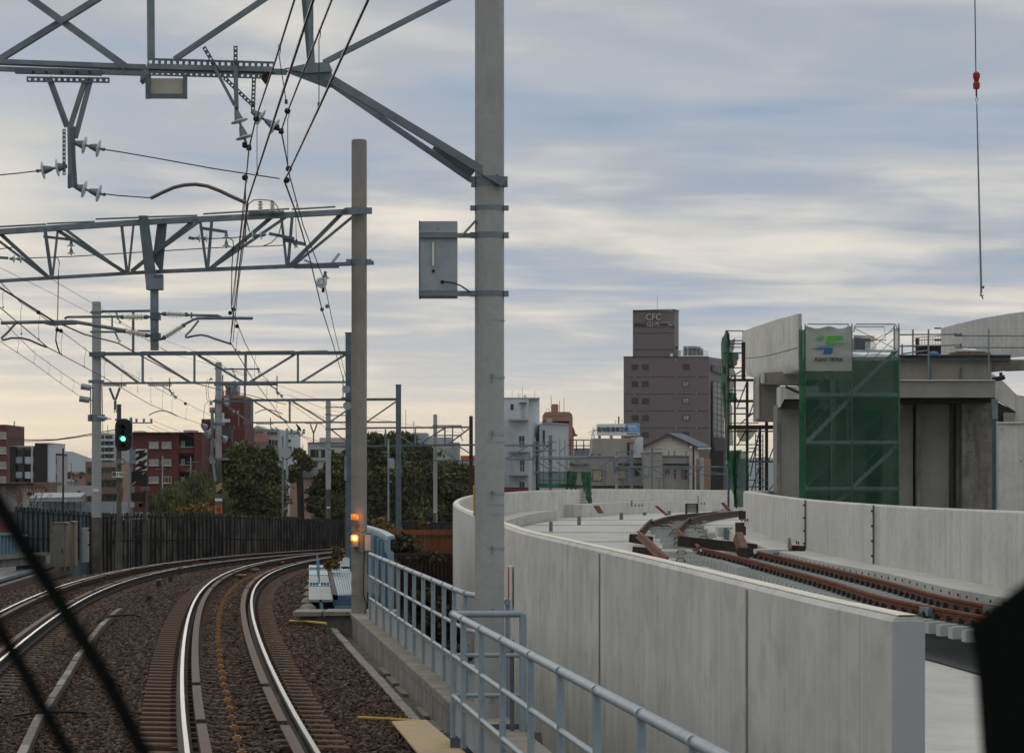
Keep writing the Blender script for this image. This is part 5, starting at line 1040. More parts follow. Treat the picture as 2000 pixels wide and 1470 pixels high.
obj('gutter', MB().poly([at(640, 1106, 76), at(647, 1106, 76), at(660, 1162, 55.2), at(650, 1160, 55.2)], (0, 0, -.1)), M['black'], T)
obj('apron_upper', MB().pbox(650, 1162, 705, 1183, 55.2, .2), M['blue_dk'], T); obj('apron_lower', MB().pbox(653, 1183.5, 705, 1196, 55.0, .3), M['blue'], T)
obj('far_panel', MB().poly([at(655, 1096, 82), at(686, 1082, 88), at(686, 1106, 82), at(655, 1106, 80)], (0, .1, 0)), M['grey_plate'], T)
T = thing('bridge_girder', 'tall far blue girder with ribs, stepped end face and pale top flange', 'girder', at(742, 1100, 52))
A = [at(690, 1028, 74), at(712, 1032, 64), at(735, 1040, 57), at(748, 1047, 53), at(757, 1053, 50.5)]
top = MB(); n_ = Vector((.12, .0, 0))
for a, c in zip(A, A[1:]): top.poly([a, a+Vector((.14, 0, .01)), c+Vector((.14, 0, .01)), c], (0, 0, .06))
obj('top_flange', top, M['blue'], T)
web = MB()
for a, c in zip(A, A[1:]): web.poly([a, c, Vector((c.x, c.y, -1.2)), Vector((a.x, a.y, -1.2))], (.04, .0, 0))
obj('web', web, M['blue_dk'], T)
for i in range(11):
    u = i/10*(len(A)-1); k_ = min(int(u), len(A)-2); p = A[k_].lerp(A[k_+1], u-k_); obj('stiffener', MB().box((p.x-.05, p.y, (p.z-1.2)/2-.02), .10, .035, p.z+1.15), M['blue'] if i % 2 else M['blue_dk'], T)
obj('end_face', MB().pbox(750, 1054, 762, 1078, 50.3, .12), M['blue'], T); obj('end_face', MB().poly([at(x, y, 50.2) for x, y in ((757, 1079), (765, 1076), (769, 1080), (769, 1190), (757, 1190))], (0, .1, 0)), M['blue'], T)
obj('end_step', MB().poly([at(x, y, 50.25) for x, y in ((750, 1053), (760, 1051), (762, 1056), (762, 1076), (768, 1080), (755, 1084))], (0, .1, 0)), M['blue'], T)
T = thing('louvre_panel', 'slatted grey panel behind the first railing posts by the pole', 'panel', at(719, 1170, 50))
for i in range(7): obj('louvre_slat', MB().beam(at(716, 1122+i*5, 49.4), at(741, 1130+i*5, 49.4), .03, .03), M['grey_plate'], T)
# stacked pale sacks holding back the ballast at the bridge
for i in range(6):
    p = gz(587+i*3.2, 1196-i*13, -.15+.04); lab = ['lowest', 'second lowest', 'third', 'fourth', 'second farthest', 'farthest'][i]
    q = MB().ball(p+Vector((.1, .2, -.1)), .5, 10, 6, (.36, .9, .30)); obj('edge_block', q, M['kerb'], None, 'pale edge block, %s of the row holding the ballast beside the blue girder' % lab, 'edge block', 'pale blocks along the ballast edge at the bridge', smooth=True)
# orange plank fence and dark wall below it
T = thing('plank_fence', 'orange brown plank fence below the long slatted fence', 'fence', at(830, 1080, 96))
q = MB(); 
for i in range(58):
    x = 742+i*3.0; Yk = 100-(x-742)*.05; a = at(x, 1034+r_.uniform(-.6, .6), Yk); c = at(x+2.75, 1082, Yk); q.box(((a.x+c.x)/2, Yk+(i % 2)*.03, (a.z+c.z)/2), c.x-a.x, .03, a.z-c.z)
obj('planks', q, M['orange_w'], T, kind='stuff'); obj('rail', MB().beam(at(742, 1045, 100.1), at(916, 1045, 91.4), .05), M['wood_dk'], T)
T = thing('sheet_pile_wall', 'black corrugated sheet wall under the orange plank fence', 'wall', at(830, 1190, 90))
q = MB()
for i in range(42):
    x = 758+i*4.0; Yk = 92; a = at(x, 1080, Yk); c = at(x+3.2, 1260, Yk); q.box(((a.x+c.x)/2, Yk+(i % 2)*.12, (a.z+c.z)/2), c.x-a.x, .08, a.z-c.z)
obj('piles', q, M['rust_dk'], T, kind='stuff')
obj('pile_backing', MB().pbox(758, 1081, 930, 1260, 92.3, .1), M['dark'], T)
b = MB().poly([Vector((-3.2, 49, -3.2)), Vector((2.6, 30, -2.9)), Vector((3.2, 49, -2.4)), Vector((1.2, 92, -1.9)), Vector((-5.5, 92, -1.9))], (0, 0, -1))
obj('low_ground', b, M['soil'], kind='structure')
# ------------------------------------------------------------------ vegetation
def leaves(C, R, n, size, m, T, name='crown', clumps=26, seed=1, droop=0, kind='stuff', flat=.6):
    rg = np.random.default_rng(seed); C = np.array(tuple(C)); R = np.array(R, float)
    d_ = rg.normal(size=(clumps, 3)); d_ /= np.linalg.norm(d_, axis=1)[:, None]; cc_ = d_*rg.uniform(.35, .92, (clumps, 1))*R
    cr_ = rg.uniform(.20, .40, clumps)*R.min()
    k_ = rg.integers(0, clumps, n); o_ = rg.normal(size=(n, 3))*.52*cr_[k_][:, None]*np.array([1.3, 1.3, flat])
    P = C+cc_[k_]+o_
    lo = rg.random(n) < .22; w_ = rg.normal(size=(n, 3)); w_ /= np.linalg.norm(w_, axis=1)[:, None]; P[lo] = (C+w_*rg.uniform(.2, 1.02, (n, 1))*R)[lo]
    if droop: P[:, 2] -= rg.uniform(0, droop, n)*(rg.random(n) < .6)
    q, _ = np.linalg.qr(rg.normal(size=(n, 3, 3))); s = size*rg.uniform(.6, 1.4, (n, 1)); sy = s*(.55 if not droop else .3)
    if droop: q[:, 0, :] = q[:, 0, :]*.35+np.array([0, 0, 1]); q[:, 0, :] /= np.linalg.norm(q[:, 0, :], axis=1)[:, None]
    a = q[:, 0]*s; b_ = q[:, 1]*sy; V_ = np.stack([P-a, P-b_, P+a, P+b_], 1).reshape(-1, 3)
    me = bpy.data.meshes.new(name); me.vertices.add(4*n); me.vertices.foreach_set('co', (V_-np.array(tuple(wloc(T)) if T else (0, 0, 0))).ravel()); me.loops.add(4*n); me.loops.foreach_set('vertex_index', np.arange(4*n)); me.polygons.add(n); me.polygons.foreach_set('loop_start', np.arange(n)*4); me.update(calc_edges=True); me.materials.append(M[m])
    o2 = bpy.data.objects.new(name, me); COL.objects.link(o2)
    if T: o2.parent = T
    if kind: o2['kind'] = kind
    return o2
def tree(label, x, y, rx, ry, Y, n, m, size, seed, droop=0, name='leafy_tree', lobes=None, yb_=None, kindname='tree'):
    c = at(x, y, Y); T = thing(name, label, kindname, (c.x, Y, -5), 'trees behind the fence')
    rm = rx*Y/FP; rz_ = ry*Y/FP
    q = MB(); q.tube([(c.x, Y, -5), (c.x+.1, Y, -3), (c.x-.1, Y, c.z-rz_*.3), (c.x, Y, c.z+rz_*.4)], .22, 8); obj('trunk', q, M['bark'], T)
    rg = random.Random(seed)
    for i in range(9):
        a_ = rg.uniform(0, 6.28); z0 = c.z-rz_*rg.uniform(.2, .8); e = Vector((c.x+math.cos(a_)*rm*.75, Y+math.sin(a_)*rm*.6, z0+rz_*rg.uniform(.5, 1.0)))
        obj('limb', MB().cone((c.x, Y, z0), e, .10, .03, 6), M['bark'], T)
    lob = lobes or [(0, 0, 1, 1)]
    for i, (lx, ly, sx_, sy_) in enumerate(lob):
        cc_ = at(x+lx, y+ly, Y+(i % 2)*.8)
        leaves(cc_, (rm*sx_, rm*sx_*.8, rz_*sy_), int(n*1.7*sx_*sy_), size*.70, m, T, 'crown', int(90*sx_*sy_)+22, seed*7+i, droop)
    return T
tree('pale green willow behind the fence left of the banded pole', 372, 966, 62, 44, 152, 15000, 'leaf_w', .17, 3, droop=.9, name='willow_tree', lobes=[(-28, 8, .62, .75), (18, -6, .7, .95), (40, 14, .6, .8), (-55, 20, .4, .5)])
tree('dark green tree right of the banded pole under the red tower', 492, 932, 62, 68, 160, 26000, 'leaf_dk', .17, 5, lobes=[(-22, -28, .72, .55), (22, 0, .7, .7), (-20, 30, .9, .7), (34, -38, .25, .35), (22, 42, .8, .5), (0, 64, 1.1, .35)])
tree('thin crowned dark tree with sky showing through beside the octagonal sign', 588, 905, 24, 26, 170, 1900, 'leaf_dk', .17, 8, lobes=[(-4, -18, .6, .5), (12, 2, .6, .5), (-16, 20, .7, .7)])
tree('dark tree behind the plain pole left of the lamp pole', 652, 948, 44, 62, 168, 20000, 'leaf_dk', .18, 9, lobes=[(8, -26, .7, .6), (-8, 12, .9, .7), (0, 40, 1.1, .5), (24, -50, .3, .3)])
tree('broad dark evergreen right of the lamp pole, tallest of the trees', 772, 930, 72, 84, 196, 34000, 'leaf_dk', .21, 12, lobes=[(-34, -50, .55, .42), (6, -58, .5, .38), (38, -30, .6, .45), (-20, 0, .95, .6), (30, 20, .95, .7), (-30, 50, .95, .6), (36, 66, .9, .45)])
tree('lighter green tree at the end of the trees beside the curved wall', 884, 948, 46, 52, 200, 18000, 'leaf_dk', .21, 15, lobes=[(-18, -12, .8, .7), (22, -8, .7, .65), (0, 28, 1.1, .7), (0, 58, 1.2, .6)])
def bush(label, x, y, rx, ry, Y, n, m, size, seed, name='bush', depth=.8):
    c = at(x, y, Y); T = thing(name, label, name.replace('_', ' '), (c.x, Y, c.z-ry*Y/FP), 'bushes and weeds'); 
    for i in range(5): obj('stem', MB().beam((c.x+(i-2)*.05, Y, c.z-ry*Y/FP), (c.x+(i-2)*rx*Y/FP*.3, Y, c.z+ry*Y/FP*.5), .012), M['bark'], T)
    leaves(c, (rx*Y/FP, rx*Y/FP*depth, ry*Y/FP), n, size, m, T, 'foliage', 14, seed); return T
bush('yellow weed growing at the edge of the bridge behind the lamp pole', 656, 1090, 13, 24, 72, 500, 'leaf_y', .05, 2, 'weed')
bush('yellowed low bush to the left of the lamp pole foot', 645, 1103, 14, 10, 70, 300, 'leaf_y', .05, 3, 'weed')
bush('yellow green weeds in front of the fence right of the lamp pole', 742, 1032, 30, 20, 112, 1100, 'leaf_y', .09, 4, 'weed')
bush('straggling green bush over the orange plank fence', 790, 1062, 36, 22, 93, 1600, 'leaf_b', .09, 5)
bush('dark straggling bush over the lower part of the plank fence', 836, 1088, 42, 12, 89, 1400, 'leaf_b', .08, 6)
bush('yellow sprig in front of the slatted fence near the curved wall', 826, 1020, 12, 14, 120, 300, 'leaf_y', .07, 7, 'weed')
bush('dark leafy bush seen through the far railing', 868, 1235, 46, 60, 56, 3200, 'leaf_b', .07, 8)
bush('mottled yellow green bush behind the middle of the far railing', 826, 1190, 40, 50, 62, 2400, 'leaf_b', .07, 9)
bush('yellowish bush low behind the far railing', 884, 1290, 40, 36, 50, 1500, 'leaf_b', .06, 10)
bush('orange tinted autumn shrub over the slatted fence below the willow', 395, 990, 34, 10, 125, 900, 'leaf_o', .07, 11, 'shrub')
bush('small orange shrub left of the autumn shrub', 352, 995, 12, 7, 125, 200, 'leaf_o', .07, 12, 'shrub')
# bare branching shrub above the screen fence
T = thing('bare_tree', 'leafless small tree above the grey green screen fence', 'tree', at(52, 1010, 130), 'trees behind the fence')
q = MB()
def br(p, d_, l, w, k_, rg):
    e = p+d_*l; q.beam(p, e, w)
    if k_:
        for _ in range(3):
            d2 = (d_+Vector((rg.uniform(-.7, .7), rg.uniform(-.4, .4), rg.uniform(-.1, .5)))).normalized(); br(e, d2, l*.72, w*.65, k_-1, rg)
br(at(53, 1010, 130)-Vector((0, 0, 1)), Vector((0, 0, 1)), .9, .05, 5, random.Random(4)); obj('branches', q, M['bark'], T)
# ------------------------------------------------------------------ new concrete viaduct
def spl(P, step=1.0):                                # smooth dense polyline through points
    out = []
    for i in range(len(P)-1):
        p0 = P[max(i-1, 0)]; p1 = P[i]; p2 = P[i+1]; p3 = P[min(i+2, len(P)-1)]; n = max(1, int((p2-p1).length/step))
        for k in range(n):
            t = k/n; out.append(.5*((2*p1)+(p2-p0)*t+(2*p0-5*p1+4*p2-p3)*t*t+(3*p1-p0-3*p2+p3)*t**3))
    return out+[P[-1]]
OUT = spl([Vector(p) for p in ((2.62, 18.35, 1.42), (2.31, 20.05, 1.455), (1.99, 22.45, 1.495), (1.66, 25.4, 1.53), (1.25, 29.6, 1.56), (.60, 36.1, 1.60), (.13, 41.6, 1.62), (-.22, 48, 1.645), (-.86, 60, 1.68), (-1.58, 77.5, 1.70), (-2.0, 90, 1.762), (-2.06, 99, 1.84), (-1.85, 107, 1.925), (-1.50, 113.5, 1.97), (-.32, 127, 2.035), (1.05, 136, 2.107), (2.85, 144, 2.14), (4.6, 151, 2.17), (8.94, 166, 2.14), (15.1, 183, 2.07), (24, 203, 2.05))], .9)
INN = spl([Vector(p) for p in ((11.3, 40, 1.80), (10.4, 45, 1.83), (9.62, 50, 1.85), (9.22, 56, 1.855), (8.72, 64, 1.885), (8.27, 75, 1.955), (7.98, 82, 2.05), (7.96, 89, 2.135), (8.35, 96, 2.15), (9.6, 105, 2.16), (12.5, 116, 2.16), (18, 128, 2.16))], .9)
def wall(label, P, side, th, zlow, mats, joint, cat='wall', name='parapet_wall', copw=.30):
    # side: +1 body lies to the right of travel (increasing Y); outer face on the other side
    T = thing(name, label, cat, (P[0].x, P[0].y, zlow(P[0]) if callable(zlow) else zlow))
    zl = zlow if callable(zlow) else (lambda p: zlow)
    def ring(p, t, o, z): n = Vector((t.y, -t.x, 0))*side; return Vector((p.x, p.y, 0))+n*o+Vector((0, 0, z))
    def run(idx, prof, m, nm):
        q = MB()
        for k_, i in enumerate(idx):
            t = (P[min(i+1, len(P)-1)]-P[max(i-1, 0)]); t.z = 0; t.normalize(); rg = [ring(P[i], t, o, P[i].z+dz_ if dz_ is not None else zl(P[i])) for o, dz_ in prof]; q.v += rg
            if k_:
                n = len(prof); B = len(q.v)-2*n
                for j in range(n): q.f.append((B+j, B+(j+1) % n, B+n+(j+1) % n, B+n+j))
        n = len(prof); q.f.append(tuple(range(n))[::-1]); e = len(q.v)-n; q.f.append(tuple(range(e, e+n))); return obj(nm, q, m, T)
    N_ = len(P); all_ = list(range(N_))
    run(all_, [(.02, None), (th-.02, None), (th-.02, -.06), (.02, -.06)], mats[1], 'wall_core')
    i = 0
    while i < N_-1:
        j = min(i+joint, N_-1); idx = list(range(i, j+1)); q = MB(); 
        for k_, a in enumerate(idx):
            t = (P[min(a+1, N_-1)]-P[max(a-1, 0)]); t.z = 0; t.normalize(); pp = P[a].copy()
            if k_ == 0: pp = pp+t*.004
            if k_ == len(idx)-1 and j < N_-1: pp = pp-t*.004
            for o, dz_ in ((0, None), (th, None), (th, -.05), (th-.03, -.0), (.03, 0.0), (0, -.035)):
                q.v.append(ring(pp, t, o, (P[a].z+dz_) if dz_ is not None else zl(P[a])))
            if k_:
                B = len(q.v)-12
                for r__ in range(6): q.f.append((B+r__, B+(r__+1) % 6, B+6+(r__+1) % 6, B+6+r__))
        q.f.append((5, 4, 3, 2, 1, 0)); e = len(q.v)-6; q.f.append((e, e+1, e+2, e+3, e+4, e+5))
        obj('wall_panel', q, mats[0], T); i = j
    return T
WT = wall('long curved white concrete parapet of the new viaduct, in front, with a square end', OUT, 1, .215, -1.85, (M['conc'], M['conc_old_or_shaded']), 7)
p0 = OUT[0]
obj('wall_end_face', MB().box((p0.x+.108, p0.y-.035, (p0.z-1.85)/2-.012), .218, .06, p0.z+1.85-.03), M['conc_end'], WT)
cp = MB()
for i, p in enumerate(OUT):
    t = (OUT[min(i+1, len(OUT)-1)]-OUT[max(i-1, 0)]); t.z = 0; t.normalize(); n = Vector((t.y, -t.x, 0))
    cp.v += [p+n*.045+Vector((0, 0, .004)), p+n*.18+Vector((0, 0, .004)), p+n*.18+Vector((0, 0, .012)), p+n*.045+Vector((0, 0, .012))]
    if i:
        B = len(cp.v)-8
        for j in range(4): cp.f.append((B+j, B+(j+1) % 4, B+4+(j+1) % 4, B+4+j))
obj('coping_cap', cp, M['coping'], WT)
zi = lambda p: float(np.interp(p.y, [40, 52, 56, 64, 75, 82, 89, 128], [.15, .31, .40, .43, .50, .72, .90, .95]))
WI = wall('curved white concrete parapet on the far side of the new rusty track', INN, 1, .25, zi, (M['conc_r'], M['conc_old_or_shaded']), 9)
for px, Yj, w in ((1572.5, 75, 3), (1706, 64, 4)):
    a = at(px, 976 if px < 1600 else 986, Yj-.1); c = at(px, 1076 if px < 1600 else 1103, Yj-.1); o_ = obj('joint_strip', MB().beam(a, c, w*Yj/FP, .03), M['galv_dk'], WI)
    q = MB()
    for u_ in (.1, .35, .6, .85): q.box(a.lerp(c, u_)+Vector((-.04, -.02, 0)), .04, .05, .05)
    obj('strip_bolts', q, M['rail_side'], o_)
for Ysm, wsm, msm in ((31.6, .13, 'conc_old_or_shaded'), (22.45, .09, 'conc_old_or_shaded'), (58.0, .16, 'conc_old_or_shaded')):
    pa = Vector((float(np.interp(Ysm, [p.y for p in OUT], [p.x for p in OUT])), Ysm, 0)); pb_ = Vector((float(np.interp(Ysm+wsm, [p.y for p in OUT], [p.x for p in OUT])), Ysm+wsm, 0)); zt_ = float(np.interp(Ysm, [p.y for p in OUT], [p.z for p in OUT]))-.05
    q = MB(); o3 = Vector((-.004, 0, 0)); q.quad(pa+o3+Vector((0, 0, -1.84)), pb_+o3+Vector((0, 0, -1.84)), pb_+o3+Vector((0, 0, zt_)), pa+o3+Vector((0, 0, zt_))); obj('joint_seam', q, M[msm], WT)
# red faded notice on the outer face
pY = 43.8; a = at(995, 1105, pY); T = thing('wall_notice', 'faded red and white notice strip fixed to the curved white wall behind the big pole', 'notice', at(1000, 1183, pY))
xw = lambda Yq: float(np.interp(Yq, [p.y for p in OUT], [p.x for p in OUT]))
q = MB().box((xw(43.6)-.03, 43.6, H-(1144-950)*43.6/FP), .03, .75, .66, .04); obj('panel', q, M['white'], T)
q = MB().box((xw(43.9)-.05, 43.85, H-(1144-950)*43.85/FP), .02, .2, .62, .04); obj('red_print', q, M['redsign'], T)
# deck
zd = lambda Yq: float(np.interp(Yq, [15, 42, 60, 80, 100, 130, 150, 190, 210], [-.95, -.5, -.28, .0, .25, .58, .70, .75, .75]))
ys = list(np.arange(17.5, 42, 1.5))+list(np.arange(42, 205, 3.0)); iy = [p.y for p in OUT]
def xo(Yq): return float(np.interp(Yq, iy, [p.x for p in OUT]))
def xi(Yq): return float(np.interp(Yq, [17, 40, 50, 64, 82, 96, 105, 116, 128, 150, 180, 210], [12.8, 11.3, 9.62, 8.72, 7.98, 8.35, 9.6, 12.5, 18, 21, 30, 40]))
b = MB()
for i, Yq in enumerate(ys):
    x0 = xo(Yq)+.2; x1_ = xi(Yq)+.1; b.v += [Vector((x0, Yq, zd(Yq))), Vector((x1_, Yq, zd(Yq))), Vector((x1_, Yq, zd(Yq)-.35)), Vector((x0, Yq, zd(Yq)-.35))]
    if i:
        B = len(b.v)-8
        for j in range(4): b.f.append((B+j, B+(j+1) % 4, B+4+(j+1) % 4, B+4+j))
obj('viaduct_deck', b, M['deck'], kind='structure')
b = MB()
for Yq in (100, 112, 124, 136, 21.2): b.box(((xo(Yq)+xi(Yq))/2, Yq, zd(Yq)+.006), xi(Yq)-xo(Yq)-.8, .10, .02)
obj('deck_joint', b, M['conc_old_or_shaded'], kind='structure')
b = MB()
for Yq in (22, 40, 60, 80, 100, 125, 150, 175): b.box(((xo(Yq)+xi(Yq))/2, Yq, (zd(Yq)-5)/2-.4), xi(Yq)-xo(Yq)-1.6, 1.2, 5+zd(Yq)-.8)
obj('viaduct_piers', b, M['conc_dk'], kind='structure')
# benches beside both walls
def bench(label, path, w, h, m, side, joint=0, name='bench'):
    T = thing('cable_bench', label, 'concrete bench', path[0], 'concrete cable benches on the viaduct')
    obj('bench_body', MB().sweep([(0, 0), (side*w, 0), (side*w, h), (0, h)] if side > 0 else [(side*w, 0), (0, 0), (0, h), (side*w, h)], path), M[m], T); return T
pb = [Vector((xi(Yq)-.02, Yq, zi(Vector((0, Yq, 0)))-.42)) for Yq in (41, 46, 52, 58, 64, 70, 76, 82, 88, 93)]
BI = bench('long pale concrete bench along the foot of the far parapet beside the rusty track', pb, .95, .45, 'deck', -1)
q = MB()
for i, Yq in enumerate(np.arange(44, 80, .72)):
    p = Vector((xi(Yq)-.97, Yq, zi(Vector((0, Yq, 0)))-.06)); q.box(p, .02, .10, .05)
obj('drain_holes', q, M['rail_side'], BI, kind='stuff')
pb = [Vector((xo(Yq)+.2, Yq, zd(Yq)+.02)) for Yq in (84, 92, 100, 108, 116, 124, 131, 136)]
bench('pale concrete bench along the left inner curve of the long parapet', pb, 1.05, .45, 'deck', 1)
pb = [Vector((xo(Yq)+.2, Yq, zd(Yq)-.05)) for Yq in (143, 150, 158, 168, 180, 195)]
bench('pale concrete bench along the far end of the long parapet behind the laid sleepers', pb, 1.0, .75, 'conc_r', 1)
# perforated box posts along the far bench
for px, y0, y1, Yp in ((1076, 1018, 1038, 104), (1131, 1008, 1025, 118), (1213.5, 1001, 1015, 128), (1259, 1000, 1011, 150), (1307, 997, 1010, 152)):
    obj('anchor_post', MB().pbox(px-3.5, y0, px+3.5, y1, Yp, .15), M['galv'], None, 'perforated grey anchor post on the deck edge, %s' % {1076: 'nearest the pole', 1131: 'by the foot of the ladder', 1213.5: 'right of the tan sack', 1259: 'midway along the far bench', 1307: 'left of the dark frame box'}[px], 'post', 'anchor posts along the bench')
# rusty new track
NR = spl([Vector(p) for p in ((8.15, 37, .21), (7.46, 42.6, .27), (6.78, 48, .32), (6.58, 55.3, .38), (6.22, 63, .45), (5.84, 69, .52), (5.3, 74.2, .62))], .63)
def off(P, o, dz_=0):
    out = []
    for i, p in enumerate(P):
        t = P[min(i+1, len(P)-1)]-P[max(i-1, 0)]; t.z = 0; t.normalize(); out.append(p+Vector((t.y, -t.x, 0))*o+Vector((0, 0, dz_)))
    return out
T = thing('new_track', 'new rusty railway track on fresh grey sleepers standing on the viaduct deck', 'railway track', (NR[0].x, NR[0].y, -.5))
FR = off(NR, 1.13)
for P_ in (NR, FR[:-4]):
    obj('rail', MB().sweep([(a*1.15, c*1.25) for a, c in RP], P_), M['rust'], T, smooth=True)
nsl = MB(); nsl.box((0, 0, -.09), 2.05, .24, .18); nsl.box((0, 0, .0), 1.95, .17, .03); nsl_me = mesh('sleeper', nsl, M['sleeper_n'])
cl_ = MB()
ci = NR
for i in range(0, len(NR)):
    p = NR[i]; t = NR[min(i+1, len(NR)-1)]-NR[max(i-1, 0)]; th = math.atan2(t.y, t.x)-math.pi/2; n = Vector((t.y, -t.x, 0)).normalized()
    c = p+n*.565+Vector((0, 0, -.20)); inst('sleeper', nsl_me, T, c, (0, 0, th))
    for o_ in (-.10, .10, 1.03, 1.23):
        q_ = p+n*o_+Vector((0, 0, -.155)); cl_.box(q_, .10, .20, .06, th); cl_.box(q_+Vector((0, 0, .04)), .055, .10, .05, th)
obj('rail_fasteners', cl_, M['rail_side'], T, kind='stuff')
for P_, k_ in ((NR, 12), (FR, 12)): 
    p = P_[k_]; obj('fish_plate', MB().box(p+Vector((-.06, 0, -.09)), .09, .62, .14, .08), M['galv_dk'], T)
    p = P_[5]; obj('fish_plate', MB().box(p+Vector((-.06, 0, -.09)), .09, .5, .14, .08), M['galv_dk'], T) if False else None
# timber packs under the track
for px, Yk, lab in ((1902, 43.5, 'dark timber block propping the new sleepers at the right edge'),):
    obj('timber_block', MB().box((7.75, 41.6, -.24), .5, .3, .46), M['wood_dk'], None, lab, 'timber block'); obj('timber_wedge', MB().box((7.48, 41.5, -.22), .05, .25, .48, 0, 0, -.15), M['wood'], None, 'pale split timber wedge beside the dark prop under the new sleepers', 'timber wedge')
mt = [gz(1770, 1236, -.47), gz(1990, 1262, -.47), gz(1990, 1310, -.47), gz(1900, 1328, -.47), gz(1790, 1288, -.47)]
obj('rubber_mat', MB().poly([Vector((p.x, p.y, zd(p.y)+.02)) for p in (gz(1770, 1225, -.5), gz(1990, 1232, -.5), gz(1985, 1345, -.6), gz(1790, 1292, -.55))], (0, 0, .015)), M['mat'], None, 'black rubber mat on the deck under the new sleepers', 'mat')
obj('deck_timber', MB().box((5.55, 26.6, zd(26.6)+.04), .35, .25, .10, .5), M['wood'], None, 'short tan timber lying on the deck at the lower right corner', 'timber')
obj('deck_strip', MB().box((6.2, 27.6, zd(27.6)+.04), 6.5, .18, .07), M['galv'], None, 'grey blue strip crossing the pale deck at the lower right', 'strip')
# loose sleepers laid out without rails
T0 = []
laid = [(1303, 1372, 1098, .40), (1286, 1384, 1082, .46), (1294, 1380, 1066, .50), (1290, 1378, 1056, .54), (1280, 1372, 1047, .57), (1273, 1364, 1040, .6), (1352, 1400, 1046, .56), (1268, 1340, 1033, .63), (1340, 1392, 1054, .54), (1350, 1382, 1037, .60), (1272, 1330, 1027, .64), (1328, 1376, 1029, .63), (1290, 1345, 1021, .68), (1300, 1356, 1015, .72), (1330, 1380, 1021, .68), (1352, 1400, 1011, .76), (1374, 1418, 1005, .82), (1392, 1432, 1000, .9)]
ords = ['first', 'second', 'third', 'fourth', 'fifth', 'sixth', 'seventh', 'eighth', 'ninth', 'tenth', 'eleventh', 'twelfth', 'thirteenth', 'fourteenth', 'fifteenth', 'sixteenth', 'seventeenth', 'eighteenth']
for i, (xa, xb, y, z) in enumerate(laid):
    Yq = FP*(H-z)/(y-4-950); a = at(xa, y-4, Yq); c = at(xb, y-4, Yq); hh = 9*Yq/FP; c0 = (a+c)/2
    lab = 'loose grey sleeper with a wire handle, %s from the near end of the stack' % ords[i]
    T = thing('loose_sleeper', lab, 'concrete sleeper', c0-Vector((0, 0, .2)), 'loose sleepers laid before the new track')
    obj('sleeper_body', MB().box(c0+Vector((0, .1, -.07)), (c-a).x, .26, .17, rnd.uniform(-.04, .04)), M['sleeper_n'], T)
    hx = c0.x+rnd.uniform(-.2, .2); wv = 9*Yq/FP
    obj('lifting_handle', MB().tube([(hx-wv, c0.y-.06, c0.z-.03), (hx-wv*.7, c0.y-.10, c0.z+.05), (hx+wv*.7, c0.y-.10, c0.z+.05), (hx+wv, c0.y-.06, c0.z-.03)], .018, 5), M['rust_dk'], T)
q = None
bs_ = thing('sleeper_stack', 'dense row of grey sleeper ends stepping up to the new rusty track', 'sleeper stack', at(1350, 1098, 75))
for i in range(15):
    u_ = i/15; a = at(1348+u_*95, 1088+u_*30, 76-u_*14); obj('sleeper_end', MB().box(a+Vector((.15, 0, 0)), .3, .24, .22, .1), M['sleeper_n'], bs_)
# loose rails
def lrail(label, pts, z, m='rust', w=1.5):
    P_ = spl([gz(x, y, z_) for (x, y), z_ in zip(pts, z)], 2.0); obj('loose_rail', MB().sweep([(a*w, c*w*1.1) for a, c in RP], P_), M[m], None, label, 'rail', 'loose rusty rails')
lrail('short rusty rail slanting down to the near wall in front of the loose sleepers', [(1246, 1036), (1262, 1048), (1285, 1070), (1303, 1087)], [.85, .82, .72, .6], w=1.35)
lrail('thin rusty rail bit leaning up at the left of the loose sleepers', [(1251, 1035), (1262, 1022), (1273, 1013)], [.85, .88, .95], 'rust_dk')
lrail('dark rusty rail curving away behind the loose sleepers, left one', [(1274, 1018), (1300, 1009), (1330, 1004), (1370, 1001), (1400, 999)], [.85, .9, .95, .95, .98], 'rust_dk', 2.0)
lrail('rusty rail running from the new track up through the loose sleepers', [(1366, 1066), (1345, 1050), (1328, 1036), (1322, 1030)], [.64, .7, .78, .82], w=1.3)
lrail('short dark rail bit between the two curving rails', [(1326, 1031), (1338, 1018), (1346, 1010)], [.82, .85, .92], 'rust_dk')
lrail('dark rusty rail curving away behind the loose sleepers, right one', [(1347, 1012), (1368, 1006), (1400, 1001), (1440, 997), (1462, 995)], [.9, .95, .98, 1.0, 1.0], 'rust_dk', 2.0)
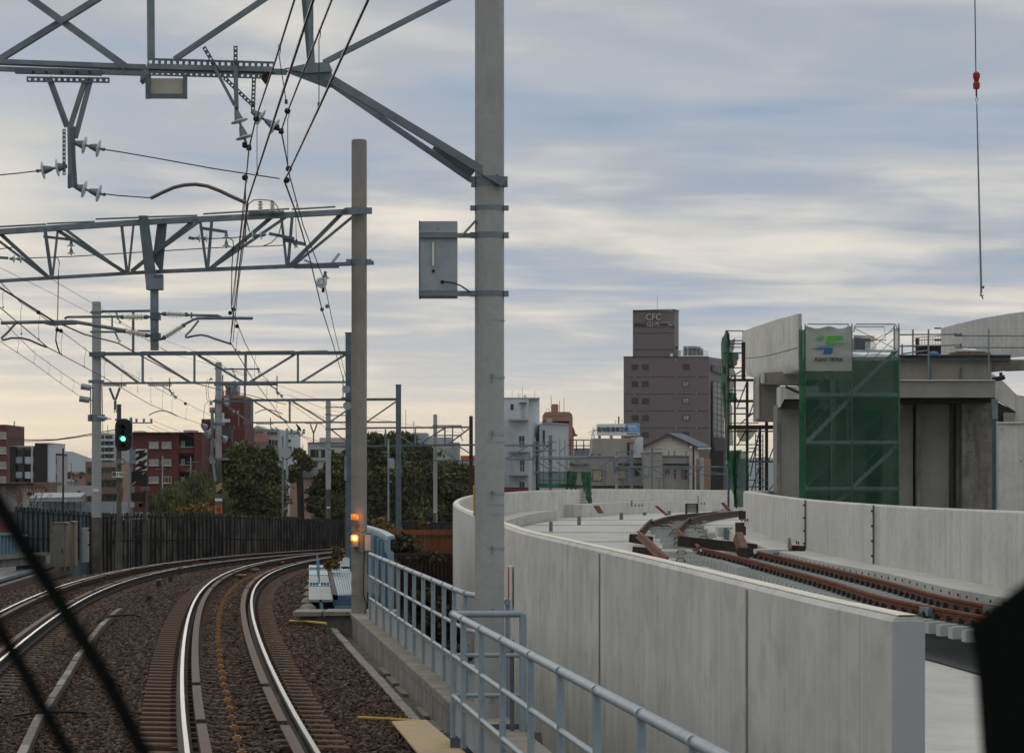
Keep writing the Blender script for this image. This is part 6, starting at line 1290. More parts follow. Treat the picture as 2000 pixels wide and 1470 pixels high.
tb = [('long dark timber beam lying across the end of the new track', (1324, 1056, 1478, 1072, 10, 78, 'wood_dk')), ('brown timber beam standing on the new track, pointing at the viewer', (1441, 1046, 1452, 1076, 14, 72, 'wood')), ('upper dark timber in the stack under the loose rails', (1234, 1050, 1270, 1056, 22, 96, 'wood_dk')), ('lower dark red timber in the stack by the near wall', (1236, 1076, 1290, 1080, 6, 84, 'rust_dk')),
      ('small upright timber by the joint strip of the far parapet', (1541, 1058, 1544, 1078, 5, 74, 'wood')), ('small dark block at the foot of the far parapet', (1546, 1075, 1570, 1076, 7, 74, 'rust_dk')), ('upper of two dark red blocks on the bench', (1438, 1029, 1452, 1029, 5, 86, 'rust_dk')), ('lower of two dark red blocks on the bench', (1438, 1037, 1455, 1037, 5, 84, 'rust_dk')), ('dark block beside the round end of the far parapet', (1446, 1006, 1460, 1006, 8, 92, 'wood_dk')),
      ('leaning orange rack of bars behind the loose sleepers, left', (1282, 988, 1303, 1006, 8, 150, 'rust')), ('leaning orange rack of bars beside the green net foot', (1411, 982, 1424, 996, 8, 150, 'rust')), ('leaning orange rack of bars beside the tan sack', (1165, 988, 1173, 1001, 11, 128, 'rust')), ('dark timber under the brown beam on the track', (1444, 1080, 1460, 1081, 9, 71, 'wood_dk'))]
for lab, (xa, ya, xb, yb_, w, Yq, m) in tb:
    ob = 'timber_beam' if 'wood' in m else 'rusty_block'; obj(ob, MB().beam(at(xa, ya, Yq), at(xb, yb_, Yq-.4), w*Yq/FP, .07 if ' rack ' in lab else .3), M[m], None, lab, 'timber' if 'wood' in m else 'block', 'timbers and blocks on the viaduct')
T = thing('frame_box', 'open dark frame box standing on the far bench behind the loose rails', 'frame', at(1352, 1003, 150))
for q_ in ((1339, 984, 1342, 1003), (1361, 984, 1364, 1003), (1339, 983, 1364, 985.5)): obj('frame_bar', MB().pbox(*q_, 148, .4), M['black'], T)
obj('back_panel', MB().pbox(1342, 986, 1361, 1001, 148.3, .1), M['lt_grey'], T); obj('rod', MB().beam(at(1363.5, 968, 148), at(1363.5, 990, 148), .04), M['rust_dk'], T)
T = thing('white_block', 'pale concrete box with a perforated post on the deck right of the loose sleepers', 'concrete box', at(1415, 1050, 90))
obj('box_body', MB().pbox(1403, 1029, 1431, 1048, 88, 1.2), M['deck'], T); obj('post', MB().pbox(1414, 1030, 1421, 1053, 87.8, .12), M['galv'], T)
T = thing('white_block', 'low pale concrete box beside the middle of the new track', 'concrete box', at(1525, 1088, 76))
obj('box_body', MB().pbox(1478, 1073, 1538, 1087, 73.5, 1.0), M['deck'], T); obj('slot', MB().pbox(1510, 1079, 1524, 1088, 73.45, .04), M['galv'], T)
cc = gz(1176, 1013, .50); T = thing('tan_sack', 'lumpy tan sack wrapped in white on the deck by the ladder', 'sack', cc)
obj('sack_body', MB().ball(cc+Vector((0, 0, .05)), .42, 12, 8, (1.0, .7, .55)).ball(cc+Vector((-.12, -.1, .22)), .24, 10, 6, (1, .8, .7)), M['sack'], T, smooth=True)
for px, y, Yq in ((1236, 988, 150), (1242, 988, 150), (1248, 988, 150), (1371, 985, 150), (1377, 985, 150), (1550, 1060, 75), (1558, 1061, 75), (1110, 998, 120), (1116, 998, 120)):
    pass
q = MB()
for px, y, Yq, h in ((1234, 989, 150, 12), (1241, 989, 150, 5), (1248, 989, 150, 5), (1254, 989, 150, 5), (1370, 985, 150, 4), (1376, 985, 150, 4), (1556, 1062, 74.5, 7), (1560, 1063, 74.5, 6), (1449, 1018, 90, 6), (1455, 1018, 90, 6), (1460, 1018, 90, 6)):
    obj('anchor_bolts', MB().pbox(px-1.3, y-h, px+1.3, y, Yq, .1), M['galv_dk'], None, 'dark anchor bolt on the pale bench, %s' % {1234: 'left end of the far bench', 1241: 'second on the far bench', 1248: 'third on the far bench', 1254: 'fourth on the far bench', 1370: 'right of the dark frame box', 1376: 'rightmost of the far bench', 1556: 'left one at the joint strip', 1560: 'right one at the joint strip', 1449: 'left one by the round wall end', 1455: 'middle one by the round wall end', 1460: 'right one by the round wall end'}[px], 'bolt', 'anchor bolts on the benches')
# ------------------------------------------------------------------ upper structure under construction
T = thing('curved_viaduct_parapet', 'high curved concrete parapet span above the green scaffold', 'viaduct span', at(1500, 740, 112))
cols = [(1456, 644.5, 733, 122), (1466, 641, 734, 119.5), (1482, 635.5, 736, 116), (1500, 629.5, 735.5, 112.5), (1520, 623, 732, 109), (1540, 618, 727, 106), (1558, 613, 722, 104)]
q = MB()
for i, (x, yt, yb_, Yq) in enumerate(cols):
    a = at(x, yt, Yq); zb1 = at(x, yb_-17, Yq).z; zb2 = at(x, yb_-5, Yq).z; zb3 = at(x, yb_, Yq).z; nb = Vector((.25, .97, 0))
    q.v += [a, Vector((a.x, a.y, zb1)), Vector((a.x, a.y, zb2))+nb*.10, Vector((a.x, a.y, zb3))+nb*.32, Vector((a.x, a.y, zb3))+nb*2.2, Vector((a.x, a.y, zb1))+nb*2.2, Vector((a.x, a.y, zb1))+nb*.3, a+nb*.3]
    if i:
        B = len(q.v)-16
        for j in range(8): q.f.append((B+j, B+(j+1) % 8, B+8+(j+1) % 8, B+8+j))
q.f.append(tuple(range(8))[::-1]); e = len(q.v)-8; q.f.append(tuple(range(e, e+8)))
obj('parapet_shell', q, M['conc'], T, smooth=True)
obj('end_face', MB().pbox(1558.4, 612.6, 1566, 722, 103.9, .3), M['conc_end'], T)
jl = MB().tube([at(x, yt+(yb_-yt)*.62-(x-1456)*.02, Yq-.02) for x, yt, yb_, Yq in cols], .018, 5); obj('pour_joint', jl, M['conc_old_or_shaded'], T)
obj('soffit_beam', MB().poly([at(x, y, 108) for x, y in ((1488, 728), (1590, 722), (1590, 752), (1492, 750), (1488, 746))], (0, 1.0, 0)), M['conc_dk'], T); obj('bright_beam_end', MB().pbox(1488, 727, 1493.5, 748, 107.9, .4), M['conc_r'], T)  # bright end of the beam put into the colour as paler concrete
T = thing('pier', 'hammerhead concrete pier under the high curved parapet', 'pier', at(1540, 985, 107))
obj('pier_head', MB().pbox(1478, 736, 1524, 822, 109, 1.6), M['conc_dk'], T); obj('pier_corner', MB().pbox(1477.4, 736, 1483, 818, 108.9, .1), M['conc_r'], T)
obj('pier_shaft', MB().pbox(1517.5, 790, 1562, 990, 107, 1.6), M['conc_dk'], T); obj('pier_corner', MB().pbox(1517.2, 826, 1523.5, 990, 106.9, .1), M['conc_old_or_shaded'], T)
obj('cross_beam', MB().poly([at(x, y, 106) for x, y in ((1524, 754), (1600, 754), (1600, 779), (1532, 779), (1524, 795))], (0, 1.5, 0)), M['conc_r'], T)
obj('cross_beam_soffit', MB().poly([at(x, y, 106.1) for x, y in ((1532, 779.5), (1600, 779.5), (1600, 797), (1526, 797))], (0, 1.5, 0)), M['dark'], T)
obj('inclined_pipe', MB().beam(at(1535, 755, 105.8), at(1561, 767, 105.5), .10), M['black'], T)
T = thing('pier_wall', 'wide concrete pier wall standing behind the green net tower', 'pier', at(1640, 985, 108))
obj('wall_panel', MB().pbox(1562, 735, 1690, 995, 108, 1.0), M['conc_old_or_shaded'], T); obj('wall_panel', MB().pbox(1724, 790, 1783, 995, 108, 1.0), M['conc_dk'], T); obj('recess', MB().pbox(1690, 742, 1725, 995, 108.8, .8), M['dark'], T)  # left panel in darker concrete to stand in for shade behind the net
obj('pilaster', MB().pbox(1791, 785, 1799, 995, 107.6, 1.4), M['conc_old_or_shaded'], T); obj('wall_panel', MB().pbox(1799, 785, 1853, 995, 108, 1.0), M['conc_dk'], T)
obj('wall_panel', MB().pbox(1868.5, 781, 1879, 995, 108, 2), M['conc_old_or_shaded'], T); obj('wall_panel', MB().pbox(1879, 781, 1938, 995, 107.3, 1.2), M['conc_r'] if False else M['conc_old_or_shaded'], T)
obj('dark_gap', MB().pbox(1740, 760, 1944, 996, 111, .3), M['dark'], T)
obj('rear_fill', MB().pbox(1600, 735, 1762, 800, 106.8, .5), M['conc_dk'], T); obj('capping_beam', MB().pbox(1640, 742.5, 1944, 776, 105.5, 4.5), M['conc_end'] if False else M['conc_dk'], T); obj('beam_edge', MB().pbox(1756, 741.5, 1944, 743.2, 105.4, .3), M['coping'], T)
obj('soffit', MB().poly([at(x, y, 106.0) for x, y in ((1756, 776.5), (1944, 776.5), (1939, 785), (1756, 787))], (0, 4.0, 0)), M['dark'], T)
for x in (1830, 1855.5, 1790, 1880, 1908, 1935): obj('tie_hole', MB().disc(at(x, 749 if x != 1908 else 768, 105.35), (0, 1, 0), .022, .02, 8), M['conc_old_or_shaded'], T)
for x, y in ((1892, 802), (1892, 850), (1892, 882), (1925, 822), (1925, 850), (1925, 940)): obj('tie_hole', MB().disc(at(x, y, 107.25), (0, 1, 0), .025, .02, 8), M['rail_side'], T)
T = thing('upper_girder', 'concrete girder with a steel channel on top, on the capping beam', 'girder', at(1850, 742, 106.5))
obj('girder_body', MB().pbox(1570, 703, 1936, 742, 106.5, 1.0), M['conc_dk'], T); obj('girder_end', MB().poly([at(x, y, 106.6) for x, y in ((1936, 703), (1972, 701), (1972, 722), (1936, 726))], (0, 1.0, 0)), M['conc_old_or_shaded'], T)
obj('girder_end', MB().poly([at(x, y, 106.7) for x, y in ((1972, 702), (2030, 702), (2030, 721), (1972, 723))], (0, 1.0, 0)), M['pinkt'] if False else M['conc_old_or_shaded'], T)
obj('steel_channel', MB().pbox(1757, 692.5, 1975, 694, 106.2, .5).pbox(1757, 701.5, 1975, 703, 106.2, .5).pbox(1757, 694, 1974, 701.5, 106.45, .1), M['galv_dk'], T)
for x in (1817.5, 1877.5): obj('embedded_plate', MB().pbox(x-1.5, 718, x+1.5, 740, 106.4, .08), M['galv_dk'], T)
T = thing('upper_parapet', 'pale high parapet wall in the upper right, rising to the edge', 'parapet', at(1920, 700, 118))
q = MB(); cs_ = [(1838, 641, 703, 122), (1870, 632.5, 703, 120), (1920, 621, 703, 117), (1970, 612.5, 703, 114.5), (2030, 605, 703, 112)]
for a_, c_ in zip(cs_, cs_[1:]):
    A_, B_ = at(a_[0], a_[1], a_[3]), at(c_[0], c_[1], c_[3]); q.poly([A_, B_, Vector((B_.x, B_.y, at(0, 703, 117).z)), Vector((A_.x, A_.y, at(0, 703, 117).z))], (.1, .3, 0))
obj('panel', q, M['conc_r'], T)
T = thing('far_ramp_parapet', 'pale ramp parapet going down behind the right end of the capping beam', 'parapet', at(1975, 820, 125))
obj('panel', MB().poly([at(x, y, Yq) for x, y, Yq in ((1935, 727, 126), (1960, 745, 126), (1986, 771, 126), (2020, 776, 126), (2020, 826, 126), (1976, 826, 126), (1984, 804, 126), (1960, 788, 126), (1940, 776, 126))], (0, .3, 0)), M['conc_r'], T)
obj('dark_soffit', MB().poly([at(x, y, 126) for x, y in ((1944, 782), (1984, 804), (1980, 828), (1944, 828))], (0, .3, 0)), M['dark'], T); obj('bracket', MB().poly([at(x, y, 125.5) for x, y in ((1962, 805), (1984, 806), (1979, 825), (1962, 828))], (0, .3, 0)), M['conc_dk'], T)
T = thing('front_wall_block', 'pale concrete wall block at the right edge below the ramp', 'wall', at(1975, 1000, 100))
obj('panel', MB().pbox(1950, 825, 2040, 1010, 100, .4), M['conc_end'] if False else M['conc'], T); obj('panel_edge', MB().pbox(1950, 823.5, 2040, 826, 99.9, .5), M['coping'], T)
for x in (1957, 1957, 1994): obj('tie_hole', MB().disc(at(x, 837 if x == 1957 else 900, 99.95), (0, 1, 0), .025, .02, 8), M['rail_side'], T)
T = thing('drain_pipe', 'dark vertical pipes beside the pale wall block under the capping beam', 'pipe', at(1943, 995, 104))
obj('pipe', MB().tube([at(1941, 782, 104.6), at(1941, 995, 104.6)], .07, 10), M['galv_dk'], T); obj('pipe', MB().tube([at(1947, 820, 104.4), at(1947, 995, 104.4)], .06, 10), M['pipe'], T); obj('pipe_box', MB().pbox(1938, 779, 1949, 818, 104.5, .3), M['galv'], T)
T = thing('bearing_damper', 'black cylindrical damper bracket at the end of the capping beam', 'damper', at(1953, 740, 106))
obj('cylinder', MB().tube([at(1938, 741, 106), at(1952, 739, 106), at(1962, 736, 106)], .10, 10), M['black'], T); obj('post', MB().pbox(1953, 727, 1958, 738, 106, .15), M['black'], T)
# guard pipes on the upper deck
T = thing('pipe_guard_rail', 'scaffold pipe guard rail along the upper girder', 'guard rail', at(1850, 692, 105.6))
for xa, ya, xb, yb_ in ((1757, 653.5, 1878, 652.5), (1864, 655.5, 2020, 655.5), (1757, 676, 1878, 673.5), (1864, 678, 2020, 678.5), (1760, 691, 1815, 684)): obj('rail_pipe', MB().tube([at(xa, ya, 105.6), at(xb, yb_, 105.6)], .03, 8), M['pipe'], T)
for x, y0, y1 in ((1783, 643, 693), (1813.5, 643, 740), (1931, 642, 740), (1762, 672, 692)): obj('post_pipe', MB().tube([at(x, y0, 105.5), at(x, y1, 105.5)], .035, 8), M['pipe'], T)
for x, y in ((1866, 653), (1877, 653), (1877, 674)): obj('coupler', MB().pbox(x-1.5, y-3, x+1.5, y+3, 105.5, .1), M['galv_dk'], T)
T = thing('rebar_cage', 'rebar mesh and rusty post standing at the end of the upper parapet', 'rebar', at(1812, 692, 120))
for i in range(16): x = 1790+i*3.1; obj('rebar', MB().beam(at(x, 660-(x-1790)*.12, 119), at(x, 690, 119), .018), M['rust_dk'], T)
for y in (657, 663, 676, 684): obj('rebar', MB().beam(at(1785, y+2, 118.9), at(1838, y-1, 118.9), .03), M['rust_dk'], T)
obj('post', MB().pbox(1789, 660, 1795, 692, 118.5, .2), M['rust_dk'], T); obj('plank_edge', MB().pbox(1790, 675, 1838, 692, 119.2, .1), M['rust_dk'], T)
for y in (641, 664.5): obj('protruding_bar', MB().beam(at(1825, y, 118), at(1838, y, 118), .06), M['rust_dk'], T)
cc = at(1824, 690.5, 107); obj('blue_tarp', MB().ball(cc, .22, 10, 6, (.9, .5, .45)), M['tarp'], None, 'small crumpled blue tarp on the upper girder', 'tarp', smooth=True)
obj('plank_pile', MB().pbox(1857, 688, 1935, 692.3, 106.8, .6).pbox(1868, 686, 1925, 688, 106.9, .5), M['wood'], None, 'pile of tan planks on the upper girder', 'planks')
obj('white_bags', MB().ball(at(1887, 684, 107), .16, 10, 6, (1.1, .8, .6)).ball(at(1899, 684.5, 107), .17, 10, 6, (1.2, .8, .5)), M['white'], None, 'white bags lying on the plank pile', 'bags', smooth=True)
# ------------------------------------------------------------------ green scaffold stair tower
Yt = 98.0; ST = thing('scaffold_tower', 'green netted scaffold stair tower with a grey company banner', 'scaffold tower', at(1664, 990, Yt))
for Yq, s in ((Yt, 0), (Yt+1.2, 1)):
    for x in (1572.5, 1664, 1755.5): xx = at(x, 0, Yt).x; obj('standard', MB().tube([(xx, Yq, at(0, 632, Yt).z), (xx, Yq, -1)], .024, 8), M['pipe'], ST)
    for y in (693, 770, 862, 953):
        obj('ledger', MB().tube([(at(1572, 0, Yt).x, Yq, at(0, y+5, Yt).z), (at(1756, 0, Yt).x, Yq, at(0, y+5, Yt).z)], .024, 8), M['pipe'], ST)
for y, x0, x1_ in ((770, 1573, 1663), (770, 1665, 1755), (863, 1573, 1663), (863, 1665, 1755), (953, 1573, 1663), (953, 1665, 1755), (686, 1665, 1755)):
    obj('deck_plank', MB().pbox(x0, y-3, x1_, y+3 if y > 700 else y, Yt+.04, .52), M['plank'], ST); obj('deck_plank', MB().pbox(x0, y-3, x1_, y, Yt+.62, .5), M['plank'], ST)
for xa, ya, xb, yb_ in ((1661, 770, 1753, 682), (1578, 862, 1662, 776), (1664, 952, 1752, 870), (1630, 985, 1662, 958)):
    for dY in (.30, .85): o_ = obj('stair_stringer', MB().beam(at(xa, ya, Yt+dY), at(xb, yb_, Yt+dY), .045, .13), M['plank'], ST)
    for k_ in range(7): p = at(xa, ya, Yt+.58).lerp(at(xb, yb_, Yt+.58), (k_+.5)/7); obj('stair_tread', MB().box(p, .2, .55, .03), M['plank'], ST)
    for dy_ in (-46, -24): obj('stair_handrail', MB().tube([at(xa, ya+dy_, Yt+.25), at(xb-4, yb_+dy_, Yt+.25)], .014, 6), M['pipe'], ST)
for x0, x1_ in ((1573, 1663), (1667, 1755)):
    obj('guard_frame', MB().tube([at(x0, 648, Yt+.02), at(x0+5, 633, Yt+.02), at(x1_-6, 633, Yt+.02), at(x1_, 648, Yt+.02)], .022, 8), M['pipe'], ST)
    for a_ in ((x0, 640, x1_, 684), (x0, 684, x1_, 640)): obj('brace', MB().tube([at(a_[0], a_[1], Yt+1.1), at(a_[2], a_[3], Yt+1.1)], .014, 6), M['pipe'], ST)
for y0, y1 in ((700, 768), (780, 860), (870, 950)):
    for x0, x1_ in ((1573, 1663), (1665, 1755)): obj('brace', MB().tube([at(x0, y1, Yt+1.15), at(x1_, y0, Yt+1.15)], .012, 5), M['pipe'], ST)
obj('guard_frame', MB().tube([at(1668, 646, Yt+1.1), at(1668, 638, Yt+1.1), at(1727, 638, Yt+1.1), at(1730, 664, Yt+1.1), at(1668, 664, Yt+1.1)], .018, 6), M['pipe'], ST)
obj('tie_column', MB().pbox(1624, 742, 1632, 990, Yt+2.6, .2), M['conc_r'], ST); obj('tie_pipe', MB().tube([at(1608, 735, Yt+2), at(1620, 752, Yt+2), at(1620, 985, Yt+2)], .05, 8), M['galv_dk'], ST)
obj('stored_frames', MB().pbox(1668, 660, 1700, 683, Yt+.5, .5), M['galv_dk'], ST); 
for i in range(6): obj('stored_grating', MB().pbox(1690, 668+i*2.6, 1712, 669.2+i*2.6, Yt+.3, .1), M['white'], ST)
for i in range(5): obj('stored_plank', MB().beam(at(1667, 655+i*2, Yt+.7), at(1708, 657+i*2.4, Yt+.7), .03), M['wood'], ST)
cr_ = random.Random(5)
def netsheet(x0, y0, x1_, y1, Yq, m, T, nx=8, ny=22, amp=.05, name='net_sheet', topsag=3):
    q = MB()
    for j in range(ny+1):
        for i in range(nx+1):
            u_ = i/nx; v_ = j/ny; p = at(x0+(x1_-x0)*u_, y0+(y1-y0)*v_+(topsag*math.sin(u_*math.pi*2)**2 if j == 0 else 0), Yq); q.v.append(p+Vector((0, cr_.uniform(-amp, amp)-.03, 0)))
    for j in range(ny):
        for i in range(nx): B = j*(nx+1)+i; q.f.append((B, B+1, B+nx+2, B+nx+1))
    return obj(name, q, M[m], T, smooth=True)
netsheet(1664.5, 690, 1756, 988, Yt-.05, 'green', ST); netsheet(1573, 724, 1664, 988, Yt-.05, 'green', ST); netsheet(1665, 638, 1756, 690, Yt+1.3, 'green', ST, 6, 4) if False else None
netsheet(1560.5, 642, 1572.5, 988, Yt-.02, 'green_th', ST, 3, 24, .04); netsheet(1745, 640, 1757.5, 988, Yt+.3, 'green', ST, 3, 24, .05)
netsheet(1573, 700, 1756, 988, Yt+1.35, 'green', ST, 12, 20, .08)
BN = netsheet(1573.5, 637, 1663.5, 724, Yt-.09, 'net_sheet', ST, 10, 10, .035, 'banner', 5)
Yn = Yt-.16
def logo(pts, m): obj('logo_shape', MB().poly([at(x, y, Yn) for x, y in pts], (0, .008, 0)), M[m], BN)
logo([(1597, 657), (1610, 656), (1608.5, 663), (1594.5, 663.5)], 'lgreen')
logo([(1615.5, 656), (1647, 655.5), (1645.5, 663), (1631, 663), (1630, 668.5), (1655, 669.5), (1655, 670.5), (1613, 671.8)], 'lgreen')
logo([(1590, 676), (1610, 674), (1648, 674), (1625, 675.5), (1610, 676)], 'lteal')
logo([(1580, 682), (1600, 679), (1627, 679), (1624.5, 691), (1608, 691.5), (1610, 682)], 'lblue')
text('FUDO TETRA', 1617.5, 702.2, 6.6, Yn, 'char', BN, .004, shear=.25, fat=.003, sx=1.0)
# left open scaffold with green net drapes
LT = thing('open_scaffold', 'open dark scaffold frames hung with torn green net left of the hammerhead pier', 'scaffold', at(1440, 990, 112))
Yl = 112.0
for x, y0, y1, w in ((1435.5, 735, 990, 4), (1459.5, 745, 990, 5), (1484.5, 830, 990, 5), (1497.5, 820, 990, 6), (1515, 822, 990, 6), (1423, 650, 990, 4), (1452, 646, 740, 3)): obj('standard', MB().pbox(x-w/2, y0, x+w/2, y1, Yl, .12), M['rust_dk'] if x > 1450 else M['galv_dk'], LT)
for y, x0, x1_, w in ((646, 1420, 1455, 1.6), (665, 1425, 1452, 2.2), (671, 1425, 1452, 2.2), (678, 1425, 1452, 1.6), (689, 1412, 1450, 2.6), (718, 1422, 1450, 2), (734, 1422, 1458, 2), (742, 1420, 1480, 5), (762, 1420, 1455, 2), (783, 1418, 1480, 5), (797, 1437, 1460, 3), (808, 1423, 1478, 2.6), (826, 1423, 1482, 1.8), (834, 1422, 1520, 8), (842, 1420, 1518, 3), (868, 1437, 1483, 2), (875, 1462, 1483, 1.8), (882, 1450, 1475, 2), (901, 1463, 1518, 4), (937, 1463, 1500, 2), (950, 1463, 1500, 2)):
    obj('ledger', MB().pbox(x0, y-w/2, x1_, y+w/2, Yl-.1, .1), M['rust_dk'] if w > 4 else M['galv_dk'], LT)
for a_ in ((1440, 795, 1457, 750), (1463, 812, 1476, 775), (1445, 828, 1478, 800), (1440, 870, 1460, 835), (1465, 930, 1482, 845), (1465, 900, 1480, 860), (1500, 902, 1516, 860), (1467, 960, 1485, 905), (1500, 960, 1515, 940), (1426, 738, 1448, 724)): obj('brace', MB().beam(at(a_[0], a_[1], Yl), at(a_[2], a_[3], Yl), .05), M['galv_dk'], LT)
for i in range(14): obj('ladder_rung', MB().pbox(1476, 851+i*9, 1490, 852.5+i*9, Yl+.2, .05), M['rust_dk'], LT)
obj('ladder_side', MB().pbox(1475, 846, 1477, 975, Yl+.2, .05).pbox(1489, 846, 1491, 975, Yl+.2, .05), M['galv_dk'], LT)
def drape(pts_l, pts_r, Yq, m, T, name='net_drape', n=18, amp=.08):
    q = MB(); ly = np.linspace(0, 1, n)
    def ip(P_, t): k_ = [i/(len(P_)-1) for i in range(len(P_))]; return float(np.interp(t, k_, [p[0] for p in P_])), float(np.interp(t, k_, [p[1] for p in P_]))
    for j, t in enumerate(ly):
        l = ip(pts_l, t); r = ip(pts_r, t)
        for i in range(7):
            u_ = i/6; p = at(l[0]+(r[0]-l[0])*u_, l[1]+(r[1]-l[1])*u_, Yq); q.v.append(p+Vector((cr_.uniform(-.03, .03), cr_.uniform(-amp, amp)+.12*math.sin(i*1.7+j*.3), 0)))
        if j:
            for i in range(6): B = (j-1)*7+i; q.f.append((B, B+1, B+8, B+7))
    return obj(name, q, M[m], T, smooth=True)
drape([(1418, 645), (1409, 664), (1408, 690), (1410, 730), (1411, 760), (1413, 800), (1416, 840), (1417, 880)], [(1421, 645), (1426, 664), (1423, 690), (1422, 730), (1422, 760), (1422, 800), (1423, 840), (1424, 880)], Yl-.4, 'green_th', LT)
drape([(1416, 880), (1420, 905), (1426, 935), (1431, 965), (1436, 990)], [(1460, 882), (1462, 905), (1463, 935), (1461, 965), (1457, 990)], Yl-.5, 'green_md', LT, amp=.12)
drape([(1417, 880), (1424, 915), (1430, 945), (1434, 975), (1437, 992)], [(1450, 878), (1440, 915), (1440, 945), (1441, 975), (1440, 992)], Yl-.65, 'green_th', LT)
drape([(1422, 689), (1422, 700), (1423, 712), (1423, 717)], [(1442, 690), (1443, 700), (1439, 712), (1434, 717)], Yl-.2, 'green_th', LT); drape([(1424, 766), (1424, 785)], [(1438, 768), (1439, 782)], Yl-.2, 'green_th', LT, n=6)
obj('inner_post', MB().pbox(1449, 668, 1456, 740, Yl-.2, .2), M['rust_dk'], LT); obj('white_pad', MB().pbox(1452, 646, 1456, 668, Yl-.3, .2), M['white'], LT)
drape([(1421, 668), (1421, 700), (1421, 735)], [(1436, 660), (1430, 700), (1438, 735)], Yl+.3, 'green_md', LT); drape([(1420, 735), (1422, 790), (1422, 870)], [(1434, 740), (1429, 790), (1432, 870)], Yl+.3, 'green_md', LT); drape([(1438, 836), (1440, 850), (1446, 862)], [(1480, 838), (1474, 848), (1462, 862)], Yl-.2, 'green_md', LT)
# small net scaffold on the far curve
SN = thing('net_scaffold', 'small green netted scaffold platform with a ladder on the far curve of the parapet', 'scaffold', at(1100, 1003, 150))
Yq = 148.0
for x, y0 in ((1051, 863), (1061.5, 863), (1093.5, 856), (1103.5, 857), (1127, 903), (1145, 880), (1133, 900)): obj('standard', MB().pbox(x-.8, y0, x+.8, 951, Yq+1, .05), M['pipe'], SN)
for y, x0, x1_ in ((863, 1040, 1086), (879, 1040, 1086), (892, 1052, 1145), (921, 1052, 1155), (937, 1052, 1130), (950, 1050, 1130), (905, 1120, 1155)): obj('ledger', MB().pbox(x0, y-.8, x1_, y+.8, Yq+.9, .05), M['pipe'], SN)
obj('stair_rail', MB().beam(at(1092, 885, Yq), at(1103, 872, Yq), .04).beam(at(1060, 900, Yq), at(1092, 918, Yq), .04), M['pipe'], SN)
netsheet(1053, 920, 1112, 950, Yq-.1, 'green', SN, 8, 5, .05); drape([(1108, 919), (1108, 949)], [(1128, 921), (1124, 952)], Yq-.2, 'green_th', SN, n=6); drape([(1052, 944), (1052, 952)], [(1140, 946), (1138, 953)], Yq-.25, 'green_th', SN, n=4)
drape([(1134, 921), (1136, 940), (1141, 960), (1148, 985), (1147, 1000)], [(1155, 921), (1155, 940), (1155, 960), (1157, 985), (1150, 1000)], Yq-.3, 'green_th', SN)
for x in (1128, 1132, 1144.5): obj('ladder_side', MB().pbox(x-.8, 952, x+.8, 1004, Yq-1, .05), M['galv_dk'], SN)
for i in range(8): obj('ladder_rung', MB().pbox(1132, 957+i*6, 1145, 958.2+i*6, Yq-1, .05), M['galv_dk'], SN)
for x in (1107, 1116, 1124): obj('hanging_clamp', MB().box(at(x, 956, Yq-.6), .12, .12, .22), M['black'], SN)
# ------------------------------------------------------------------ crane hook
CH = thing('crane_hook', 'red crane hook block on a wire with a long grey pole hanging from it', 'crane hook', at(1907, 580, 115)); Yc = 115.0
obj('hoist_wire', MB().tube([at(1903, -80, Yc), at(1906, 141, Yc)], .024, 6), M['wire'], CH)
obj('hook_block', MB().lathe(at(1907, 174, Yc), (0, 0, 1), [(0, .13), (.10, .15), (.25, .15), (.30, .10), (.42, .12), (.50, .155), (.66, .155), (.74, .08)], 14), M['red'], CH, smooth=True)
obj('hook_shank', MB().pbox(1905.8, 174, 1908.6, 188, Yc, .06), M['black'], CH); obj('sling', MB().tube([at(1907.4, 188, Yc), at(1905.5, 194, Yc), at(1907.8, 204, Yc), at(1910, 194, Yc), at(1907.4, 188, Yc)], .016, 5), M['wire'], CH)
T = thing('hanging_pole', 'long thin grey pole hanging under the red hook block', 'pole', at(1917, 582, Yc))
obj('pole_shaft', MB().cone(at(1907.8, 203, Yc), at(1916.6, 572, Yc), .028, .05, 8), M['pipe'], T); obj('end_clip', MB().box(at(1919, 561, Yc), .14, .08, .10).beam(at(1915, 572, Yc), at(1920, 584, Yc), .05).beam(at(1913, 577, Yc), at(1921, 577, Yc), .04), M['galv_dk'], T)
# ------------------------------------------------------------------ buildings
def bld(label, name, parts, Y, cat='building', group=None):
    x, y = parts[0][1][0], 1000; T = thing(name, label, cat, at(x, 950, Y)*1.0, group); T.location.z = -5
    for p in parts:
        nm, (x0, y0, x1_, y1), m, dep = p[:4]; dY = p[4] if len(p) > 4 else 0
        obj(nm, MB().pbox(x0, y0, x1_, y1, Y+dY, dep), M[m], T)
    return T
def win(T, x0, y0, x1_, y1, Y, mull=1, fr='frame_d', pane='glass', t=1.0, sill=False, hm=0):
    q = MB(); w = t
    for a_ in ((x0, y0, x1_, y0+w), (x0, y1-w, x1_, y1), (x0, y0+w, x0+w, y1-w), (x1_-w, y0+w, x1_, y1-w)): q.pbox(*a_, Y-.07, .10)
    for i in range(mull): xm = x0+(x1_-x0)*(i+1)/(mull+1); q.pbox(xm-w*.4, y0+w, xm+w*.4, y1-w, Y-.06, .08)
    for i in range(hm): ym = y0+(y1-y0)*(i+1)/(hm+1); q.pbox(x0+w, ym-w*.3, x1_-w, ym+w*.3, Y-.055, .07)
    if sill: q.pbox(x0-1, y1, x1_+1, y1+1, Y-.16, .16)
    f_ = obj('window', q, M[fr], T); obj('pane', MB().pbox(x0+w*.6, y0+w*.6, x1_-w*.6, y1-w*.6, Y-.02, .06), M[pane], f_); return f_
